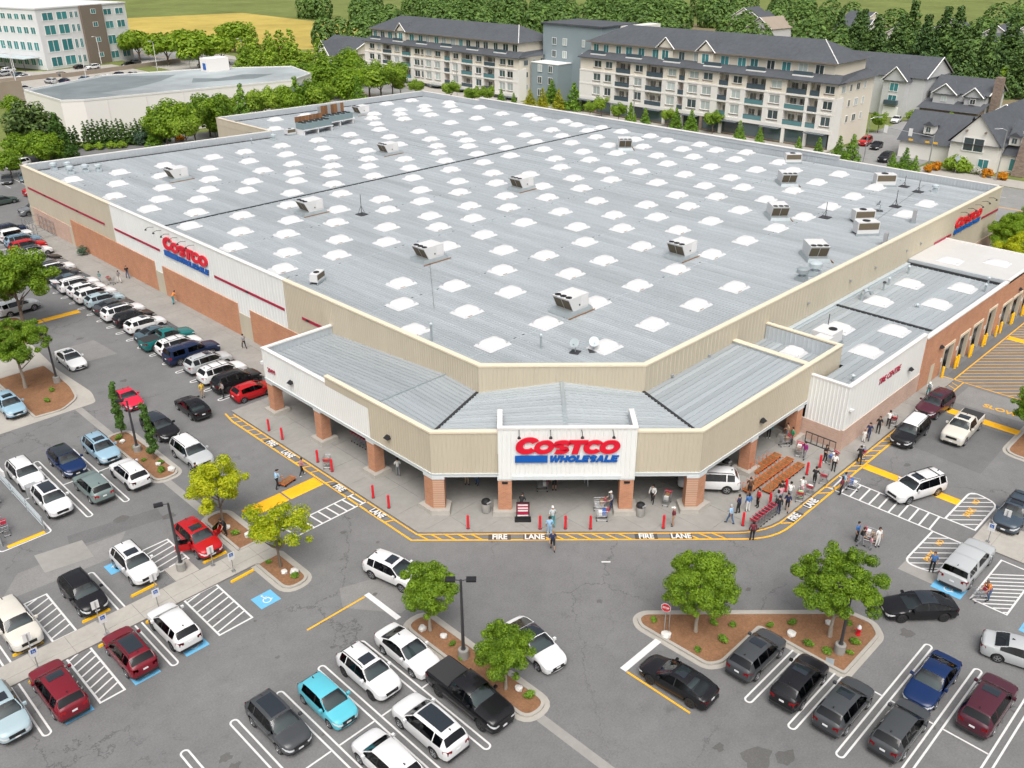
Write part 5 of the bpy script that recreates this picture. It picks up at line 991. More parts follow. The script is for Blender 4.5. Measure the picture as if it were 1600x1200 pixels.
WHERE = dict(d='behind the warehouse', l='behind the warehouse', c='behind the warehouse', p='beyond the rear car park', f='by the yellow field', y='behind the warehouse', s='in front of the apartments', k='along the street before the apartments', ky='before the apartments', b='on the hillside by the houses', o='before the white gabled house', wf='before the white gabled house', x='on the hill above the houses', pine='behind the far left corner of the warehouse', spruce='beside the pine at the far left corner', g='before the white windowless hall')
cnt = {}
for t in BG.split():
    x, y, zc, r, k = t.split(','); x, y, zc, r = map(float, (x, y, zc, r)); key, nm, lb = KINDS[k]
    cnt[k] = cnt.get(k, 0)+1; tall = {'s': zc+r*.9, 'k': zc+r*1.15, 'ky': zc+r*1.15, 'x': zc+r*2.0, 'p': zc+r*1.5, 'c': zc+r*1.1, 'pine': zc+r, 'spruce': zc+r*1.4}.get(k, zc+r*.85)
    base = {'round': 2.4, 'lightround': 2.3, 'cone': 2.95, 'goldcone': 2.85, 'poplar': 3.65, 'field': 1.7, 'fir': 3.5, 'spruce': 3.4, 'pine': 2.6, 'shrub': 1.4, 'orange': 1.4, 'whitebloom': 1.4, 'bluebush': 2.0}[key]
    if r < 2.3 and k == 'b' and x < 140: r *= .9
    lab = f'{lb} {WHERE[k]}, {ORD[cnt[k]-1]} from the left' if k not in ('pine', 'spruce', 'wf', 'g') else f'{lb} {WHERE[k]}'
    u = tree(key, nm, lab, x, y, r*1.02, None, f'{lb}s {WHERE[k]}'); q = 1.3 if k in ('d', 'l', 'c', 'f') else 1.12; u.scale = (r*q, r*q, tall*(1.18 if q > 1.2 else 1.05)/base)
    if k in 'bowfg' and k != 'f': u['category'] = 'shrub'
# clipped cedar hedge before the white hall: every cedar stands alone
for k in range(24):
    x = 24.6+k*.86; y = 164.6-k*.36; 
    if k == 5: continue
    tree('cedar', 'hedge_cedar', f'narrow dark cedar in the hedge before the white hall, {ORD[k if k < 5 else k-1]} from the left', x, y, random.uniform(1.35, 1.6), None, 'cedars of the hedge', random.uniform(1.0, 1.3))
for k, (x, y) in enumerate(((29, 160.2), (31, 159.4), (33.2, 158.4), (35, 157.4), (47, 155.4))):
    tree('orange' if k == 4 else 'shrub', 'shrub', f'yellowish low shrub at the foot of the hedge, {ORD[k]} from the left', x, y, 1.1, None, 'shrubs at the foot of the hedge')['category'] = 'shrub'
# far woods that read as one mass, beyond the built-up part
rr = random.Random(31); bl = []
for _ in range(620):
    a = R(rr.uniform(6, 84)); dd = rr.uniform(300, 560); x, y = CAM.x+dd*math.cos(a), CAM.y+dd*math.sin(a)
    if x < 262 and y < 262: continue
    if x < 245 and y < 540 and not (x > 175 and y < 300 and y > 240): continue
    if x > 285 and y < 215 and rr.random() < .86: continue
    s = rr.uniform(4, 7); bl.append(((x, y, s*.8), (s, s, s*1.25)))
o = link('far_woods', leafmesh('far_woods', bl, 90000, 1.7, 'leaf_woods', 77, fill=.2)); o['label'] = 'distant belt of dark woodland beyond the houses and field'; o['category'] = 'woodland'; stuff(o)
# ------------------------------------------------------------------ buildings behind the warehouse
mat('stucco_cream', (.68, .635, .54), .85, var=.04, scale=.5, dirt=.06); mat('stucco_white', (.72, .705, .665), .85, var=.04, scale=.5, dirt=.06); mat('siding_blue', (.23, .285, .31), .75, var=.04, scale=.6); mat('siding_grey', (.52, .53, .53), .75, var=.05, scale=1)
mat('shingle', (.075, .083, .095), .85, var=.22, scale=1.2, dirt=.12); mat('trim_white', (.78, .78, .76), .6); mat('rail_dark', (.06, .09, .11), .3, spec=.6); mat('rail_teal', (.10, .22, .24), .15, spec=.7)
mat('pane', (.05, .075, .08), .08, spec=.8, objrand=.6); mat('pane_teal', (.05, .22, .24), .1, spec=.8, objrand=.25); mat('curtain', (.40, .46, .44), .8, objrand=.25); mat('hall_white', (.76, .735, .71), .9, var=.03, scale=.1, dirt=.05); mat('hall_roof', (.30, .335, .345), .85, var=.6, scale=.035, dirt=.25); mat('retaining', (.30, .25, .20), .9, var=.1, scale=.4); mat('office_white', (.66, .67, .68), .7, var=.03, scale=.3); mat('office_brown', (.19, .155, .125), .8, var=.05, scale=.4)
rb = random.Random(21)
_wm = {}
def unit_window():
    if 'f' in _wm: return _wm
    mb = MB(); mb.box(0, .1, -.5, -.44, -.5, .5).box(0, .1, .44, .5, -.5, .5).box(0, .1, -.44, .44, .44, .5).box(0, .1, -.44, .44, -.5, -.44); _wm['f'] = mb.mesh('window', 'trim_white')
    _wm['m'] = MB().box(.02, .08, -.02, .02, -.44, .44).mesh('mullion', 'trim_white'); _wm['p'] = MB().box(.05, .07, -.44, .44, -.44, .44).mesh('pane', 'pane'); _wm['c'] = MB().box(.05, .07, -.44, .44, -.44, .44).mesh('pane', 'curtain'); _wm['t'] = MB().box(.05, .07, -.44, .44, -.44, .44).mesh('pane', 'pane_teal'); return _wm
def window(par, p, w_, h_, rz=0, pane=None, mull=True):
    """frame with its own pane and mullion; faces -x before rotation"""
    W_ = unit_window(); o = link('window', W_['f'], par, p, rz); o.scale = (1, w_, h_); link('pane', W_[pane or ('c' if rb.random() < .45 else 'p')], o)
    if mull: link('mullion', W_['m'], o)
    return o
def apartments(label, x, ya, yb, dz, bays, shops, corner):
    """five-storey block, street front in the plane x, from ya (left in view) to yb"""
    u = thing('apartment_block', label, 'apartment block', (0, 0, dz)); D = 17.0
    fl = [(3.8, 7.1), (7.1, 10.2), (10.2, 13.2)]
    MB().box(x+1.6, x+D, yb+.4, ya-.2, 0, 13.2).build('core', 'stucco_cream', u)
    edges = sorted(bays, key=lambda b: -b[0])
    for fi, (z0, z1) in enumerate(fl):
        off = 0 if fi < 2 else .25; m = 'stucco_white' if fi < 2 else 'stucco_cream'; X = x+off
        MB().box(X-.06, x+1.6, yb, ya, z1-.32, z1).build('floor_band', 'stucco_white', u)
        prev = ya
        for (yc, w_, k) in edges+[(yb, 0, 'end')]:
            lo = yc+w_/2
            if prev-lo > .05: MB().box(X, x+1.6, lo, prev, z0, z1-.32).build('wall_pier', m, u)
            prev = yc-w_/2
            if k == 'end': break
            if k in 'WN':
                MB().box(X+.1, x+1.6, yc-w_/2, yc+w_/2, z0, z0+.75).build('wall_panel', m, u); MB().box(X+.1, x+1.6, yc-w_/2, yc+w_/2, z1-.65, z1-.32).build('wall_panel', m, u)
                MB().box(X-.05, X+.1, yc-w_/2-.1, yc+w_/2+.1, z0+.6, z0+.72).build('sill', 'office_brown', u)
                window(u, (X+.18, yc, (z0+.75+z1-.65)/2), w_, z1-.65-z0-.75)
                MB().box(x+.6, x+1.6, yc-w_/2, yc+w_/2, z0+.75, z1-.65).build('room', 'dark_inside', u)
            else:
                r = MB().box(X+.05, X+.1, yc-w_/2, yc+w_/2, z0+.08, z0+1.05).build('balcony_rail', 'rail_teal' if rb.random() < .35 else 'rail_dark', u); MB().box(X+.02, X+.13, yc-w_/2, yc+w_/2, z0+1.05, z0+1.1).build('handrail', 'trim_white' if rb.random() < .3 else 'rail_dark', r)
                MB().box(X+.1, x+1.6, yc-w_/2, yc+w_/2, z0-.02, z0+.06).build('balcony_floor', 'stucco_white', u)
                for q in ((-.25, .25) if w_ > 3 else (0,)): window(u, (x+1.55, yc+q*w_, z0+1.15), min(1.7, w_*.4), 2.1)
                if rb.random() < .4: MB().box(x+.7, x+1.2, yc-.5, yc+.4, z0+.06, z0+rb.uniform(.6, 1.0)).build('balcony_furniture', rb.choice(['black', 'grey_paint', 'stucco_white', 'red', 'blue_sign']), u)
    # pent roof, set back top storey, hipped roof
    mb = MB(); e0, e1, zt0, zt1 = x-.5, x+2.6, 13.15, 14.5
    mb.poly([(e0, ya+.4, zt0), (e1, ya-.5, zt1), (e1, yb+.5, zt1), (e0, yb-.4, zt0)][::-1]); mb.poly([(e0, ya+.4, zt0-.2), (e0, yb-.4, zt0-.2), (e0, yb-.4, zt0), (e0, ya+.4, zt0)]); mb.poly([(e0, yb-.4, zt0), (x+D, yb-.4, zt0), (x+D, yb+2.4, zt1), (e1, yb+.5, zt1)]); mb.poly([(e0, ya+.4, zt0-.2), (e0, yb-.4, zt0-.2), (x+3, yb-.4, zt0-.2), (x+3, ya+.4, zt0-.2)])
    mb.build('pent_roof', 'shingle', u)
    MB().box(x+2.4, x+D-1, yb+2.4, ya-1.5, 13.0, 16.7).build('top_storey', 'stucco_cream', u)
    y = ya-3.2
    while y > yb+3.5: window(u, (x+2.28, y, 15.2), rb.choice([1.7, 2.0, 2.2]), 1.9, pane='t' if rb.random() < .4 else None); y -= rb.uniform(3.0, 4.4)
    y = ya-5
    while y > yb+6:
        MB().box(x+.9, x+1.0, y-2.2, y+2.2, 14.0, 14.75).build('terrace_rail', 'rail_dark', u); MB().box(x+.7, x+2.4, y-2.3, y+2.3, 13.72, 13.95).build('terrace_floor', 'trim_white', u); y -= 11
    E_ = .9; ex0, ex1, ey0, ey1 = x+2.4-E_, x+D-1+E_, yb+2.4-E_, ya-1.5+E_; rx = (ex0+ex1)/2; hz = 20.3; i_ = (ex1-ex0)/2*.95
    mb = MB(); mb.poly([(ex0, ey1, 16.65), (ex0, ey0, 16.65), (rx, ey0+i_, hz), (rx, ey1-i_, hz)]); mb.poly([(ex1, ey0, 16.65), (ex1, ey1, 16.65), (rx, ey1-i_, hz), (rx, ey0+i_, hz)]); mb.poly([(ex0, ey0, 16.65), (ex1, ey0, 16.65), (rx, ey0+i_, hz)]); mb.poly([(ex1, ey1, 16.65), (ex0, ey1, 16.65), (rx, ey1-i_, hz)]); mb.poly([(ex0, ey0, 16.64), (ex0, ey1, 16.64), (ex1, ey1, 16.64), (ex1, ey0, 16.64)])
    rf = mb.build('roof', 'shingle', u)
    MB().bar((ex0, ey0, 16.72), (rx, ey0+i_, hz+.05), .12, n=4).build('hip_cap', 'trim_white', rf); MB().box(ex0-.08, ex0, ey0, ey1, 16.45, 16.68).build('gutter', 'office_brown', rf)
    for yg in corner:
        mb = MB(); mb.raw([(x+1.4, yg-2.6, 16.6), (x+1.4, yg+2.6, 16.6), (x+1.4, yg, 19.0), (rx, yg-2.6, 16.6), (rx, yg+2.6, 16.6), (rx, yg, 19.0)], [(0, 2, 5, 3), (1, 4, 5, 2)]); g = mb.build('gable_roof', 'shingle', rf)
        MB().box(x+1.75, x+4, yg-2.0, yg+2.0, 13.4, 16.75).build('gable_wall', 'stucco_cream', u); MB().poly([(x+1.76, yg+2.05, 16.75), (x+1.76, yg-2.05, 16.75), (x+1.76, yg, 18.6)]).build('gable_face', 'stucco_cream', u)
        for sg in (-1, 1): MB().bar((x+1.4, yg+sg*2.65, 16.55), (x+1.4, yg, 19.02), .13, n=4).build('barge_board', 'trim_white', g)
        window(u, (x+1.65, yg, 15.2), 2.0, 2.2, pane='t')
    # shops
    y = ya; k = 0
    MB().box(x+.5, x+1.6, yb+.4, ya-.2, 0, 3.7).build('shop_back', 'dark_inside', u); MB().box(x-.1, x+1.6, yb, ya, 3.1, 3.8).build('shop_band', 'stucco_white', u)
    while y > yb+2:
        w_ = min(5.2, y-yb); MB().box(x-.05, x+1.2, y-.7, y, 0, 3.1).build('shop_pier', 'stone_brown' if k % 3 == 1 else 'stucco_white', u)
        MB().box(x+.3, x+.36, y-w_, y-.7, .3, 3.0).build('shop_window', 'pane', u); MB().box(x+.25, x+.4, y-w_, y-.7, 0, .3).build('stall_riser', 'stone_brown', u)
        if k % 2 == 0:
            aw = MB().box(x-1.5, x, y-w_+.2, y-.5, 2.95, 3.05).build('awning', 'rail_dark', u)
            for j in range(6): MB().box(x-1.5, x-.02, y-w_+.3+j*.85, y-w_+.42+j*.85, 3.05, 3.12).build('awning_bar', 'steel', aw)
        y -= w_; k += 1
    # end wall windows (facing -y)
    for z in (5.4, 8.6, 11.7):
        for j in range(4): window(u, (x+3.2+j*3.2, yb+.3, z), 1.0 if j % 2 else 1.7, 1.5, R(90))
    MB().box(x-.04, x+3, yb-.06, yb+.5, 0, 10.2).build('corner_pier', 'stucco_white', u)
    return u
aR = [(111.5, 2.4, 'W'), (108.0, 2.2, 'W'), (103.5, 4.4, 'B'), (98.8, 2.4, 'W'), (94.1, 4.8, 'B'), (89.2, 2.4, 'W'), (86.4, 1.6, 'B'), (83.2, 2.6, 'W'), (79.5, 2.6, 'W'), (75.3, 2.4, 'B'), (71.9, 2.4, 'W'), (67.2, 4.6, 'B'), (62.4, 2.6, 'W'), (57.6, 4.6, 'B'), (53.5, 2.2, 'B'), (50.3, 2.2, 'W')]
apartments('cream apartment block with dark hipped roof and balconies, right of the blue block', 136, 117.0, 48.4, 0, aR, 1, (92.5, 81.5))
aL = [(202.9, 2.6, 'W'), (199.3, 1.8, 'N'), (195.3, 4.4, 'B'), (190.5, 2.4, 'W'), (186.0, 4.2, 'B'), (181.0, 2.6, 'W'), (178.6, 1.2, 'N'), (175.7, 2.6, 'W'), (171.7, 2.6, 'W'), (167.5, 2.4, 'B'), (163.9, 2.4, 'W'), (159.1, 4.6, 'B'), (154.3, 2.4, 'W'), (150.0, 4.4, 'B'), (144.9, 2.4, 'W'), (141.9, 2.4, 'W')]
apartments('cream apartment block with balconies, farther left along the street', 136, 206.5, 138.5, -2.2, aL, 1, (190.0,))
# blue-grey block between the two
u = thing('apartment_block', 'blue-grey apartment tower with a cream flank between the two cream blocks', 'apartment block', (0, 0, 0))
MB().box(146, 160, 118.5, 139.0, -2, 19).build('wall', 'siding_blue', u); MB().box(140.5, 146, 128.5, 138.2, -2, 9.6).build('wing', 'siding_blue', u); MB().box(140.4, 146, 128.4, 138.3, 9.6, 9.75).build('wing_roof', 'trim_white', u); MB().box(153, 166, 115, 118.4, -2, 19).build('flank', 'stucco_white', u); MB().box(145.5, 160.5, 118, 139.5, 19, 19.3).build('roof', 'shingle', u)
for z in (2.2, 5.4, 8.4, 11.6, 14.8):
    for y in (134.8, 131.0): window(u, ((140.3 if z < 9 else 145.82), y, z), 1.5, 1.8)
    for y in (124.5, 121.0): window(u, (145.82, y, z), 1.0, 1.8)
    for x in (155, 158.5, 162): window(u, (x, 114.88, z), 1.0, 1.6, R(90))
# grey townhouses and the white gabled house
def gable(par, x0, x1, y0, y1, z0, ze, zr, axis, wall, roof='shingle', over=.5, trim=True):
    """walls with a pitched roof; axis is the ridge direction"""
    MB().box(x0, x1, y0, y1, z0, ze).build('wall', wall, par)
    mb = MB()
    if axis == 'x':
        ym = (y0+y1)/2; mb.poly([(x0-over, y0-over, ze-.15), (x1+over, y0-over, ze-.15), (x1+over, ym, zr), (x0-over, ym, zr)]); mb.poly([(x1+over, y1+over, ze-.15), (x0-over, y1+over, ze-.15), (x0-over, ym, zr), (x1+over, ym, zr)]); mb.poly([(x0-over, y0-over, ze-.16), (x0-over, y1+over, ze-.16), (x1+over, y1+over, ze-.16), (x1+over, y0-over, ze-.16)])
        for xx in (x0, x1): MB().poly([(xx, y0, ze), (xx, y1, ze), (xx, ym, zr-.2)]).build('gable_face', wall, par)
        rf = mb.build('roof', roof, par)
        if trim:
            for xx in (x0-over,):
                for yy in (y0-over, y1+over): MB().bar((xx, yy, ze-.12), (xx, ym, zr+.03), .14, n=4).build('barge_board', 'trim_white', rf)
    else:
        xm = (x0+x1)/2; mb.poly([(x0-over, y1+over, ze-.15), (x0-over, y0-over, ze-.15), (xm, y0-over, zr), (xm, y1+over, zr)]); mb.poly([(x1+over, y0-over, ze-.15), (x1+over, y1+over, ze-.15), (xm, y1+over, zr), (xm, y0-over, zr)]); mb.poly([(x0-over, y0-over, ze-.16), (x0-over, y1+over, ze-.16), (x1+over, y1+over, ze-.16), (x1+over, y0-over, ze-.16)])
        for yy in (y0, y1): MB().poly([(x0, yy, ze), (x1, yy, ze), (xm, yy, zr-.2)]).build('gable_face', wall, par)
        rf = mb.build('roof', roof, par)
        if trim:
            for xx in (x0-over, x1+over): MB().bar((xx, y0-over, ze-.12), (xm, y0-over, zr+.03), .14, n=4).build('barge_board', 'trim_white', rf)
    return rf
u = thing('townhouse', 'tall grey townhouse row with white gables behind the cream apartments', 'townhouse')
gable(u, 184, 199, 50, 78, 0, 9.3, 13.4, 'y', 'siding_grey'); gable(u, 181.5, 190, 53.5, 59, 0, 8.6, 11.6, 'x', 'siding_grey'); gable(u, 181.5, 190, 63.5, 69.5, 0, 8.6, 11.8, 'x', 'siding_grey')
for y in (56.2, 66.5):
    for z in (7.0, 4.2): window(u, (181.35, y, z), 2.2, 2.0, pane='t')
    d = MB().box(181.3, 181.5, y-1.8, y+1.8, 0, 2.4).build('garage_door', 'trim_white', u)
    MB().box(180.5, 181.6, y-1.6, y+1.6, 3.0, 4.0).build('balcony_rail', 'rail_dark', u)
u = thing('townhouse', 'lower grey townhouse with stone base, porch and stone chimney', 'townhouse')
gable(u, 186, 197, 36, 49, 0, 6.6, 9.6, 'y', 'siding_grey'); gable(u, 184, 192, 42.5, 47.5, 3, 6.4, 8.6, 'x', 'siding_grey'); gable(u, 184.5, 192, 36.6, 40.5, 3, 6.2, 8.2, 'x', 'siding_grey'); MB().box(181, 186, 36, 49, 0, 3.2).build('stone_base', 'stone_brown', u)
MB().poly([(180.3, 35.3, 3.2), (186.5, 35.3, 4.8), (186.5, 49.6, 4.8), (180.3, 49.6, 3.2)][::-1]).build('porch_roof', 'shingle', u); MB().box(186.5, 188.5, 33.8, 35.4, 0, 10.6).build('chimney', 'stone_brown', u)
for y in (38.4, 45): window(u, (183.86, y, 5.2), 1.3, 1.2)
for y in (38, 42, 46.5): window(u, (180.86, y, 1.7), 1.8, 1.6, pane='t')
u = thing('house', 'white gabled house with dark roof and stone chimney at the right edge', 'house')
gable(u, 138, 156, 16.6, 25.4, 0, 5.0, 10.2, 'x', 'stucco_white', trim=False); gable(u, 140.5, 152, 25.4, 36, 0, 3.4, 8.4, 'y', 'stucco_white', trim=False); gable(u, 140.5, 152, 4, 16.6, 0, 3.4, 8.8, 'y', 'stucco_white', trim=False)
window(u, (137.86, 21.2, 4.7), 4.0, 2.6); window(u, (137.86, 18.8, 1.4), 2.0, 2.0, pane='t'); window(u, (137.86, 22.8, 1.4), 1.6, 1.8)
for y in (14.0, 9.4, 6): window(u, (140.36, y, 1.6), 2.2, 2.4, pane='t')
ch_ = MB().prism([(138.6, 11.8), (140.6, 11.8), (140.6, 13.9), (138.6, 13.9)], 0, 7.6, top=[(139.2, 12.2), (140.6, 12.2), (140.6, 13.4), (139.2, 13.4)]).build('chimney', 'stone_brown', u); MB().box(139.0, 140.8, 12.0, 13.6, 7.6, 8.0).build('chimney_cap', 'concrete_pale', ch_); MB().bar((139.9, 12.8, 8), (139.9, 12.8, 8.6), .2).build('flue', 'concrete_pale', ch_)
for y in (31, 15.2):
    d = MB().box(140.8, 143, y-.9, y+.9, 5.0, 6.6).build('dormer', 'stucco_white', u); MB().prism([(140.4, y-1.2), (143.5, y-1.2), (143.5, y+1.2), (140.4, y+1.2)], 6.6, 7.4, top=[(140.4, y-.05), (143.5, y-.05), (143.5, y+.05), (140.4, y+.05)]).build('dormer_roof', 'shingle', d); window(d, (140.7, y, 5.8), 1.0, 1.1)
for y in (19.4, 22.8): MB().box(137.2, 138, y-.12, y+.12, 7.0, 7.3).build('bracket', 'office_brown', u)
u = thing('house', 'white gabled house with grey roof standing behind the nearest one', 'house')
gable(u, 168, 180, 8, 20, 0, 6, 10.5, 'x', 'stucco_white'); gable(u, 166, 176, 21, 30, 0, 4.6, 8.2, 'x', 'stucco_white'); gable(u, 158, 168, 15, 31, 0, 3.0, 5.6, 'y', 'stucco_cream', trim=False)
for y, z in ((14, 4.6), (25.5, 3.6), (23, 1.6)): window(u, ((167.86 if y == 14 else 165.86), y, z), 2.4, 2.2)
for k, (x, y, rz, w_) in enumerate(((305, 92, 0, 'stucco_cream'), (300, 70, 0, 'siding_grey'), (318, 112, 0, 'stucco_white'), (330, 60, 0, 'stucco_cream'), (335, 84, 0, 'siding_grey'), (322, 134, 0, 'stucco_white'), (352, 108, 0, 'siding_grey'), (360, 150, 0, 'stucco_cream'), (372, 82, 0, 'stucco_white'), (310, 165, 0, 'siding_grey'), (330, 182, 0, 'stucco_cream'), (352, 200, 0, 'stucco_white'))):
    u = thing('house', f'pale house with pitched roof among the conifers on the hill, {ORD[k]} of twelve', 'house', (x, y, 0), R(rb.uniform(-12, 12)), 'houses on the hill')
    gable(u, -7, 7, -6, 6, 0, 6.2, 10.2, rb.choice('xy'), w_, rb.choice(['shingle', 'retaining', 'shingle']))
    for yy in (-3.4, 0, 3.4):
        for z in (1.8, 4.6): window(u, (-7.15, yy, z), 1.6, 1.4)
# timber house and gabled hall near the field
u = thing('house', 'dark roofed timber gabled house behind the trees left of the apartments', 'house', (150, 232, 0)); gable(u, -9, 9, -10, 10, 0, 5, 9.5, 'y', 'stucco_cream'); gable(u, -12, -2, -3, 4, 0, 4.6, 9, 'x', 'stucco_white')
for y in (-7, 7): window(u, (-9.15, y, 2.6), 2.4, 2.0)
window(u, (-12.15, .5, 3), 3, 3)
# white windowless hall with grey roof
u = thing('hall', 'long white windowless hall with flat stained grey roof', 'hall')
TH = ccw([(29.5, 193), (29.5, 171.6), (33.3, 168.7), (80.8, 161.5), (90.5, 168), (95, 184), (78, 196), (52, 204)])
MB().prism(TH, 0, 8.6).build('wall', 'hall_white', u); MB().prism(offset(TH, .3), 8.6, 8.75).build('roof', 'hall_roof', u); coping(TH+[TH[0]], 8.95, .3, 'coping_white', u, h=.4)
mat('hall_patch', (.17, .20, .21), .8, var=.35, scale=.12)
for pts in ([(30.2, 191), (30.2, 173), (37, 169), (42, 171), (40, 176), (49, 178), (58, 184), (66, 192), (52, 202)], [(62, 176), (76, 171), (84, 175), (78, 180), (70, 178), (66, 183)]): MB().poly([(x, y, 8.762) for x, y in pts]).build('roof_stain', 'hall_patch', u)
MB().box(74, 80, 190, 194, 8.6, 12).build('stair_tower', 'hall_white', u); MB().box(73.9, 74, 191.2, 192.6, 9.2, 10.8).build('door', 'blue_sign', u)
for x, y, r in ((81.5, 161.6, -8),): MB().box(-2, 6, -.15, -.05, 5.6, 7.2).build('teal_band', 'siding_blue', u, (x, y, 0), R(35))
for k in range(4): MB().box(.9*k, .9*k+.6, -.1, -.02, 4.6, 5.6).build('window', 'pane', u, (72, 162.7, 0), R(-8.6))
for k in range(5): MB().box(-.04, .04, -.06, -.01, 0, 8.5).build('panel_joint', 'coping_white', u, (38+k*8.2, 167.95-k*1.245, 0), R(-8.6))
MB().box(-.3, .3, -.3, 0, 2.6, 2.9).build('wall_lamp', 'black', u, (35, 168.35, 0), R(-8.6))
# office block with teal glazing, terrace car park and its walls
u = thing('office_block', 'white office block with rows of teal windows and a brown stair bay', 'office building', (71.6, 298.2, 0), R(16))
MB().box(0, 36, 0, 62, 0, 19).build('wall', 'office_white', u); MB().box(16.5, 25.5, -.9, .02, 0, 19.2).build('stair_bay', 'office_brown', u); MB().box(-.3, 36.3, -.3, 62.3, 19, 19.4).build('coping', 'office_white', u)
def glaze(par, x, y, z, w_, h_, side):
    W_ = unit_window(); o = link('window', W_['f'], par, (x, y, z), 0 if side == 'x' else R(90)); o.scale = (1.5, w_, h_); link('pane', W_['t'], o); link('mullion', W_['m'], o)
for z, h_ in ((2.4, 3.2), (7.4, 4.0), (12.4, 3.2), (16.6, 2.6)):
    for x in (4.2, 9.6): glaze(u, x, -.1, z, 4.4, h_, 'y')
    for x in (13.2, 15.2): glaze(u, x, -.1, z, 1.2, h_*.8, 'y')
    for x in (28, 33): glaze(u, x, -.1, z, 3.6, h_*.8, 'y')
    glaze(u, 21.5, -1.0, z+.6, 2.0, 1.6, 'y')
    for k in range(16): glaze(u, -.1, 3+k*3.6, z, 2.6, h_*.72, 'x')
MB().box(-6, -.2, 3, 60, 3.9, 4.1).build('walkway_canopy', 'galv_pale', u)
for k in range(12): MB().bar((-5.6, 4+k*5, -.1), (-5.6, 4+k*5, 3.9), .12).build('canopy_post', 'dark_metal', u)
dk = sheet('terrace_car_park', [(33, 236), (60, 206), (100, 215), (128, 262), (108, 300), (70, 297), (40, 330), (20, 300)], -.02, 'concrete_pale'); struct(dk)
sheet('rear_access', [(88, 150), (135, 150), (135, 240), (122, 262), (104, 240), (100, 205)], -.05, 'road'); bpy.data.objects['rear_access']['kind'] = 'structure'
for k, (x, y, ln, rz, h, lb) in enumerate(((46, 277.5, 24, 4, 1.3, 'left one of two low brown walls in the office car park'), (68, 276, 46, 12, 1.3, 'long low brown wall across the office car park'), (18, 232, 24, 3, 6.0, 'tall tan retaining wall left of the white hall'))):
    o = MB().box(0, ln, 0, .5, -.1, h).build('retaining_wall', 'retaining', None, (x, y, 0), R(rz)); tag(o, lb, 'wall')
for nm, pts, m in (('field', [(100, 330), (172, 285), (240, 330), (250, 480), (60, 520)], 'grass_dry'), ('field', [(122, 272), (172, 252), (176, 283), (100, 328), (90, 318)], 'grass'), ('field', [(140, 268), (168, 256), (172, 272), (150, 290)], 'grass_dry')):
    o = sheet(nm, pts, -.04 if m == 'grass_dry' else -.045, m); struct(o)
o = sheet('hillside', [(196, -60), (420, -60), (420, 240), (230, 240), (200, 130)], -.05, 'soil'); struct(o)
# street lamps
def lamp(x, y, h, label, arm=1.6, rz=0, m='steel', head='grey_paint'):
    u = thing('street_lamp', label, 'street lamp', (x, y, 0), rz); MB().bar((0, 0, 0), (0, 0, h), .11, .07, 8).build('pole', m, u); MB().tube([(0, 0, h), (arm*.5, 0, h+.35), (arm, 0, h+.35)], .05, 6).build('arm', m, u); MB().box(arm-.1, arm+.7, -.16, .16, h+.25, h+.42).build('lamp_head', head, u); MB().lathe([(.22, 0), (.22, .1), (.14, .15)], 10).build('base', 'concrete', u)
lamp(130.8, 38.5, 8.2, 'curved steel street lamp at the side road junction', 1.6, R(-40)); lamp(133.2, 14.6, 8.8, 'steel street lamp before the stone chimney', 1.6, R(130)); lamp(131.5, 96, 8.5, 'slim street lamp before the apartments, farther from the junction', 1.4, R(180)); lamp(131.3, 158, 8.5, 'slim street lamp before the left apartment block', 1.4, R(180))
for k, (x, y) in enumerate(((104.9, 262.5), (97.2, 270.8), (90.8, 300.5), (121.6, 256.6), (59.6, 293), (70, 262), (52, 270))): lamp(x, y, 9, f'tall pale lamp in the office car park, {ORD[k]} of seven', 1.2, R(200), 'white_paint', 'white_paint')
# traffic signal with its mast arm
u = thing('traffic_signal', 'traffic signal mast arm with two white backed signals over the side road', 'traffic signal', (132.4, 26.6, 0), R(90)); MB().bar((0, 0, 0), (0, 0, 6.6), .14, .1, 8).build('pole', 'steel', u); MB().bar((0, 0, 6.2), (9.8, 0, 6.8), .08, .05, 6).build('mast_arm', 'steel', u)
for x in (4.4, 9.2):
    b = MB().box(x-.35, x+.35, .1, .16, 5.8, 7.2).build('signal_back', 'white_paint', u); MB().box(x-.14, x+.14, -.15, .09, 5.95, 7.05).build('signal_head', 'black', b)
for x in (-.9, .6, 3.7): MB().box(x, x+.8, .1, .18, 5.0, 5.3).build('name_sign', 'yellow_paint', u)
u = thing('road_sign', 'white diamond road sign on a post behind the far parapet', 'sign', (133.4, 21.9, 0)); MB().bar((0, 0, 0), (0, 0, 3), .05).build('post', 'steel', u); MB().raw([(-.1, 0, 2.2), (-.1, .6, 2.8), (-.1, 0, 3.4), (-.1, -.6, 2.8), (-.06, 0, 2.2), (-.06, .6, 2.8), (-.06, 0, 3.4), (-.06, -.6, 2.8)], [(3, 2, 1, 0), (4, 5, 6, 7), (0, 1, 5, 4), (1, 2, 6, 5), (2, 3, 7, 6), (3, 0, 4, 7)]).build('sign_plate', 'galv_pale', u)
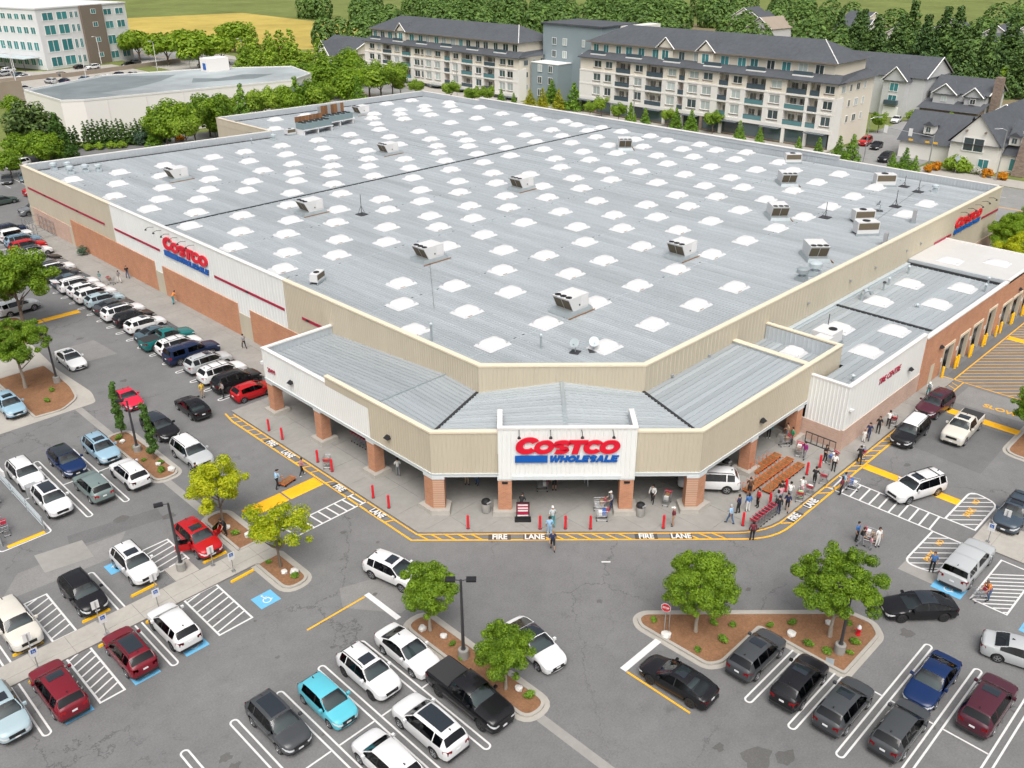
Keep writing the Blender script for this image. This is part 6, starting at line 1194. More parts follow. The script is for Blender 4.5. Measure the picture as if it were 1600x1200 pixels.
# ------------------------------------------------------------------ vehicles
mat('paint', (1, 1, 1), .2, objcol=True, spec=.45); mat('plastic', (.022, .022, .024), .6); mat('tyre', (.018, .018, .019), .85); mat('rim', (.42, .43, .45), .3, metal=.8); mat('rim_dark', (.05, .05, .055), .35, metal=.6)
glass_mat('windscreen', (.72, .86, .86), 2.0); glass_mat('side_glass', (.20, .23, .27), 1.7); mat('interior', (.13, .135, .14), .85); mat('seat_cloth', (.20, .195, .19), .9, objrand=.7); mat('roof_glass', (.02, .026, .034), .05, spec=.9); mat('head_lamp', (.62, .64, .66), .12, spec=.8); mat('tail_lamp', (.36, .006, .012), .2, spec=.7); mat('plate', (.72, .73, .75), .5); mat('seat', (.03, .03, .032), .8); mat('chrome', (.6, .6, .62), .18, metal=.9)
def lerp_list(lst, x):
    if x <= lst[0][0]: return lst[0][1]
    for (a, p), (b, q) in zip(lst, lst[1:]):
        if x <= b: t = (x-a)/(b-a) if b > a else 1; return p+(q-p)*t
    return lst[-1][1]
SPEC = {
 # L, W, wheel r, front axle, rear axle, top profile, belt, cowl, roof front, roof end, rear glass foot
 'sedan': dict(L=4.75, W=1.83, wr=.325, xf=.93, xa=3.72, top=[(0, .60), (.06, .68), (.3, .77), (1.32, .96), (2.12, 1.40), (2.55, 1.45), (3.0, 1.43), (3.35, 1.36), (4.12, 1.06), (4.6, 1.03), (4.72, .96), (4.75, .80)], belt=[(0, .58), (.3, .72), (1.32, .90), (4.1, 1.0), (4.6, .98), (4.75, .76)], xc=1.32, xr=2.12, xe=3.3, xb=4.08),
 'coupe': dict(L=4.7, W=1.85, wr=.34, xf=.95, xa=3.72, top=[(0, .60), (.06, .68), (.35, .80), (1.25, .98), (2.15, 1.42), (2.6, 1.46), (3.1, 1.42), (3.9, 1.20), (4.45, 1.02), (4.66, .98), (4.7, .82)], belt=[(0, .58), (.3, .74), (1.25, .92), (4.1, 1.0), (4.6, .95), (4.7, .78)], xc=1.25, xr=2.12, xe=3.3, xb=4.35),
 'crossover': dict(L=4.55, W=1.86, wr=.355, xf=.92, xa=3.6, top=[(0, .72), (.06, .84), (.3, .98), (1.15, 1.12), (1.85, 1.58), (2.3, 1.66), (3.3, 1.65), (3.95, 1.58), (4.42, 1.16), (4.52, 1.05), (4.55, .9)], belt=[(0, .70), (.3, .92), (1.15, 1.05), (4.3, 1.14), (4.52, 1.0), (4.55, .86)], xc=1.15, xr=1.85, xe=3.98, xb=4.40, clad=True),
 'suv': dict(clad=True, L=4.9, W=1.94, wr=.375, xf=.95, xa=3.85, top=[(0, .78), (.06, .92), (.3, 1.06), (1.25, 1.20), (1.95, 1.68), (2.4, 1.76), (3.7, 1.76), (4.4, 1.70), (4.75, 1.24), (4.86, 1.12), (4.9, .95)], belt=[(0, .76), (.3, 1.0), (1.25, 1.12), (4.6, 1.20), (4.86, 1.06), (4.9, .9)], xc=1.25, xr=1.95, xe=4.42, xb=4.76),
 'hatch': dict(L=4.1, W=1.74, wr=.31, xf=.82, xa=3.38, top=[(0, .62), (.06, .72), (.25, .84), (.95, 1.0), (1.75, 1.44), (2.2, 1.51), (3.1, 1.48), (3.6, 1.40), (4.0, 1.02), (4.07, .95), (4.1, .8)], belt=[(0, .6), (.25, .8), (.95, .94), (3.9, 1.02), (4.07, .92), (4.1, .76)], xc=.95, xr=1.75, xe=3.58, xb=3.98),
 'beetle': dict(L=4.1, W=1.76, wr=.33, xf=.85, xa=3.38, top=[(0, .58), (.05, .66), (.3, .84), (.85, 1.0), (1.2, 1.04), (1.8, 1.42), (2.2, 1.5), (2.7, 1.44), (3.4, 1.14), (3.8, .92), (4.06, .74), (4.1, .62)], belt=[(0, .56), (.3, .8), (1.2, .98), (3.3, 1.04), (3.8, .88), (4.1, .58)], xc=1.2, xr=1.8, xe=2.75, xb=3.35),
 'wagon': dict(L=5.1, W=1.92, wr=.365, xf=1.0, xa=4.0, top=[(0, .74), (.06, .88), (.3, 1.0), (1.35, 1.12), (2.0, 1.62), (2.4, 1.70), (4.0, 1.72), (4.75, 1.70), (5.0, 1.2), (5.06, 1.05), (5.1, .9)], belt=[(0, .72), (.3, .95), (1.35, 1.05), (4.9, 1.1), (5.06, 1.0), (5.1, .86)], xc=1.35, xr=2.0, xe=4.8, xb=5.0),
 'jeep': dict(L=4.5, W=1.88, wr=.42, xf=.75, xa=3.75, top=[(0, .86), (.04, 1.02), (.2, 1.12), (1.45, 1.20), (1.75, 1.80), (2.0, 1.86), (4.2, 1.86), (4.38, 1.82), (4.46, 1.2), (4.48, 1.15), (4.5, 1.0)], belt=[(0, .84), (.2, 1.08), (1.45, 1.16), (4.4, 1.18), (4.5, .95)], xc=1.45, xr=1.75, xe=4.25, xb=4.46),
 'pickup': dict(L=5.75, W=2.0, wr=.41, xf=1.02, xa=4.65, top=[(0, .88), (.05, 1.06), (.3, 1.16), (1.5, 1.28), (2.15, 1.80), (2.55, 1.88), (3.35, 1.88), (3.6, 1.82), (3.74, 1.32), (3.78, 1.27), (5.7, 1.27), (5.75, 1.1)], belt=[(0, .86), (.3, 1.1), (1.5, 1.2), (3.7, 1.25), (5.7, 1.24), (5.75, 1.05)], xc=1.5, xr=2.15, xe=3.52, xb=3.74, bed=True),
 'cap_pickup': dict(L=5.75, W=1.96, wr=.40, xf=1.02, xa=4.6, top=[(0, .88), (.05, 1.04), (.3, 1.13), (1.5, 1.24), (2.15, 1.74), (2.5, 1.82), (3.5, 1.82), (3.7, 1.80), (3.78, 1.84), (5.4, 1.84), (5.62, 1.30), (5.72, 1.22), (5.75, 1.08)], belt=[(0, .86), (.3, 1.08), (1.5, 1.18), (5.6, 1.22), (5.72, 1.18), (5.75, 1.02)], xc=1.5, xr=2.15, xe=5.4, xb=5.62),
}
CARM = {}
def car_parts(kind):
    if kind in CARM: return CARM[kind]
    S = SPEC[kind]; L, W, wr, xf, xa = S['L'], S['W'], S['wr'], S['xf'], S['xa']; hw = W/2
    plan = [(0, hw*.58), (.05, hw*.74), (.14, hw*.86), (.3, hw*.94), (.55, hw*.98), (1.0, hw), (L-1.0, hw), (L-.5, hw*.975), (L-.22, hw*.93), (L-.08, hw*.86), (L-.03, hw*.80), (L, hw*.72)] if kind not in ('jeep', 'pickup', 'cap_pickup') else [(0, hw*.72), (.05, hw*.84), (.16, hw*.94), (.5, hw*.985), (1.0, hw), (L-.4, hw), (L-.08, hw*.97), (L-.03, hw*.95), (L, hw*.92)]
    xs = {0, .05, .14, .3, .55, L-.5, L-.22, L-.08, L-.03, L, S['xc'], S['xr'], S['xe'], S['xb'], (S['xc']+S['xr'])/2, (S['xe']+S['xb'])/2, (S['xr']+S['xe'])/2}
    Ra = wr+.07
    for c in (xf, xa):
        for k in range(9): xs.add(c-Ra*math.cos(math.pi*k/8))
    gx0, gx1 = S['xc']+.2, (S['xb']-.35 if kind in ('sedan', 'coupe', 'beetle', 'pickup') else S['xe']-.12 if kind != 'cap_pickup' else 3.55)
    cuts = [gx0, gx0+(gx1-gx0)*.43, gx0+(gx1-gx0)*.455, gx0+(gx1-gx0)*(.80 if kind in ('suv', 'wagon', 'crossover') else 1.0)]
    rngs = [(cuts[0], cuts[1]), (cuts[2], cuts[3])]
    if kind in ('suv', 'wagon', 'crossover'): rngs.append((gx0+(gx1-gx0)*.825, gx1+.1))
    if kind == 'cap_pickup': rngs.append((3.95, 5.2))
    fw0, fw1, rw0, rw1 = S['xc']+.03, S['xr']-.02, S['xe']+.03, S['xb']-.03
    xs |= {v for r in rngs for v in r} | {fw0, fw1, rw0, rw1}
    xs |= {x for x, z in S['top']}
    xs = sorted(xs); xs = [x for i, x in enumerate(xs) if i == 0 or x-xs[i-1] > .012]
    if xs[-1] != L: xs[-1] = L
    zs0 = .24 if kind in ('sedan', 'coupe', 'hatch', 'beetle') else .32
    def sill(x):
        z = zs0+(.07 if x < .12 or x > L-.1 else 0)
        for c in (xf, xa):
            d = abs(x-c)
            if d < Ra: z = max(z, wr+math.sqrt(Ra*Ra-d*d)*.98)
        return z
    def section(x):
        w_ = lerp_list(plan, x); zb = lerp_list(S['belt'], x); zt = lerp_list(S['top'], x); zl = sill(x); gh = zt-zb
        p2z = max(zl+.03, .46); p3z = max(p2z+.03, zb-.15)
        pts = [(0, max(zl*.8, .24)), (w_*.93, zl), (w_*.995, p2z), (w_, p3z), (w_*.955, max(zb, p3z+.02))]
        if gh > .13:
            f = min(1, gh/.5); boxy = .12 if kind in ('jeep', 'cap_pickup') else .24; wr_ = w_*.955*(1-boxy*f)*(1-(.10 if boxy > .2 and not S.get('bed') else 0)*max(0, min(1, (x-S['xr']-.4)/(S['xb']-S['xr'])))**1.5)
            pts += [(wr_, zb+gh*.87), (wr_*.82, zt-.012), (0, zt+.012)]
        else: pts += [(w_*.82, zb+(zt-zb)*.75+.012), (w_*.45, zt+.012), (0, zt+.02)]
        return pts
    secs = [section(x) for x in xs]; n = 8; V = []; Fc = []; Mi = []
    for x, s in zip(xs, secs):
        for (y, z) in s: V.append((L/2-x, y, z))
        for (y, z) in s[1:-1]: V.append((L/2-x, -y, z))
    m = 14
    loop = [0, 1, 2, 3, 4, 5, 6, 7, 13, 12, 11, 10, 9, 8]
    for i in range(len(xs)-1):
        for k in range(m):
            a, b = loop[k], loop[(k+1) % m]; Fc.append((i*m+a, i*m+b, (i+1)*m+b, (i+1)*m+a)[::-1]); side = k if k < 7 else m-1-k; xm_ = (xs[i]+xs[i+1])/2
            if side in (5, 6) and (fw0 < xm_ < fw1 or rw0 < xm_ < rw1): Fc.pop(); continue
            if side == 4 and any(r0 < xm_ < r1 for r0, r1 in rngs): Fc.pop(); continue
            Mi.append(1 if side == 0 or (side == 1 and S.get('clad')) or (side == 4 and cuts[1] <= xm_ <= cuts[2]) else 0)
    Fc.append(tuple(loop)[::1]); Mi.append(0); Fc.append(tuple((len(xs)-1)*m+q for q in loop[::-1])); Mi.append(0)
    body = bpy.data.meshes.new('body'); body.from_pydata(V, [], Fc); body.materials.append(M['paint']); body.materials.append(M['plastic']); body.polygons.foreach_set('material_index', Mi); body.polygons.foreach_set('use_smooth', [True]*len(Fc)); body.set_sharp_from_angle(angle=R(38)); body.update()
    bm = bmesh.new(); bm.from_mesh(body); bmesh.ops.recalc_face_normals(bm, faces=bm.faces[:]); bm.to_mesh(body); bm.free()
    def surf(x, u):
        """point on the upper skin, u in -1..1 across from roof edge to roof edge"""
        s = section(x); P = [s[5], s[6], s[7]]; a = abs(u); q = (1-a)
        if q < .3: t = q/.3; y = P[0][0]+(P[1][0]-P[0][0])*t; z = P[0][1]+(P[1][1]-P[0][1])*t
        else: t = (q-.3)/.7; y = P[1][0]+(P[2][0]-P[1][0])*t; z = P[1][1]+(P[2][1]-P[1][1])*t
        return Vector((L/2-x, y if u >= 0 else -y, z))
    def screen(xa_, xb_, name, mt, um=.94, nx=4):
        us = [-um, -.7, -.35, 0, .35, .7, um]; mb = MB(); g = []
        xm = (xa_+xb_)/2; d = surf(xb_, 0)-surf(xa_, 0); nrm = Vector((-d.z, 0, d.x)); nrm = nrm.normalized()*(.003 if nrm.z > 0 else -.003)
        if nrm.z < 0: nrm = -nrm
        for i in range(nx+1):
            x = xa_+(xb_-xa_)*i/nx
            for u_ in us: g.append(tuple(surf(x, u_)+nrm))
        k = len(us); mb.raw(g, [(i*k+j, i*k+j+1, (i+1)*k+j+1, (i+1)*k+j) for i in range(nx) for j in range(k-1)]); return mb.mesh(name, mt, 50)
    parts = [('body', body, (0, 0, 0), 1)]
    parts.append(('windscreen', screen(fw0, fw1, 'windscreen', 'windscreen', 1.0), (0, 0, 0), 0))
    parts.append(('rear_window', screen(rw0, rw1, 'rear_window', 'side_glass' if kind not in ('sedan', 'coupe', 'beetle') else 'windscreen', 1.0), (0, 0, 0), 0))
    for sg in (1, -1):
        for xa_, xb_ in rngs:
            mb = MB(); g = []; nx = 5
            for i in range(nx+1):
                x = xa_+(xb_-xa_)*i/nx; s = section(x); a, b = Vector(s[4]), Vector(s[5])
                for t in (0, 1.0): p = a.lerp(b, t); g.append((L/2-x, sg*(p.x+.004), p.y))
            mb.raw(g, [((2*i, 2*i+2, 2*i+3, 2*i+1) if sg > 0 else (2*i+1, 2*i+3, 2*i+2, 2*i)) for i in range(nx)]); parts.append(('side_window', mb.mesh('side_window', 'side_glass'), (0, 0, 0), 0))
    # pillars, cabin and seats
    for sg in (1, -1):
        for xa_, xb_ in ((fw0, fw1), (rw0, rw1)):
            ps = [(L/2-(xa_+(xb_-xa_)*i/4), sg*(section(xa_+(xb_-xa_)*i/4)[5][0]), section(xa_+(xb_-xa_)*i/4)[5][1]) for i in range(5)]; parts.append(('pillar', MB().tube(ps, .032, 5).mesh('pillar', 'paint'), (0, 0, 0), 1))
    cabx0, cabx1 = S['xc']+.12, min(S['xe']+.1, 3.6 if S.get('bed') or kind == 'cap_pickup' else 99); zb_ = lerp_list(S['belt'], S['xr']+.4)
    parts.append(('cabin', MB().box(L/2-cabx1, L/2-cabx0, -hw*.84, hw*.84, .45, zb_-.2).mesh('cabin', 'interior'), (0, 0, 0), 0)); parts.append(('dashboard', MB().prism([(L/2-cabx0-.45, -hw*.8), (L/2-cabx0+.06, -hw*.7), (L/2-cabx0+.06, hw*.7), (L/2-cabx0-.45, hw*.8)], zb_-.2, zb_-.03).mesh('dashboard', 'interior'), (0, 0, 0), 0))
    for xs_ in (S['xr']+.45, S['xr']+1.35):
        if xs_ > cabx1-.1: continue
        for sg in (1, -1):
            y0 = sg*hw*.40; parts.append(('seat', MB().prism([(L/2-xs_-.18, y0-.24), (L/2-xs_+.02, y0-.24), (L/2-xs_+.02, y0+.24), (L/2-xs_-.18, y0+.24)], zb_-.22, zb_+.08, top=[(L/2-xs_-.30, y0-.2), (L/2-xs_-.16, y0-.2), (L/2-xs_-.16, y0+.2), (L/2-xs_-.30, y0+.2)]).box(L/2-xs_-.32, L/2-xs_-.2, y0-.12, y0+.12, zb_+.082, zb_+.24).mesh('seat', 'seat_cloth'), (0, 0, 0), 0))
    # lamps, grille, plates
    zf = lerp_list(S['belt'], .25)
    for sg in (1, -1):
        b0 = lerp_list(S['belt'], 0); g = []
        for X_, Y_, zc_, hh in ((L/2+.014, plan[0][1]*.52, b0-.06, .045), (L/2+.014, plan[0][1]+.004, b0-.045, .065), (L/2-.05, lerp_list(plan, .05)+.016, lerp_list(S['belt'], .05)-.05, .075), (L/2-.2, lerp_list(plan, .2)+.018, lerp_list(S['belt'], .2)-.085, .06), (L/2-.42, lerp_list(plan, .42)+.018, lerp_list(S['belt'], .42)-.10, .025)): g += [(X_, sg*Y_, zc_-hh), (X_, sg*Y_*.985, zc_+hh)]
        mb = MB().raw(g, [((2*i, 2*i+2, 2*i+3, 2*i+1) if sg > 0 else (2*i+1, 2*i+3, 2*i+2, 2*i)) for i in range(4)]); parts.append(('headlight', mb.mesh('headlight', 'head_lamp'), (0, 0, 0), 0))
        zt_ = lerp_list(S['belt'], L-.2); tall = .34 if kind in ('suv', 'crossover', 'wagon', 'pickup', 'cap_pickup', 'jeep') else .2
        x1, x2 = L-.02, L-.28; y1, y2 = lerp_list(plan, x1), lerp_list(plan, x2)
        mb = MB().raw([(L/2-L-.012, sg*y1*.62, zt_-.10), (L/2-L-.012, sg*y1*.62, zt_-.10-tall*.5), (L/2-x1-.004, sg*(y1+.012), zt_-.08-tall*.8), (L/2-x1-.004, sg*(y1+.012), zt_-.04), (L/2-x2, sg*(y2+.012), zt_-.10-tall*.4), (L/2-x2, sg*(y2+.012), zt_-.06)], [(0, 3, 2, 1), (3, 5, 4, 2), (1, 2, 3, 0), (2, 4, 5, 3)]); parts.append(('tail_light', mb.mesh('tail_light', 'tail_lamp'), (0, 0, 0), 0))
        # mirror
        xm = S['xc']+.38; s = section(xm); parts.append(('mirror', MB().box(L/2-xm-.07, L/2-xm+.09, sg*(s[4][0]+.03) if sg > 0 else -(s[4][0]+.22), sg*(s[4][0]+.22) if sg > 0 else -(s[4][0]+.03), s[4][1]+.02, s[4][1]+.17).mesh('mirror', 'paint'), (0, 0, 0), 1))
    gm = MB().box(L/2-.03, L/2+.018, -hw*.46, hw*.46, zf-.30, zf-.10); parts.append(('grille', gm.mesh('grille', 'black'), (0, 0, 0), 0)); parts.append(('bumper_intake', MB().box(L/2-.02, L/2+.015, -hw*.6, hw*.6, .34, .46).mesh('bumper_intake', 'plastic'), (0, 0, 0), 0))
    parts.append(('plate', MB().box(L/2, L/2+.025, -.15, .15, .48, .58).mesh('plate', 'plate'), (0, 0, 0), 0)); zr = .78 if tall > .3 else .66
    parts.append(('plate', MB().box(-L/2-.022, -L/2, -.15, .15, zr, zr+.11).mesh('plate', 'plate'), (0, 0, 0), 0)); parts.append(('rear_bumper', MB().box(-L/2-.03, -L/2+.25, -hw*.78, hw*.78, .34, .50).mesh('rear_bumper', 'plastic'), (0, 0, 0), 0))
    zt = lerp_list(S['top'], S['xe']-.25); parts.append(('antenna_fin', MB().prism([(L/2-S['xe']+.12, -.03), (L/2-S['xe']+.3, -.03), (L/2-S['xe']+.3, .03), (L/2-S['xe']+.12, .03)], zt, zt+.09, top=[(L/2-S['xe']+.12, -.01), (L/2-S['xe']+.2, -.01), (L/2-S['xe']+.2, .01), (L/2-S['xe']+.12, .01)]).mesh('antenna_fin', 'plastic'), (0, 0, 0), 0))
    if S.get('bed'): parts.append(('tonneau_cover', MB().box(-L/2+.06, L/2-3.85, -hw*.86, hw*.86, 1.27, 1.31).mesh('tonneau_cover', 'seat'), (0, 0, 0), 0))
    tyre = MB().lathe([(wr*.62, -.10), (wr*.9, -.115), (wr, -.085), (wr, .085), (wr*.9, .115), (wr*.62, .10)], 18, axis='y').mesh('tyre', 'tyre', 40)
    rm = MB().lathe([(wr*.60, .075), (wr*.66, .105), (wr*.60, .112), (wr*.56, .07), (wr*.1, .06)], 16, axis='y')
    for k in range(5):
        a = k*1.2566; c, s_ = math.cos(a), math.sin(a); T = Matrix(((c, 0, s_, 0), (0, 1, 0, 0), (-s_, 0, c, 0), (0, 0, 0, 1))); rm.box(wr*.06, wr*.60, .085, .112, -wr*.09, wr*.09, T=T)
    rims = (rm.mesh('rim', 'rim', 40), rm.mesh('rim', 'rim_dark', 40))
    extra = dict(L=L, W=W, S=S, surf=surf, section=section, tyre=tyre, rims=rims, wheels=[(L/2-xf, hw-.13, wr, 1), (L/2-xf, -hw+.13, wr, -1), (L/2-xa, hw-.13, wr, 1), (L/2-xa, -hw+.13, wr, -1)])
    # roof furniture
    zr_ = lerp_list(S['top'], (S['xr']+S['xe'])/2); s = section((S['xr']+S['xe'])/2); yr = s[5][0]*.93
    rails = []
    for sg in (1, -1): rails.append(MB().tube([(L/2-S['xr']-.1, sg*yr, zr_-.03), (L/2-S['xr']-.25, sg*yr, zr_+.05), (L/2-S['xe']+.3, sg*yr, zr_+.04), (L/2-S['xe']+.12, sg*yr, zr_-.03)], .025, 5).mesh('roof_rail', 'plastic'))
    extra['rails'] = rails
    def roofpanel(x0, x1, um, z=.016):
        g = [tuple(surf(x0+(x1-x0)*i/8, u_)+Vector((0, 0, z+.006))) for i in range(9) for u_ in (-um, -um*.8, -um*.4, 0, um*.4, um*.8, um)]; return MB().raw(g, [(i*7+j, i*7+j+1, i*7+j+8, i*7+j+7) for i in range(8) for j in range(6)]).mesh('sunroof', 'roof_glass', 60)
    extra['sunroof'] = roofpanel(S['xr']+.18, S['xr']+.85, .55); extra['panoroof'] = roofpanel(S['xr']+.12, S['xe']-.35, .62); extra['blackroof'] = roofpanel(S['xr']+.02, S['xe']-.03, .97)
    extra['crossbars'] = [MB().box(L/2-x-.03, L/2-x+.03, -yr, yr, zr_+.05, zr_+.085).mesh('cross_bar', 'plastic') for x in (S['xr']+.7, S['xe']-.7)]
    CARM[kind] = (parts, extra); return CARM[kind]
PAINT = dict(white=(.68, .685, .69), pearl=(.66, .64, .6), cream=(.60, .575, .51), silver=(.42, .44, .45), grey=(.16, .17, .18), darkgrey=(.055, .06, .065), black=(.012, .012, .014), red=(.42, .010, .014), pink=(.62, .02, .055), maroon=(.17, .012, .022), plum=(.07, .018, .03), blue=(.007, .024, .09), navy=(.010, .02, .055), bluegrey=(.05, .07, .095), lightblue=(.26, .40, .50), paleblue=(.34, .44, .48), teal=(.03, .26, .33), aqua=(.10, .45, .55), greenteal=(.012, .14, .14), slate=(.07, .11, .135), steelblue=(.15, .24, .32), jade=(.16, .21, .205), darkgreen=(.06, .085, .075))
def car(kind, color, x, y, head, label, opts='', group=None, z=0.0, detail=True):
    parts, E = car_parts(kind); name = {'pickup': 'pickup_truck', 'cap_pickup': 'pickup_truck', 'suv': 'suv', 'crossover': 'suv', 'jeep': 'suv', 'wagon': 'wagon', 'beetle': 'car', 'hatch': 'hatchback'}.get(kind, 'sedan')
    u = thing(name, label, {'pickup_truck': 'pickup truck', 'suv': 'SUV', 'hatchback': 'hatchback', 'wagon': 'wagon', 'car': 'car'}.get(name, 'car'), (x, y, z), R(head), group); col = (*PAINT[color], 1)
    for nm, me, loc, p in parts:
        if not detail and nm in ('antenna_fin', 'plate', 'bumper_intake', 'mirror', 'rear_bumper', 'seat', 'dashboard'): continue
        o = link(nm, me, u)
        if p: o.color = col
    for i, (wx, wy, wz, sg) in enumerate(E['wheels']):
        w_ = link('wheel', E['tyre'], u, (wx, wy, wz)); r = link('rim', E['rims'][1 if 'd' in opts else 0], w_)
        if sg < 0: w_.rotation_euler = (0, 0, math.pi)
    if 'r' in opts:
        for me in E['rails']: link('roof_rail', me, u)
    if 'x' in opts:
        for me in E['crossbars']: link('cross_bar', me, u)
    if 's' in opts: link('sunroof', E['sunroof'], u)
    if 'p' in opts: link('glass_roof', E['panoroof'], u)
    if 'b' in opts: link('black_roof', E['blackroof'], u)
    if 'w' in opts:                                       # white roof over a dark body
        o = link('white_roof', E['blackroof'].copy(), u); o.data.materials.clear(); o.data.materials.append(M['white_paint'])
    return u
ROW = [('hatch', 'red', 35.2, '', 'bright red hatchback'), ('suv', 'black', 38.2, 'rd', 'black SUV'), ('suv', 'white', 40.9, 'rxd', 'white SUV with roof rails'), ('suv', 'silver', 44.1, 'rs', 'silver SUV'), ('cap_pickup', 'navy', 47.6, '', 'dark blue pickup with canopy'), ('suv', 'white', 50.3, 'rx', 'white SUV with roof bars'), ('pickup', 'greenteal', 52.9, '', 'teal-green pickup with black bed cover'), ('sedan', 'slate', 55.5, '', 'grey-teal sedan'), ('crossover', 'white', 58.6, 'sd', 'white crossover'), ('crossover', 'black', 61.5, 's', 'black crossover'), ('suv', 'white', 64.1, 'p', 'boxy white SUV with glass roof'), ('sedan', 'darkgrey', 67.0, '', 'dark grey sedan'), ('crossover', 'paleblue', 69.6, 's', 'pale silver-blue crossover'), ('suv', 'white', 72.1, 's', 'white SUV'), ('crossover', 'white', 74.7, 's', 'white crossover'), ('suv', 'white', 77.2, 'rd', 'white SUV with its tailgate open'), ('sedan', 'slate', 80.0, '', 'slate blue sedan'), ('crossover', 'darkgrey', 82.7, 'rx', 'dark grey crossover with roof bars'), ('suv', 'white', 85.4, 'p', 'white SUV half hidden by the tree'), ('sedan', 'grey', 88.2, '', 'grey sedan'), ('sedan', 'black', 91.0, 's', 'black sedan'), ('crossover', 'white', 95.2, 'b', 'white crossover with black roof'), ('suv', 'red', 98.3, '', 'red SUV'), ('suv', 'steelblue', 101.6, 'r', 'blue SUV with roof rails'), ('jeep', 'white', 105.0, '', 'boxy white off-roader'), ('suv', 'navy', 108.2, 'r', 'dark blue SUV at the far end')]
rc = random.Random(4)
for k, (kd, co, y, op, lb) in enumerate(ROW):
    x = -5.95 if y < 84 else -5.95+(y-84)*.095
    u = car(kd, co, x+rc.uniform(-.12, .12), y, rc.uniform(-2.5, 2.5), f'{lb}, {ORD[k]} car from the canopy along the brick wall', op, 'cars parked along the brick wall')
    if 'tailgate' in lb: o = MB().box(-.75, .05, -.7, .7, -.03, .03).build('tailgate', 'paint', u, (-2.35, 0, 1.72)); o.rotation_euler = (0, R(14), 0); o.color = (*PAINT[co], 1)
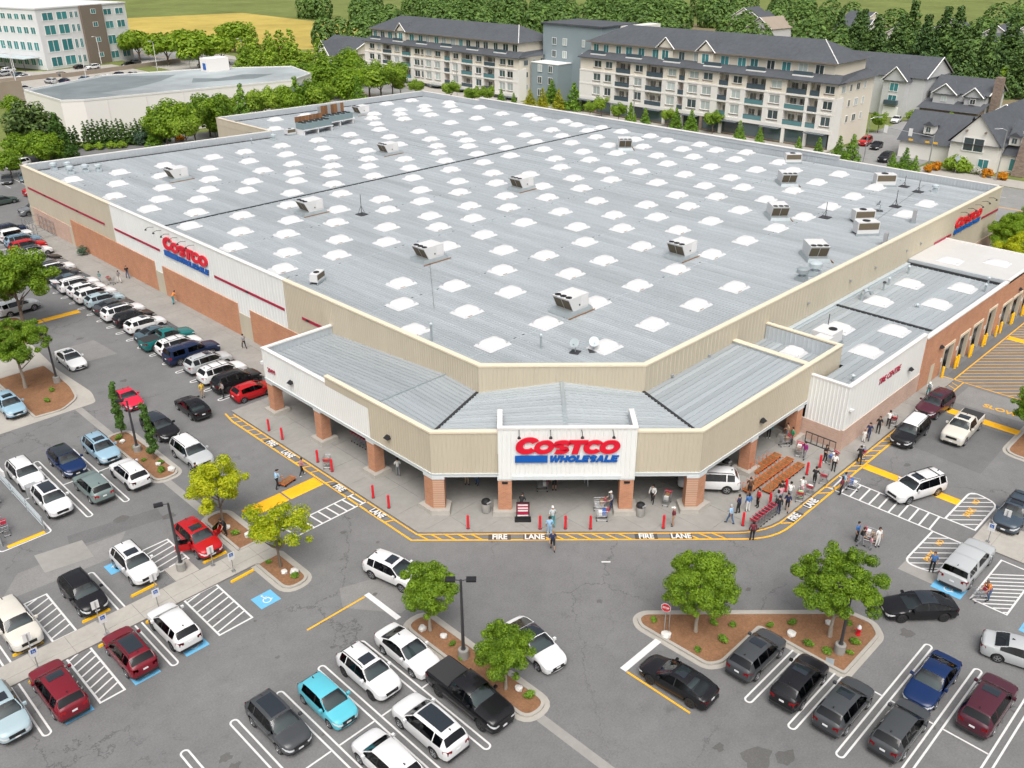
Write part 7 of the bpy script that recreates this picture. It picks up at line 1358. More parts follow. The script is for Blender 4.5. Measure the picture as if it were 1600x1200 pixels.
C_ = [('sedan', 'white', -15.5, 55.3, 270, 'white sedan driving down the aisle beside the parked row', 'p'), ('crossover', 'lightblue', -23.7, 48.8, 270, 'light blue SUV beside the rounded island at the left edge', 's'), ('beetle', 'pink', -15.3, 42.3, 270, 'rounded pinkish red car behind the columnar tree', ''), ('coupe', 'black', -11.7, 36.3, 88, 'black fastback driving away past the red hatchback', ''), ('crossover', 'black', -15.7, 34.6, 272, 'black crossover behind the near columnar tree', 'b'), ('suv', 'silver', -15.9, 28.3, 270, 'silver SUV with pale roof behind the yellow-green tree', 'rw'),
 ('crossover', 'lightblue', -21.0, 34.6, 270, 'light blue crossover with black roof rails beside the small island', 'rs'), ('crossover', 'blue', -23.9, 34.6, 270, 'royal blue crossover with black roof in the left block', 'b'), ('crossover', 'white', -27.1, 35.0, 270, 'white crossover by the trolley bay, rear of two', 'rd'), ('crossover', 'white', -27.0, 29.6, 270, 'white SUV with glass roof by the trolley bay, front of two', 'p'), ('crossover', 'white', -21.0, 29.0, 90, 'white crossover with black cladding parked nose to the blue one', 'rd'), ('crossover', 'jade', -23.9, 29.2, 90, 'grey-green SUV showing its tail in the left block', ''),
 ('crossover', 'black', -29.8, 16.6, 270, 'black SUV before the yellow wheel stop and hatched bay', 'r'), ('suv', 'cream', -34.1, 16.5, 270, 'cream SUV at the left edge facing the concrete walk', ''), ('crossover', 'white', -26.0, 17.2, 270, 'white crossover with dark sunroof in an accessible bay', 'rs'), ('crossover', 'red', -21.4, 16.7, 270, 'red crossover with its doors open in an accessible bay', 's'), ('suv', 'maroon', -34.3, 8.9, 90, 'dark red SUV showing its tail, nearest the left corner', 's'), ('crossover', 'maroon', -30.0, 9.0, 90, 'dark red SUV with silver rails between two hatched bays', 'rp'), ('crossover', 'white', -27.0, 9.2, 90, 'white compact crossover over the blue accessible sign', 'd'), ('crossover', 'paleblue', -37.2, 9.4, 270, 'pale blue SUV cut by the left edge', 's'),
 ('crossover', 'white', -13.7, 3.5, 282, 'white crossover partly hidden by a tree, leaving the aisle', 's'), ('sedan', 'white', -17.9, -3.1, 270, 'white sedan parked beside the long island', ''), ('crossover', 'white', -20.7, -2.9, 270, 'white crossover with black rails and sunroof in the middle block', 'rsd'), ('hatch', 'aqua', -23.7, -3.0, 270, 'turquoise hatchback in the middle block', ''), ('pickup', 'black', -17.7, -8.6, 270, 'black pickup truck with bed cover in the middle block', 'd'), ('suv', 'white', -20.8, -8.6, 90, 'white SUV with two roof windows in the middle block', 'p'), ('crossover', 'darkgrey', -26.6, -2.4, 270, 'dark grey hatchback next to the turquoise one', 'p'), ('coupe', 'white', -12.0, -8.3, 262, 'white electric sedan with glass roof driving past the long island', 'b'), ('crossover', 'white', -23.9, -8.8, 90, 'white crossover at the bottom edge of the middle block', ''),
 ('coupe', 'black', -8.2, -16.4, 93, 'black sedan waiting at the white stop bar', 'sd'), ('crossover', 'darkgrey', -3.1, -18.6, 0, 'dark grey SUV tucked into the notch of the big island', 's'), ('crossover', 'black', -3.3, -21.6, 2, 'black SUV with sunroof second from the big island', 's'), ('crossover', 'darkgrey', -3.2, -24.3, 0, 'dark grey crossover third from the big island', 's'), ('sedan', 'blue', 2.3, -27.1, 180, 'royal blue sedan facing the camera right of the big island', ''), ('suv', 'plum', 2.6, -30.1, 0, 'dark maroon SUV at the lower right corner', 's'), ('coupe', 'black', 8.2, -23.8, 137, 'matt black fastback driving left past the hydrant', 'bd'), ('cap_pickup', 'silver', 14.9, -24.4, 0, 'silver pickup with a white canopy in the accessible bay', ''), ('sedan', 'silver', 8.4, -30.2, 285, 'silver sedan cut by the right edge', ''), ('crossover', 'darkgrey', -2.6, -27.3, 0, 'dark car at the bottom edge between black and blue cars', ''),
 ('wagon', 'white', 22.0, -17.8, 159, 'white family SUV with roof bars crossing the striped crosswalk', 'rxs'), ('suv', 'plum', 37.1, -13.2, 177, 'dark plum SUV standing at the fire lane', 'rs'), ('wagon', 'black', 30.5, -13.7, 182, 'black boxy wagon with white roof at the fire lane', 'wr'), ('pickup', 'cream', 34.4, -16.7, 182, 'cream pickup truck beside the black wagon', 's'), ('suv', 'bluegrey', 23.6, -24.6, 181, 'dark blue-grey SUV at the right edge before a yellow wheel stop', 'rxs')]
CARS = {}
for kd, co, x, y, h, lb, op in C_: CARS[lb] = car(kd, co, x, y, h, lb, op)
car('suv', 'white', 11.15, -5.55, 129, 'white SUV on display under the canopy behind the corner column', 'r', z=.13)
# open doors of the red car
u = CARS['red crossover with its doors open in an accessible bay']
for sg in (1, -1):
    d = MB().box(-1.0, 0, -.05, .05, .45, 1.02).build('door', 'paint', u, (.55, sg*.93, 0), R(62)*-sg); d.color = (*PAINT['red'], 1); MB().box(-.85, -.05, -.03, .03, 1.02, 1.4).build('door_frame', 'side_glass', d)
# cars beyond the front rows: lower left bottom edge, rear lots, side road
far = [('sedan', 'darkgrey', 7.3, 143.2, 250, 'dark car under the round tree in the rear lot, left of two'), ('sedan', 'slate', 10.2, 142.7, 255, 'dark blue car in the rear lot, right of two'), ('sedan', 'darkgreen', 1.6, 127.9, 5, 'dark green sedan driving in the rear lot'), ('pickup', 'red', 8.6, 130.4, 185, 'red pickup half hidden by the warehouse corner'), ('pickup', 'grey', 3.6, 117.9, 185, 'grey pickup half hidden by the warehouse corner'), ('suv', 'silver', -14.2, 74.6, 8, 'silver SUV under the large dark green tree'),
 ('suv', 'white', 9.2, 157.2, 200, 'white car behind the pine in the rear lot'), ('suv', 'white', 13.0, 154.0, 200, 'white car glimpsed right of the pine'), ('sedan', 'black', 144.6, 42.3, 190, 'black car leaving the apartments driveway'), ('suv', 'black', 134.6, 35.8, 185, 'black hatchback waiting in the side road'), ('suv', 'red', 146.5, 45.6, 190, 'dark red car under the apartments driveway arch'), ('sedan', 'white', 176, 52.0, 190, 'white sedan before the townhouse garage'), ('crossover', 'white', 171.5, 40.6, 100, 'white hatchback with black roof by the townhouses')]
for kd, co, x, y, h, lb in far: car(kd, co, x, y, h, lb, 'b' if 'black roof' in lb else '', detail=False)
cl = ['white', 'silver', 'white', 'slate', 'white', 'white', 'silver', 'grey', 'black', 'white', 'black', 'darkgrey', 'navy', 'silver', 'steelblue', 'grey', 'white', 'navy', 'silver', 'silver', 'white', 'slate', 'white']
for k, (x, y) in enumerate(((58.9, 299.9), (56.2, 294.4), (61.1, 303.8), (59.7, 289.7), (58.7, 283.6), (47.9, 264.0), (49.7, 256.7), (69.5, 280.2), (81.3, 295.0), (83.5, 290.0), (94.9, 288.3), (100.1, 293.5), (64.2, 264.8), (60.8, 266.3), (70.0, 263.6), (73.8, 262.7), (77.4, 263.9), (81.0, 264.1), (85, 262.9), (111.6, 266.5), (117.1, 272.3), (119.8, 267.4), (122.6, 217.8))):
    car(['sedan', 'suv', 'crossover', 'hatch'][k % 4], cl[k], x, y, 100 if 12 <= k < 19 else rc.choice([10, 15, 190]), f'small {cl[k]} car in the office car park, {ORD[k]} of twenty-three from the left lane', '', 'cars in the office car park', z=-.02, detail=False)
for k, (x, y, kd, co) in enumerate(((-4, 143, 'suv', 'grey'), (-9.6, 143, 'sedan', 'white'), (15.2, 142.4, 'suv', 'silver'), (-18, 142.8, 'hatch', 'navy'), (20.6, 142, 'suv', 'white'), (26, 142, 'sedan', 'black'))): car(kd, co, x, y, 270, f'{co} car in the stalls behind the warehouse corner, {ORD[k]} of six', '', 'cars behind the warehouse', detail=False)
# ------------------------------------------------------------------ car park furniture
def lotlamp(x, y, h, label, rz=0, heads=1, z=0.0):
    u = thing('car_park_lamp', label, 'lamp post', (x, y, z), rz); MB().lathe([(.34, 0), (.34, .62), (.3, .66)], 14).build('concrete_base', 'concrete', u); MB().lathe([(.16, .66), (.16, .72), (.11, .73), (.075, h)], 8).build('pole', 'dark_metal', u)
    for k in range(heads):
        sg = 1 if k == 0 else -1; MB().bar((0, 0, h-.08), (sg*.35, 0, h), .035).build('arm', 'dark_metal', u); MB().box(sg*.62-.3, sg*.62+.3, -.2, .2, h-.04, h+.09).build('lamp_head', 'black', u)
lotlamp(-18.6, 33.0, 5.0, 'dark lamp post on the small island between the columnar trees', R(135)); lotlamp(-23.7, 14.85, 5.6, 'dark lamp post on a square plinth beside the red car', R(160), 1, .16); lotlamp(-15.5, -5.6, 6.0, 'dark twin-headed lamp post on the long island', R(-45), 2, .12); lotlamp(1.2, -21.9, 5.2, 'dark lamp post in front of the spreading tree', R(135), 1, .12); lotlamp(-18.3, 51.8, 5.4, 'dark lamp post on the rounded island at the left edge', R(200), 1, .12)
def accsign(x, y, label, rz, z=.12):
    u = thing('accessible_sign', label, 'sign', (x, y, z), rz); MB().bar((0, 0, 0), (0, 0, 1.55), .035).build('post', 'steel', u); MB().box(-.14, .14, -.14, .14, 0, .03).build('base_plate', 'steel', u)
    p = MB().box(-.24, .24, -.055, -.035, 1.0, 1.62).build('sign_plate', 'white_paint', u); MB().box(-.14, .14, -.062, -.056, 1.28, 1.56).build('blue_square', 'blue_sign', p)
    o = MB().strip([(-.04, .1), (-.03, 0), (.05, 0), (.07, -.09)], .025, 0).strip(arc(0, -.04, .07, 110, 330, 8), .02, 0).build('wheelchair_symbol', 'white_paint', p, (0, -.066, 1.42)); o.rotation_euler = (R(90), 0, 0)
for k, (x, lb) in enumerate(((-21.2, 'nearest the yellow-green trees'), (-26.7, 'before the white compact crossover'), (-30.2, 'before the dark red SUV with rails'), (-34.4, 'before the dark red SUV at the left corner'))): accsign(x, 12.15, f'blue accessible parking sign on the walk {lb}', 0)
for x, lb in ((-21.9, 'at the red car'), (-26.1, 'at the white crossover with sunroof'), (-30.0, 'at the black SUV'), (-34.2, 'at the cream SUV')): accsign(x, 13.75, f'accessible parking sign seen from behind {lb}', math.pi)
accsign(19.4, -24.3, 'white and blue accessible parking sign on the right hand walk', R(-90)); accsign(22.0, -24.5, 'accessible parking sign seen from behind at the dark blue-grey SUV', R(90))
me_stop = MB().prism([(-.92, -.09), (.92, -.09), (.92, .09), (-.92, .09)], 0, .13, top=[(-.88, -.06), (.88, -.06), (.88, .06), (-.88, .06)]).mesh('wheel_stop', 'yellow_paint')
for x, y, rz, lb in ((-26.55, 14.75, 2, 'under the white crossover with sunroof'), (-29.9, 14.5, 0, 'under the black SUV'), (-34.2, 14.5, 0, 'under the cream SUV'), (-21.3, 14.6, 0, 'under the red car'), (-21.0, 11.3, 3, 'in the empty bay by the blue sign'), (-34.3, 11.45, 0, 'under the dark red SUV at the left corner'), (-30.1, 11.5, 0, 'under the dark red SUV with rails'), (-27.0, 11.5, 0, 'under the white compact crossover'), (22.9, -24.5, 90, 'before the dark blue-grey SUV'), (11.6, -30.2, 90, 'at the right edge beyond the silver pickup')):
    o = link('wheel_stop', me_stop, None, (x, y, .005), R(rz)); tag(o, f'yellow concrete wheel stop {lb}', 'wheel stop', 'yellow wheel stops')
# stop sign, hydrant, manhole
u = thing('stop_sign', 'red octagonal stop sign on a post beside the dense tree', 'sign', (-5.0, -13.1, .12), R(-72)); MB().bar((0, 0, 0), (0, 0, 2.3), .035).build('post', 'steel', u); MB().bar((.22, .25, 0), (.22, .25, 2.5), .03).build('rear_post', 'steel', u)
pl = MB().lathe([(.34, 0), (.34, .02)], 8).build('sign_border', 'white_paint', u, (0, -.06, 2.05)); pl.rotation_euler = (R(90), R(22.5), 0); f = MB().lathe([(.30, 0), (.30, .012)], 8).build('sign_face', 'red', u, (0, -.081, 2.05)); f.rotation_euler = (R(90), R(22.5), 0)
t = link('lettering', textmesh('STOP', .21, 'white_paint', bold=.01, sx=.85), u, (0, -.098, 2.05)); t.rotation_euler = (R(90), 0, 0)
u = thing('fire_hydrant', 'red fire hydrant with white top at the tip of the big island', 'hydrant', (3.5, -22.0, .12)); MB().lathe([(.17, 0), (.17, .05), (.11, .07), (.11, .5)], 10).build('barrel', 'red', u, smooth=40); MB().lathe([(.15, .5), (.15, .56), (.12, .66), (.04, .74), (.02, .78)], 10).build('bonnet', 'white_paint', u, smooth=40)
for a in (0, 120, 240): MB().bar((0, 0, .4), (.2*math.cos(R(a)), .2*math.sin(R(a)), .4), .06, n=8).build('outlet', 'red' if a else 'white_paint', u)
o = MB().box(-.35, .35, -.25, .25, 0, .03).build('drain_cover', 'galv', None, (-.05, -21.9, .115), R(20)); tag(o, 'pale square utility cover in the mulch by the lamp', 'cover')
# bins and poster stand
def bin_(x, y, label):
    u = thing('litter_bin', label, 'bin', (x, y, .13)); MB().lathe([(.27, 0), (.33, .05), (.36, .85), (.34, .88)], 14).build('barrel', 'concrete', u, smooth=40); MB().lathe([(.37, .86), (.37, .95), (.3, 1.1), (.12, 1.18), (.02, 1.19)], 14).build('dome_lid', 'black', u, smooth=40); MB().box(-.2, .2, -.38, -.3, .93, 1.05).build('flap', 'grey_paint', u)
bin_(-3.75, 4.7, 'round concrete bin with black lid left of the entrance column'); bin_(4.2, -4.1, 'round concrete bin with black lid right of the entrance column'); bin_(14.3, -5.2, 'round concrete bin with black lid behind the white display SUV')
u = thing('poster_stand', 'black framed poster stand with red and white notices by the entrance', 'sign stand', (-2.55, 1.9, .13), R(-45)); MB().box(-.5, .5, -.06, .06, .12, 1.62).build('frame', 'black', u); MB().box(-.62, .62, -.3, .3, 0, .12).build('foot', 'black', u); MB().box(-.42, .42, -.075, -.065, .55, 1.55).build('notice', 'crimson', u)
for z in (1.42, 1.15, .92): MB().box(-.38, .38, -.085, -.076, z-.07, z+.06).build('notice_band', 'white_paint', u)
MB().box(-.42, .42, -.08, -.066, .42, .53).build('notice_foot', 'white_paint', u)
o = MB().box(-1.2, 1.2, -.35, .35, 0, .45).build('bench', 'concrete_pale', None, (23.2, -5.6, .13), R(90)); tag(o, 'pale concrete bench against the annex brick wall', 'bench')
u = thing('wire_rack', 'dark empty wire rack against the annex brick corner', 'rack', (23.3, -8.9, .13), R(90))
MB().box(-1.4, 1.4, -.03, .03, 0, .08).build('base_rail', 'dark_metal', u); MB().box(-1.4, 1.4, -.03, .03, 1.0, 1.08).build('top_rail', 'dark_metal', u)
for k in range(6): MB().box(-1.4+.55*k, -1.35+.55*k, -.03, .03, .08, 1.0).build('upright', 'dark_metal', u)
u = thing('wire_cage', 'grey wire cage against the left wall near its far corner', 'cage', (-.6, 105.5, .13))
for x in (-1.2, 1.2):
    for k in range(5): MB().bar((x, -3+1.5*k, 0), (x, -3+1.5*k, 2.2), .05, n=5).build('post', 'steel', u)
    for z in (.2, 1.2, 2.1): MB().box(x-.03, x+.03, -3, 3, z-.03, z+.03).build('rail', 'steel', u)
for y in (-3, 3):
    for z in (.2, 1.2, 2.1): MB().box(-1.2, 1.2, y-.03, y+.03, z-.03, z+.03).build('rail', 'steel', u)
tree('bluebush', 'potted_shrub', 'dark drooping shrub against the brick on the left wall', .0, 90.6, .9, 1.0, None, .7, .13)['category'] = 'shrub'
# trolley bay
u = thing('trolley_bay', 'metal railed trolley bay at the left edge', 'trolley bay', (0, 0, 0))
for x in (-28.65, -31.65):
    for z in (.25, .55, .85, 1.1): MB().bar((x, 27.0, z), (x, 37.4, z), .035, n=6).build('rail', 'galv_pale', u)
    for y in (27.0, 30.4, 33.8, 37.4): MB().bar((x, y, 0), (x, y, 1.15), .05, n=6).build('post', 'galv', u)
b = MB().box(-.06, .06, -.5, .5, 1.2, 1.7).build('bay_sign', 'white_paint', u, (-28.65, 35.2, 0)); MB().box(-.5, .3, -.35, .35, 0, 1.0).build('sign_stand', 'grey_paint', u, (-27.95+.55, 32.4, 0))
# ------------------------------------------------------------------ shopping trolleys
mat('wire', (.33, .34, .36), .4, metal=.6); mat('handle_red', (.50, .03, .06), .4); mat('goods_blue', (.03, .12, .45), .5); mat('goods_brown', (.30, .18, .09), .8); mat('goods_white', (.7, .7, .68), .7); mat('goods_green', (.15, .42, .05), .6)
def cart_meshes():
    mb = MB(); top = [(-.38, -.29), (.48, -.24), (.48, .24), (-.38, .29)]; bot = [(-.28, -.24), (.40, -.19), (.40, .19), (-.28, .24)]
    for i in range(4):
        a, b = top[i-1], top[i]; c, d_ = bot[i-1], bot[i]; mb.bar((*a, .98), (*b, .98), .014, n=4); mb.bar((*c, .5), (*d_, .5), .012, n=4)
        n = 6
        for k in range(n):
            t = k/n; mb.bar((a[0]+(b[0]-a[0])*t, a[1]+(b[1]-a[1])*t, .98), (c[0]+(d_[0]-c[0])*t, c[1]+(d_[1]-c[1])*t, .5), .009, n=4)
        for z in (.66, .82): f = (z-.5)/.48; mb.bar((c[0]+(a[0]-c[0])*f, c[1]+(a[1]-c[1])*f, z), (d_[0]+(b[0]-d_[0])*f, d_[1]+(b[1]-d_[1])*f, z), .009, n=4)
    for k in range(5): y = -.18+.09*k; mb.bar((-.28, y, .5), (.40, y, .5), .009, n=4)
    r = dict(basket=mb.mesh('basket', 'wire'))
    r['frame'] = MB().tube([(-.42, -.27, .98), (-.36, -.26, .3), (-.36, -.26, .18), (.45, -.2, .14)], .017, 4).tube([(-.42, .27, .98), (-.36, .26, .3), (-.36, .26, .18), (.45, .2, .14)], .017, 4).bar((-.36, -.26, .2), (-.36, .26, .2), .017, n=4).bar((.45, -.2, .14), (.45, .2, .14), .017, n=4).mesh('frame', 'wire')
    r['handle'] = MB().box(-.47, -.41, -.3, .3, .98, 1.05).mesh('handle', 'handle_red'); r['child_seat'] = MB().box(-.34, -.30, -.24, .24, .72, .98).mesh('child_seat', 'handle_red')
    r['wheel'] = MB().lathe([(.06, -.02), (.065, 0), (.06, .02)], 8, axis='y').mesh('wheel', 'tyre'); return r
CM = cart_meshes()
def cart(x, y, rz, label, group=None, load=None, z=.13, tilt=0):
    u = thing('shopping_cart', label, 'shopping cart', (x, y, z), R(rz), group); b = stuff(link('basket', CM['basket'], u)); stuff(link('frame', CM['frame'], u)); link('handle', CM['handle'], u); link('child_seat', CM['child_seat'], u)
    for wx, wy in ((-.34, -.25), (-.34, .25), (.43, -.19), (.43, .19)): link('wheel', CM['wheel'], u, (wx, wy, .065))
    if load:
        for k, m in enumerate(load): MB().box(-.26+.3*k, .02+.3*k-.02, -.17, .17, .52, .8+.12*((k+1) % 2)).build('goods', m, u)
    return u
for k in range(8): cart(8.9+.42*k, -11.25, 0, f'nested empty cart near the red bollard, {ORD[k]} from the near end', 'nested carts by the fire lane')
for k in range(6): cart(-4.4, 20.6-.40*k, 270, f'cart in the nested line behind the second column, {ORD[k]} from its far end', 'nested carts under the canopy')
for k, (x, y, a) in enumerate(((-30.2, 33.6, 250), (-30.1, 32.9, 250), (-31.0, 29.8, 255), (-31.1, 29.2, 255), (-30.9, 28.4, 265))): cart(x, y, a, f'cart with red handle left in the trolley bay, {ORD[k]} from its far end', 'carts in the trolley bay', z=0)
cart(-38.0, 2.6, 250, 'loose cart at the bottom left of the car park', None, None, 0)
for x, y, a, ld, lb in ((-8.6, 18.9, 45, ('goods_brown',), 'cart rolling onto the pavement by a red bollard'), (1.7, -2.4, 135, ('goods_blue', 'goods_white'), 'loaded cart with a blue box beside the right entrance column'), (2.6, -1.4, 135, ('goods_brown',), 'tall empty cart behind the loaded one by the entrance column'), (6.9, -4.6, 200, ('goods_brown', 'goods_white'), 'cart pushed by the cyclist-like shopper behind the bin'), (1.5, 3.6, 135, ('goods_white',), 'grey cart in the shade of the entrance'), (20.9, -8.2, 200, ('goods_white', 'goods_brown'), 'cart beside the shopper in purple'), (21.6, -10.9, 160, ('goods_white', 'goods_blue'), 'cart at the farthest red bollard'), (21.4, -6.6, 150, ('goods_brown',), 'cart beside the shopper in green'), (14.6, -11.8, 20, ('goods_green', 'goods_white'), 'cart with green bags by the fire lane wording'), (16.0, -11.9, 10, ('goods_white',), 'cart pushed by the shopper in pale pink'), (18.3, -11.9, 10, None, 'empty cart pushed by the shopper in black'), (19.2, -13.9, 285, ('goods_blue', 'goods_white'), 'cart loaded with blue water packs on the crosswalk'), (24.1, -12.3, 30, ('goods_blue',), 'cart pushed along the fire lane with a pale blue pack'), (31.6, -11.7, 20, ('goods_brown', 'goods_white'), 'cart loaded with boxes beside the black wagon'), (13.6, -18.0, 285, ('goods_white', 'goods_brown'), 'cart surrounded by a family on the road'), (39.9, -12.3, 10, ('goods_blue',), 'cart behind the plum SUV'), (-2.4, 75.9, 300, ('goods_brown',), 'cart on the left pavement between two shoppers'), (12.4, -26.2, 150, None, 'dark wheeled walker on the striped bay')): cart(x, y, a, lb, None, ld, .13 if lb.find('crosswalk') < 0 and 'road' not in lb and 'striped' not in lb and 'plum' not in lb else .0)
# flatbed trolleys
FM = dict(deck=MB().box(-.7, .7, -.36, .36, .24, .27).mesh('deck', 'orange_paint'), handle=MB().tube([(-.68, -.32, .26), (-.72, -.32, 1.0), (-.72, .32, 1.0), (-.68, .32, .26)], .02, 5).mesh('handle', 'orange_paint'), wheel=MB().lathe([(.09, -.03), (.1, 0), (.09, .03)], 8, axis='y').mesh('wheel', 'tyre'), plank=MB().box(-.62, .62, -.078, .078, .27, .29).mesh('plank', 'wood'))
def flatbed(x, y, rz, label, group=None, z=.13, tilt=0):
    u = thing('flatbed_cart', label, 'flatbed cart', (x, y, z), 0, group); u.rotation_euler = (0, R(tilt), R(rz)); link('deck', FM['deck'], u); link('handle', FM['handle'], u)
    for k in range(4): link('plank', FM['plank'], u, (0, -.255+.17*k, 0))
    for wx, wy in ((-.5, -.3), (-.5, .3), (.5, -.3), (.5, .3)): link('wheel', FM['wheel'], u, (wx, wy, .1))
for r_, (y, x0, n) in enumerate(((-9.35, 14.3, 8), (-8.25, 13.2, 10), (-7.15, 16.2, 5))):
    for k in range(n): flatbed(x0+.62*k, y, 0, f'orange flatbed cart in the {["near", "middle", "back"][r_]} line, {ORD[k]} from its left end', 'orange flatbed carts', .17, -4)
flatbed(-12.2, 19.4, 15, 'brown flatbed cart pushed across the aisle', None, .0)
# ------------------------------------------------------------------ people
CLR = dict(skin=(.42, .25, .17), skin2=(.22, .12, .075), black=(.015, .015, .018), navy=(.02, .03, .09), blue=(.05, .16, .40), sky=(.30, .50, .72), white=(.72, .72, .70), grey=(.25, .26, .28), red=(.50, .02, .03), maroon=(.16, .02, .035), pink=(.60, .30, .34), green=(.02, .25, .12), teal=(.02, .26, .30), purple=(.28, .02, .18), orange=(.62, .22, .06), tan=(.40, .30, .20), jean=(.06, .12, .24), pale=(.45, .50, .52), brown=(.10, .05, .03), hair=(.02, .014, .012), blond=(.30, .20, .09), silver=(.45, .45, .45), yellow=(.65, .45, .05), plaid=(.42, .20, .22))
for k, v in CLR.items(): mat('c_'+k, v, .8, var=.08, scale=9)
J0 = dict(pel=(0, 0, .95), che=(.01, 0, 1.27), nec=(0, 0, 1.46), hed=(.015, 0, 1.53), crn=(.02, 0, 1.66))
def pose(kind):
    j = dict(J0); leg = dict(stand=((0, .0, 0), (0, 0, 0)), walk=((.26, .14, .1), (-.28, -.1, 0)), push=((.22, .13, .08), (-.24, -.08, 0)), turn=((.08, .04, 0), (-.06, 0, 0)), bend=((.05, .06, 0), (-.1, .04, 0)))[kind]
    lean = dict(stand=0, walk=.04, push=.10, turn=.02, bend=.36)[kind]
    for k, f in (('che', .45), ('nec', .8), ('hed', .9), ('crn', 1.0)): x, y, z = j[k]; j[k] = (x+lean*f, y, z-lean*lean*f*.5)
    for s, sg in (('L', 1), ('R', -1)):
        dx, kx, dz = leg[0] if sg > 0 else leg[1]
        j['hip'+s] = (0, sg*.095, .92); j['kne'+s] = (kx+.03, sg*.105, .50); j['ank'+s] = (dx-.02, sg*.11, .085+dz*.3); j['toe'+s] = (dx+.16, sg*.13, .04+dz*.2)
        sx, sz = j['nec'][0]*.9, j['nec'][2]-.05; j['sho'+s] = (sx, sg*.185, sz)
        if kind == 'push': j['elb'+s] = (sx+.08, sg*.26, sz-.28); j['wri'+s] = (sx+.33, sg*.22, sz-.36)
        elif kind == 'walk': w_ = .24*(-sg if leg[0][0] > 0 else sg); j['elb'+s] = (sx+w_*.45, sg*.24, sz-.28); j['wri'+s] = (sx+w_+.08, sg*.22, sz-.52)
        elif kind == 'turn': j['elb'+s] = (sx+.02, sg*.25, sz-.28); j['wri'+s] = (sx+.24, sg*.12, sz-.24+.1*sg)
        elif kind == 'bend': j['elb'+s] = (sx+.12, sg*.22, sz-.25); j['wri'+s] = (sx+.28, sg*.18, sz-.45)
        else: j['elb'+s] = (sx-.02, sg*.25, sz-.29); j['wri'+s] = (sx+.05, sg*.25, sz-.54)
    return j
BODY = {}
def body(kind):
    if kind in BODY: return BODY[kind]
    j = pose(kind); V = []; Ed = []; Rd = []; reg = []; idx = {}; segs = []
    def add(n, p, r): idx[n] = len(V); V.append(Vector(p)); Rd.append(r)
    def edge(a, b, g): Ed.append((idx[a], idx[b])); segs.append((V[idx[a]], V[idx[b]], g))
    rad = dict(pel=(.13, .16), che=(.125, .175), nec=(.055, .06), hed=(.075, .07), crn=(.085, .078))
    for k in ('pel', 'che', 'nec', 'hed', 'crn'): add(k, j[k], rad[k])
    edge('pel', 'che', 1); edge('che', 'nec', 1); edge('nec', 'hed', 0); edge('hed', 'crn', 0)
    add('nose', Vector(j['hed'])+Vector((.10, 0, .05)), (.018, .018)); edge('hed', 'nose', 0)
    for s in 'LR':
        sg = 1 if s == 'L' else -1
        for k, r in (('sho', .07), ('elb', .048), ('wri', .035), ('hip', .105), ('kne', .068), ('ank', .046), ('toe', .042)): add(k+s, j[k+s], (r, r))
        wv = Vector(j['wri'+s]); d_ = (wv-Vector(j['elb'+s])).normalized(); add('palm'+s, wv+d_*.075, (.02, .04)); side = Vector((1, 0, 0)) if abs(d_.x) < .7 else Vector((0, 0, 1))
        edge('che', 'sho'+s, 1); edge('sho'+s, 'elb'+s, 1); edge('elb'+s, 'wri'+s, 2); edge('wri'+s, 'palm'+s, 0); edge('pel', 'hip'+s, 3); edge('hip'+s, 'kne'+s, 3); edge('kne'+s, 'ank'+s, 4); edge('ank'+s, 'toe'+s, 5)
        pv = wv+d_*.06; side = (side-d_*side.dot(d_)).normalized()
        for f in range(5):
            o = side*(.03-.018*f) if f < 4 else side*.035; b = pv+o; ln = (.05, .058, .054, .042)[f] if f < 4 else .045; dr = d_ if f < 4 else (d_*.6+side*.8).normalized(); cu = Vector((0, -sg*.012, 0))
            if f == 4: b = wv+d_*.02+side*.02
            add(f'f{s}{f}a', b, (.009, .009)); add(f'f{s}{f}b', b+dr*ln, (.008, .008)); add(f'f{s}{f}c', b+dr*ln*1.7+cu, (.007, .007)); edge(f'f{s}{f}a', f'f{s}{f}b', 0); edge(f'f{s}{f}b', f'f{s}{f}c', 0)
    me = bpy.data.meshes.new('skel'); me.from_pydata([tuple(v) for v in V], Ed, []); o = bpy.data.objects.new('skel', me); COL.objects.link(o)
    m = o.modifiers.new('s', 'SKIN'); sv = me.skin_vertices[0].data
    for i, r in enumerate(Rd): sv[i].radius = r
    sv[idx['pel']].use_root = True
    for s in 'LR':
        for f in range(5): sv[idx[f'f{s}{f}a']].use_root = True
    m2 = o.modifiers.new('u', 'SUBSURF'); m2.levels = 1; m2.render_levels = 1; bpy.context.view_layer.update()
    dg = bpy.context.evaluated_depsgraph_get(); bm_ = bpy.data.meshes.new_from_object(o.evaluated_get(dg)); bpy.data.objects.remove(o)
    bm_.materials.clear()
    for k in ('c_skin', 'c_white', 'c_skin', 'c_jean', 'c_jean', 'c_black'): bm_.materials.append(M[k])
    def near(p):
        best = 9; g = 0
        for a, b, gg in segs:
            ab = b-a; t = max(0, min(1, (p-a).dot(ab)/max(1e-6, ab.dot(ab)))); d2 = (p-a-ab*t).length
            if d2 < best: best, g = d2, gg
        return g
    bm_.polygons.foreach_set('material_index', [near(p.center) for p in bm_.polygons]); bm_.polygons.foreach_set('use_smooth', [True]*len(bm_.polygons)); bm_.name = 'body'; bm_.update()
    BODY[kind] = (bm_, j); return BODY[kind]
HAIR = {}
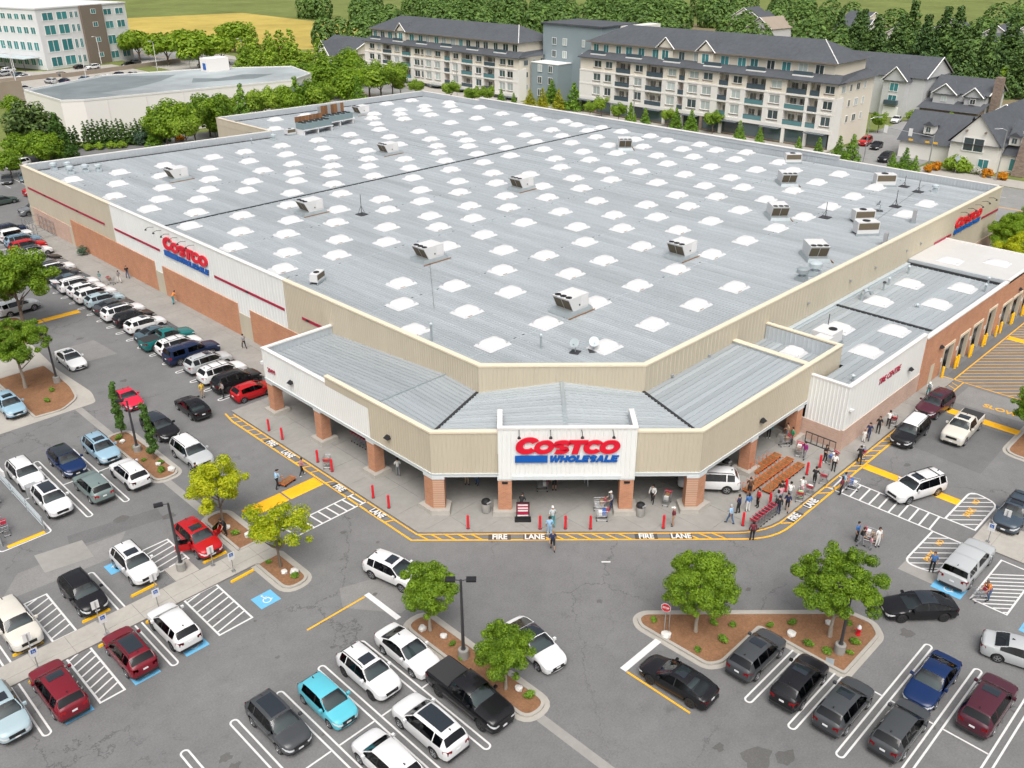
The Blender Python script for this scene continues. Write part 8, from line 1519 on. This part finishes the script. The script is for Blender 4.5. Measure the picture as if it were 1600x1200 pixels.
def hairmesh(k):
    if k in HAIR: return HAIR[k]
    pr = [(.02, .125), (.07, .112), (.098, .07), (.104, .02), (.098, -.03)]
    if k == 'long': pr += [(.09, -.12), (.085, -.2), (.05, -.23)]
    if k == 'cap': pr = [(.02, .12), (.08, .108), (.105, .06), (.108, .03)]
    mb = MB().lathe(pr[::-1], 12)
    mb.v = [(x-.022 if x > .02 and z < .05 and k != 'cap' else x-.012, y, z) if not (x > .05 and z < .03 and k != 'cap') else (.03, y*.95, z) for x, y, z in mb.v]
    if k == 'cap': mb.box(.06, .2, -.08, .08, .028, .045)
    HAIR[k] = mb.mesh('hair' if k != 'cap' else 'cap', 'c_hair', 60); return HAIR[k]
me_eye = MB().lathe([(.002, -.012), (.011, 0), (.002, .012)], 6).mesh('eye', 'black')
def person(x, y, head, kind, shirt, leg, label, hair='hair', style='short', z=.13, sleeve='short', legs='long', s=1.0, skin='skin', shoe='black'):
    me, j = body(kind); u = thing('person', label, 'person', (x, y, z), R(head)); u.scale = (s, s, s); b = link('body', me, u)
    cols = [skin, shirt, skin if sleeve == 'short' else shirt, leg, leg if legs == 'long' else skin, shoe]
    for sl, c in zip(b.material_slots, cols): sl.link = 'OBJECT'; sl.material = M['c_'+c]
    hx = j['hed']; h = link('hat' if style == 'cap' else 'hair', hairmesh(style), u, (j['crn'][0], 0, j['crn'][2]-.045)); h.material_slots[0].link = 'OBJECT'; h.material_slots[0].material = M['c_'+hair]
    for sg in (1, -1): link('eye', me_eye, u, (j['crn'][0]+.083, sg*.034, j['crn'][2]-.05))
    return u
PEOPLE = [(-3.55, -2.1, 225, 'walk', 'navy', 'black', 'person in navy top and shorts walking over the fire lane', dict(legs='short', hair='blond', z=0)), (-2.6, -.9, 45, 'stand', 'sky', 'sky', 'person in light blue behind the one in navy', dict(z=.13)), (-1.5, -.2, 45, 'walk', 'pale', 'teal', 'person in pale top, white cap and teal trousers entering the store', dict(style='cap', hair='white')), (4.85, -6.7, 120, 'stand', 'maroon', 'tan', 'person in maroon top and pale shorts at the kerb', dict(hair='white', style='cap', legs='short')), (-5.3, 13.6, 60, 'turn', 'white', 'grey', 'person in white standing beside the third column', {}), (-13.2, 19.3, 10, 'push', 'sky', 'black', 'person in light blue pushing the brown flatbed', dict(hair='hair', style='cap', z=0)), (-10.75, 19.5, 350, 'push', 'plaid', 'black', 'person in pink check shirt crossing with a cart', dict(z=0, shoe='white')),
 (-2.2, 8.6, 250, 'turn', 'white', 'tan', 'left one of two people in the shade behind the entrance beam', {}), (-1.6, 8.0, 200, 'turn', 'teal', 'jean', 'right one of two people in the shade behind the entrance beam', {}), (2.2, 3.0, 225, 'stand', 'black', 'black', 'person with bare legs in the shade of the doorway', dict(legs='short')), (4.5, 1.6, 45, 'walk', 'blue', 'pale', 'person in pale jeans striding into the store', {}), (3.3, -2.0, 160, 'push', 'grey', 'navy', 'person in grey and cap pushing a loaded cart past the right column', dict(hair='white', style='cap')), (6.3, -3.7, 200, 'push', 'white', 'black', 'person in white leaning on a cart right of the bin', dict(sleeve='long')), (-2.0, 2.6, 30, 'bend', 'black', 'black', 'person in black half hidden by the left entrance column', dict(sleeve='long')),
 (8.1, -9.6, 90, 'walk', 'sky', 'jean', 'person in pale blue carrying a green bag', dict(hair='silver')), (9.7, -9.3, 90, 'turn', 'navy', 'black', 'person in navy with a green strap by the carts', {}), (10.4, -9.7, 60, 'stand', 'blue', 'white', 'person in denim jacket and white trousers by the carts', dict(style='long', sleeve='long')), (11.5, -9.9, 150, 'stand', 'red', 'black', 'person in red top beside the red carts', {}), (7.6, -11.8, 45, 'stand', 'maroon', 'black', 'person with long hair in maroon standing in the fire lane', dict(style='long', z=0, sleeve='long')), (12.4, -8.6, 200, 'stand', 'brown', 'black', 'person in brown top and shorts behind the display SUV', dict(legs='short')), (16.9, -6.0, 230, 'turn', 'maroon', 'jean', 'person in maroon leaning by the right hand column', dict(style='long')),
 (11.7, -11.55, 40, 'stand', 'black', 'navy', 'person in black at the head of the group by the fire lane', dict(sleeve='long')), (12.3, -11.1, 50, 'turn', 'grey', 'black', 'person in grey within the group by the fire lane', dict(style='long')), (13.1, -10.9, 60, 'turn', 'pink', 'jean', 'person in pink within the group by the fire lane', {}), (12.6, -11.8, 200, 'push', 'navy', 'black', 'person in dark navy with bare calves in the group', dict(legs='short')), (14.0, -11.2, 20, 'push', 'white', 'grey', 'person in white pushing a cart with green bags', {}), (13.7, -10.6, 20, 'turn', 'black', 'black', 'person in black behind the white shirted shopper', {}), (15.3, -11.5, 10, 'push', 'white', 'pink', 'person in white and pink pushing a cart', dict(legs='short')), (17.4, -11.5, 10, 'push', 'black', 'black', 'person in black pushing an empty cart', dict(sleeve='long')), (20.5, -11.6, 200, 'stand', 'white', 'black', 'person in white shirt and black trousers at the kerb end', {}), (21.3, -10.4, 250, 'turn', 'black', 'black', 'person in black with long hair by the far red bollard', dict(style='long', shoe='white')), (20.6, -8.9, 180, 'push', 'purple', 'grey', 'person in purple beside a cart', dict(sleeve='long')), (22.0, -6.9, 150, 'stand', 'green', 'black', 'person in green by the concrete bench', {}), (22.4, -6.2, 150, 'turn', 'tan', 'grey', 'person in tan next to the one in green', {}), (21.6, -4.9, 210, 'stand', 'teal', 'black', 'person in bright teal under the canopy edge', dict(style='cap', hair='teal', sleeve='long', shoe='white')),
 (17.8, -13.6, 100, 'stand', 'maroon', 'black', 'person in long dark dress on the crosswalk', dict(style='long', z=0)), (18.5, -13.4, 300, 'push', 'sky', 'grey', 'person in pale top on the crosswalk with blue packs', dict(z=0)), (23.3, -12.5, 30, 'push', 'black', 'black', 'person in black pushing a cart along the fire lane', dict(z=0)), (26.8, -11.2, 190, 'stand', 'white', 'white', 'child in white on the annex pavement', dict(s=.72)), (27.5, -11.3, 190, 'walk', 'navy', 'navy', 'person in navy walking along the annex pavement', {}), (29.2, -11.4, 200, 'stand', 'black', 'black', 'person in black farther along the annex pavement', dict(style='long')), (30.8, -11.6, 20, 'push', 'white', 'black', 'person in white and black loading by the black wagon', {}), (12.9, -17.3, 270, 'stand', 'blue', 'black', 'person in blue behind the family cart', dict(z=0)), (12.5, -17.8, 280, 'push', 'black', 'grey', 'person in black and white pushing the family cart', dict(z=0)), (13.3, -18.7, 240, 'stand', 'white', 'white', 'person in white beside the family cart', dict(z=0)), (12.6, -18.5, 300, 'turn', 'pink', 'grey', 'child in pink at the family cart', dict(z=0, s=.7)), (13.2, -22.7, 200, 'stand', 'blue', 'black', 'person in blue jacket standing on the no parking stripes', dict(z=0, hair='brown')), (12.9, -26.6, 150, 'bend', 'orange', 'jean', 'person in salmon top bending over a walker', dict(z=0, hair='brown')),
 (-.1, 63.6, 0, 'bend', 'orange', 'teal', 'person in orange top and teal trousers by the brick wall', {}), (.1, 76.7, 260, 'walk', 'black', 'jean', 'person in black walking by the left wall', {}), (-1.5, 75.6, 280, 'push', 'grey', 'white', 'person in white trousers pushing a cart on the left pavement', {}), (-3.3, 77.0, 200, 'turn', 'teal', 'pale', 'person in teal between the parked cars and the pavement', {}), (-.9, 45.6, 90, 'walk', 'grey', 'black', 'person in grey walking along the left pavement', dict(shoe='white')), (-9.6, 38.4, 270, 'stand', 'yellow', 'tan', 'person in yellow and tan behind the parked row', dict(z=0)), (-8.2, 36.9, 180, 'turn', 'grey', 'black', 'person in grey behind the red hatchback', dict(z=0)), (-17.2, 25.0, 300, 'turn', 'black', 'black', 'person in black beside the silver SUV', dict(z=0)), (39.5, -11.6, 200, 'bend', 'pale', 'teal', 'person in white cap unloading behind the plum SUV', dict(style='cap', hair='white')), (-19.4, 16.4, 200, 'bend', 'black', 'black', 'person in dark clothes at the red car door', dict(z=.11))]
for x, y, h, kd, sh, lg, lb, kw in PEOPLE: person(x, y, h, kd, sh, lg, lb, **{k: v for k, v in kw.items()}) if 'hair' in kw else person(x, y, h, kd, sh, lg, lb, **kw)
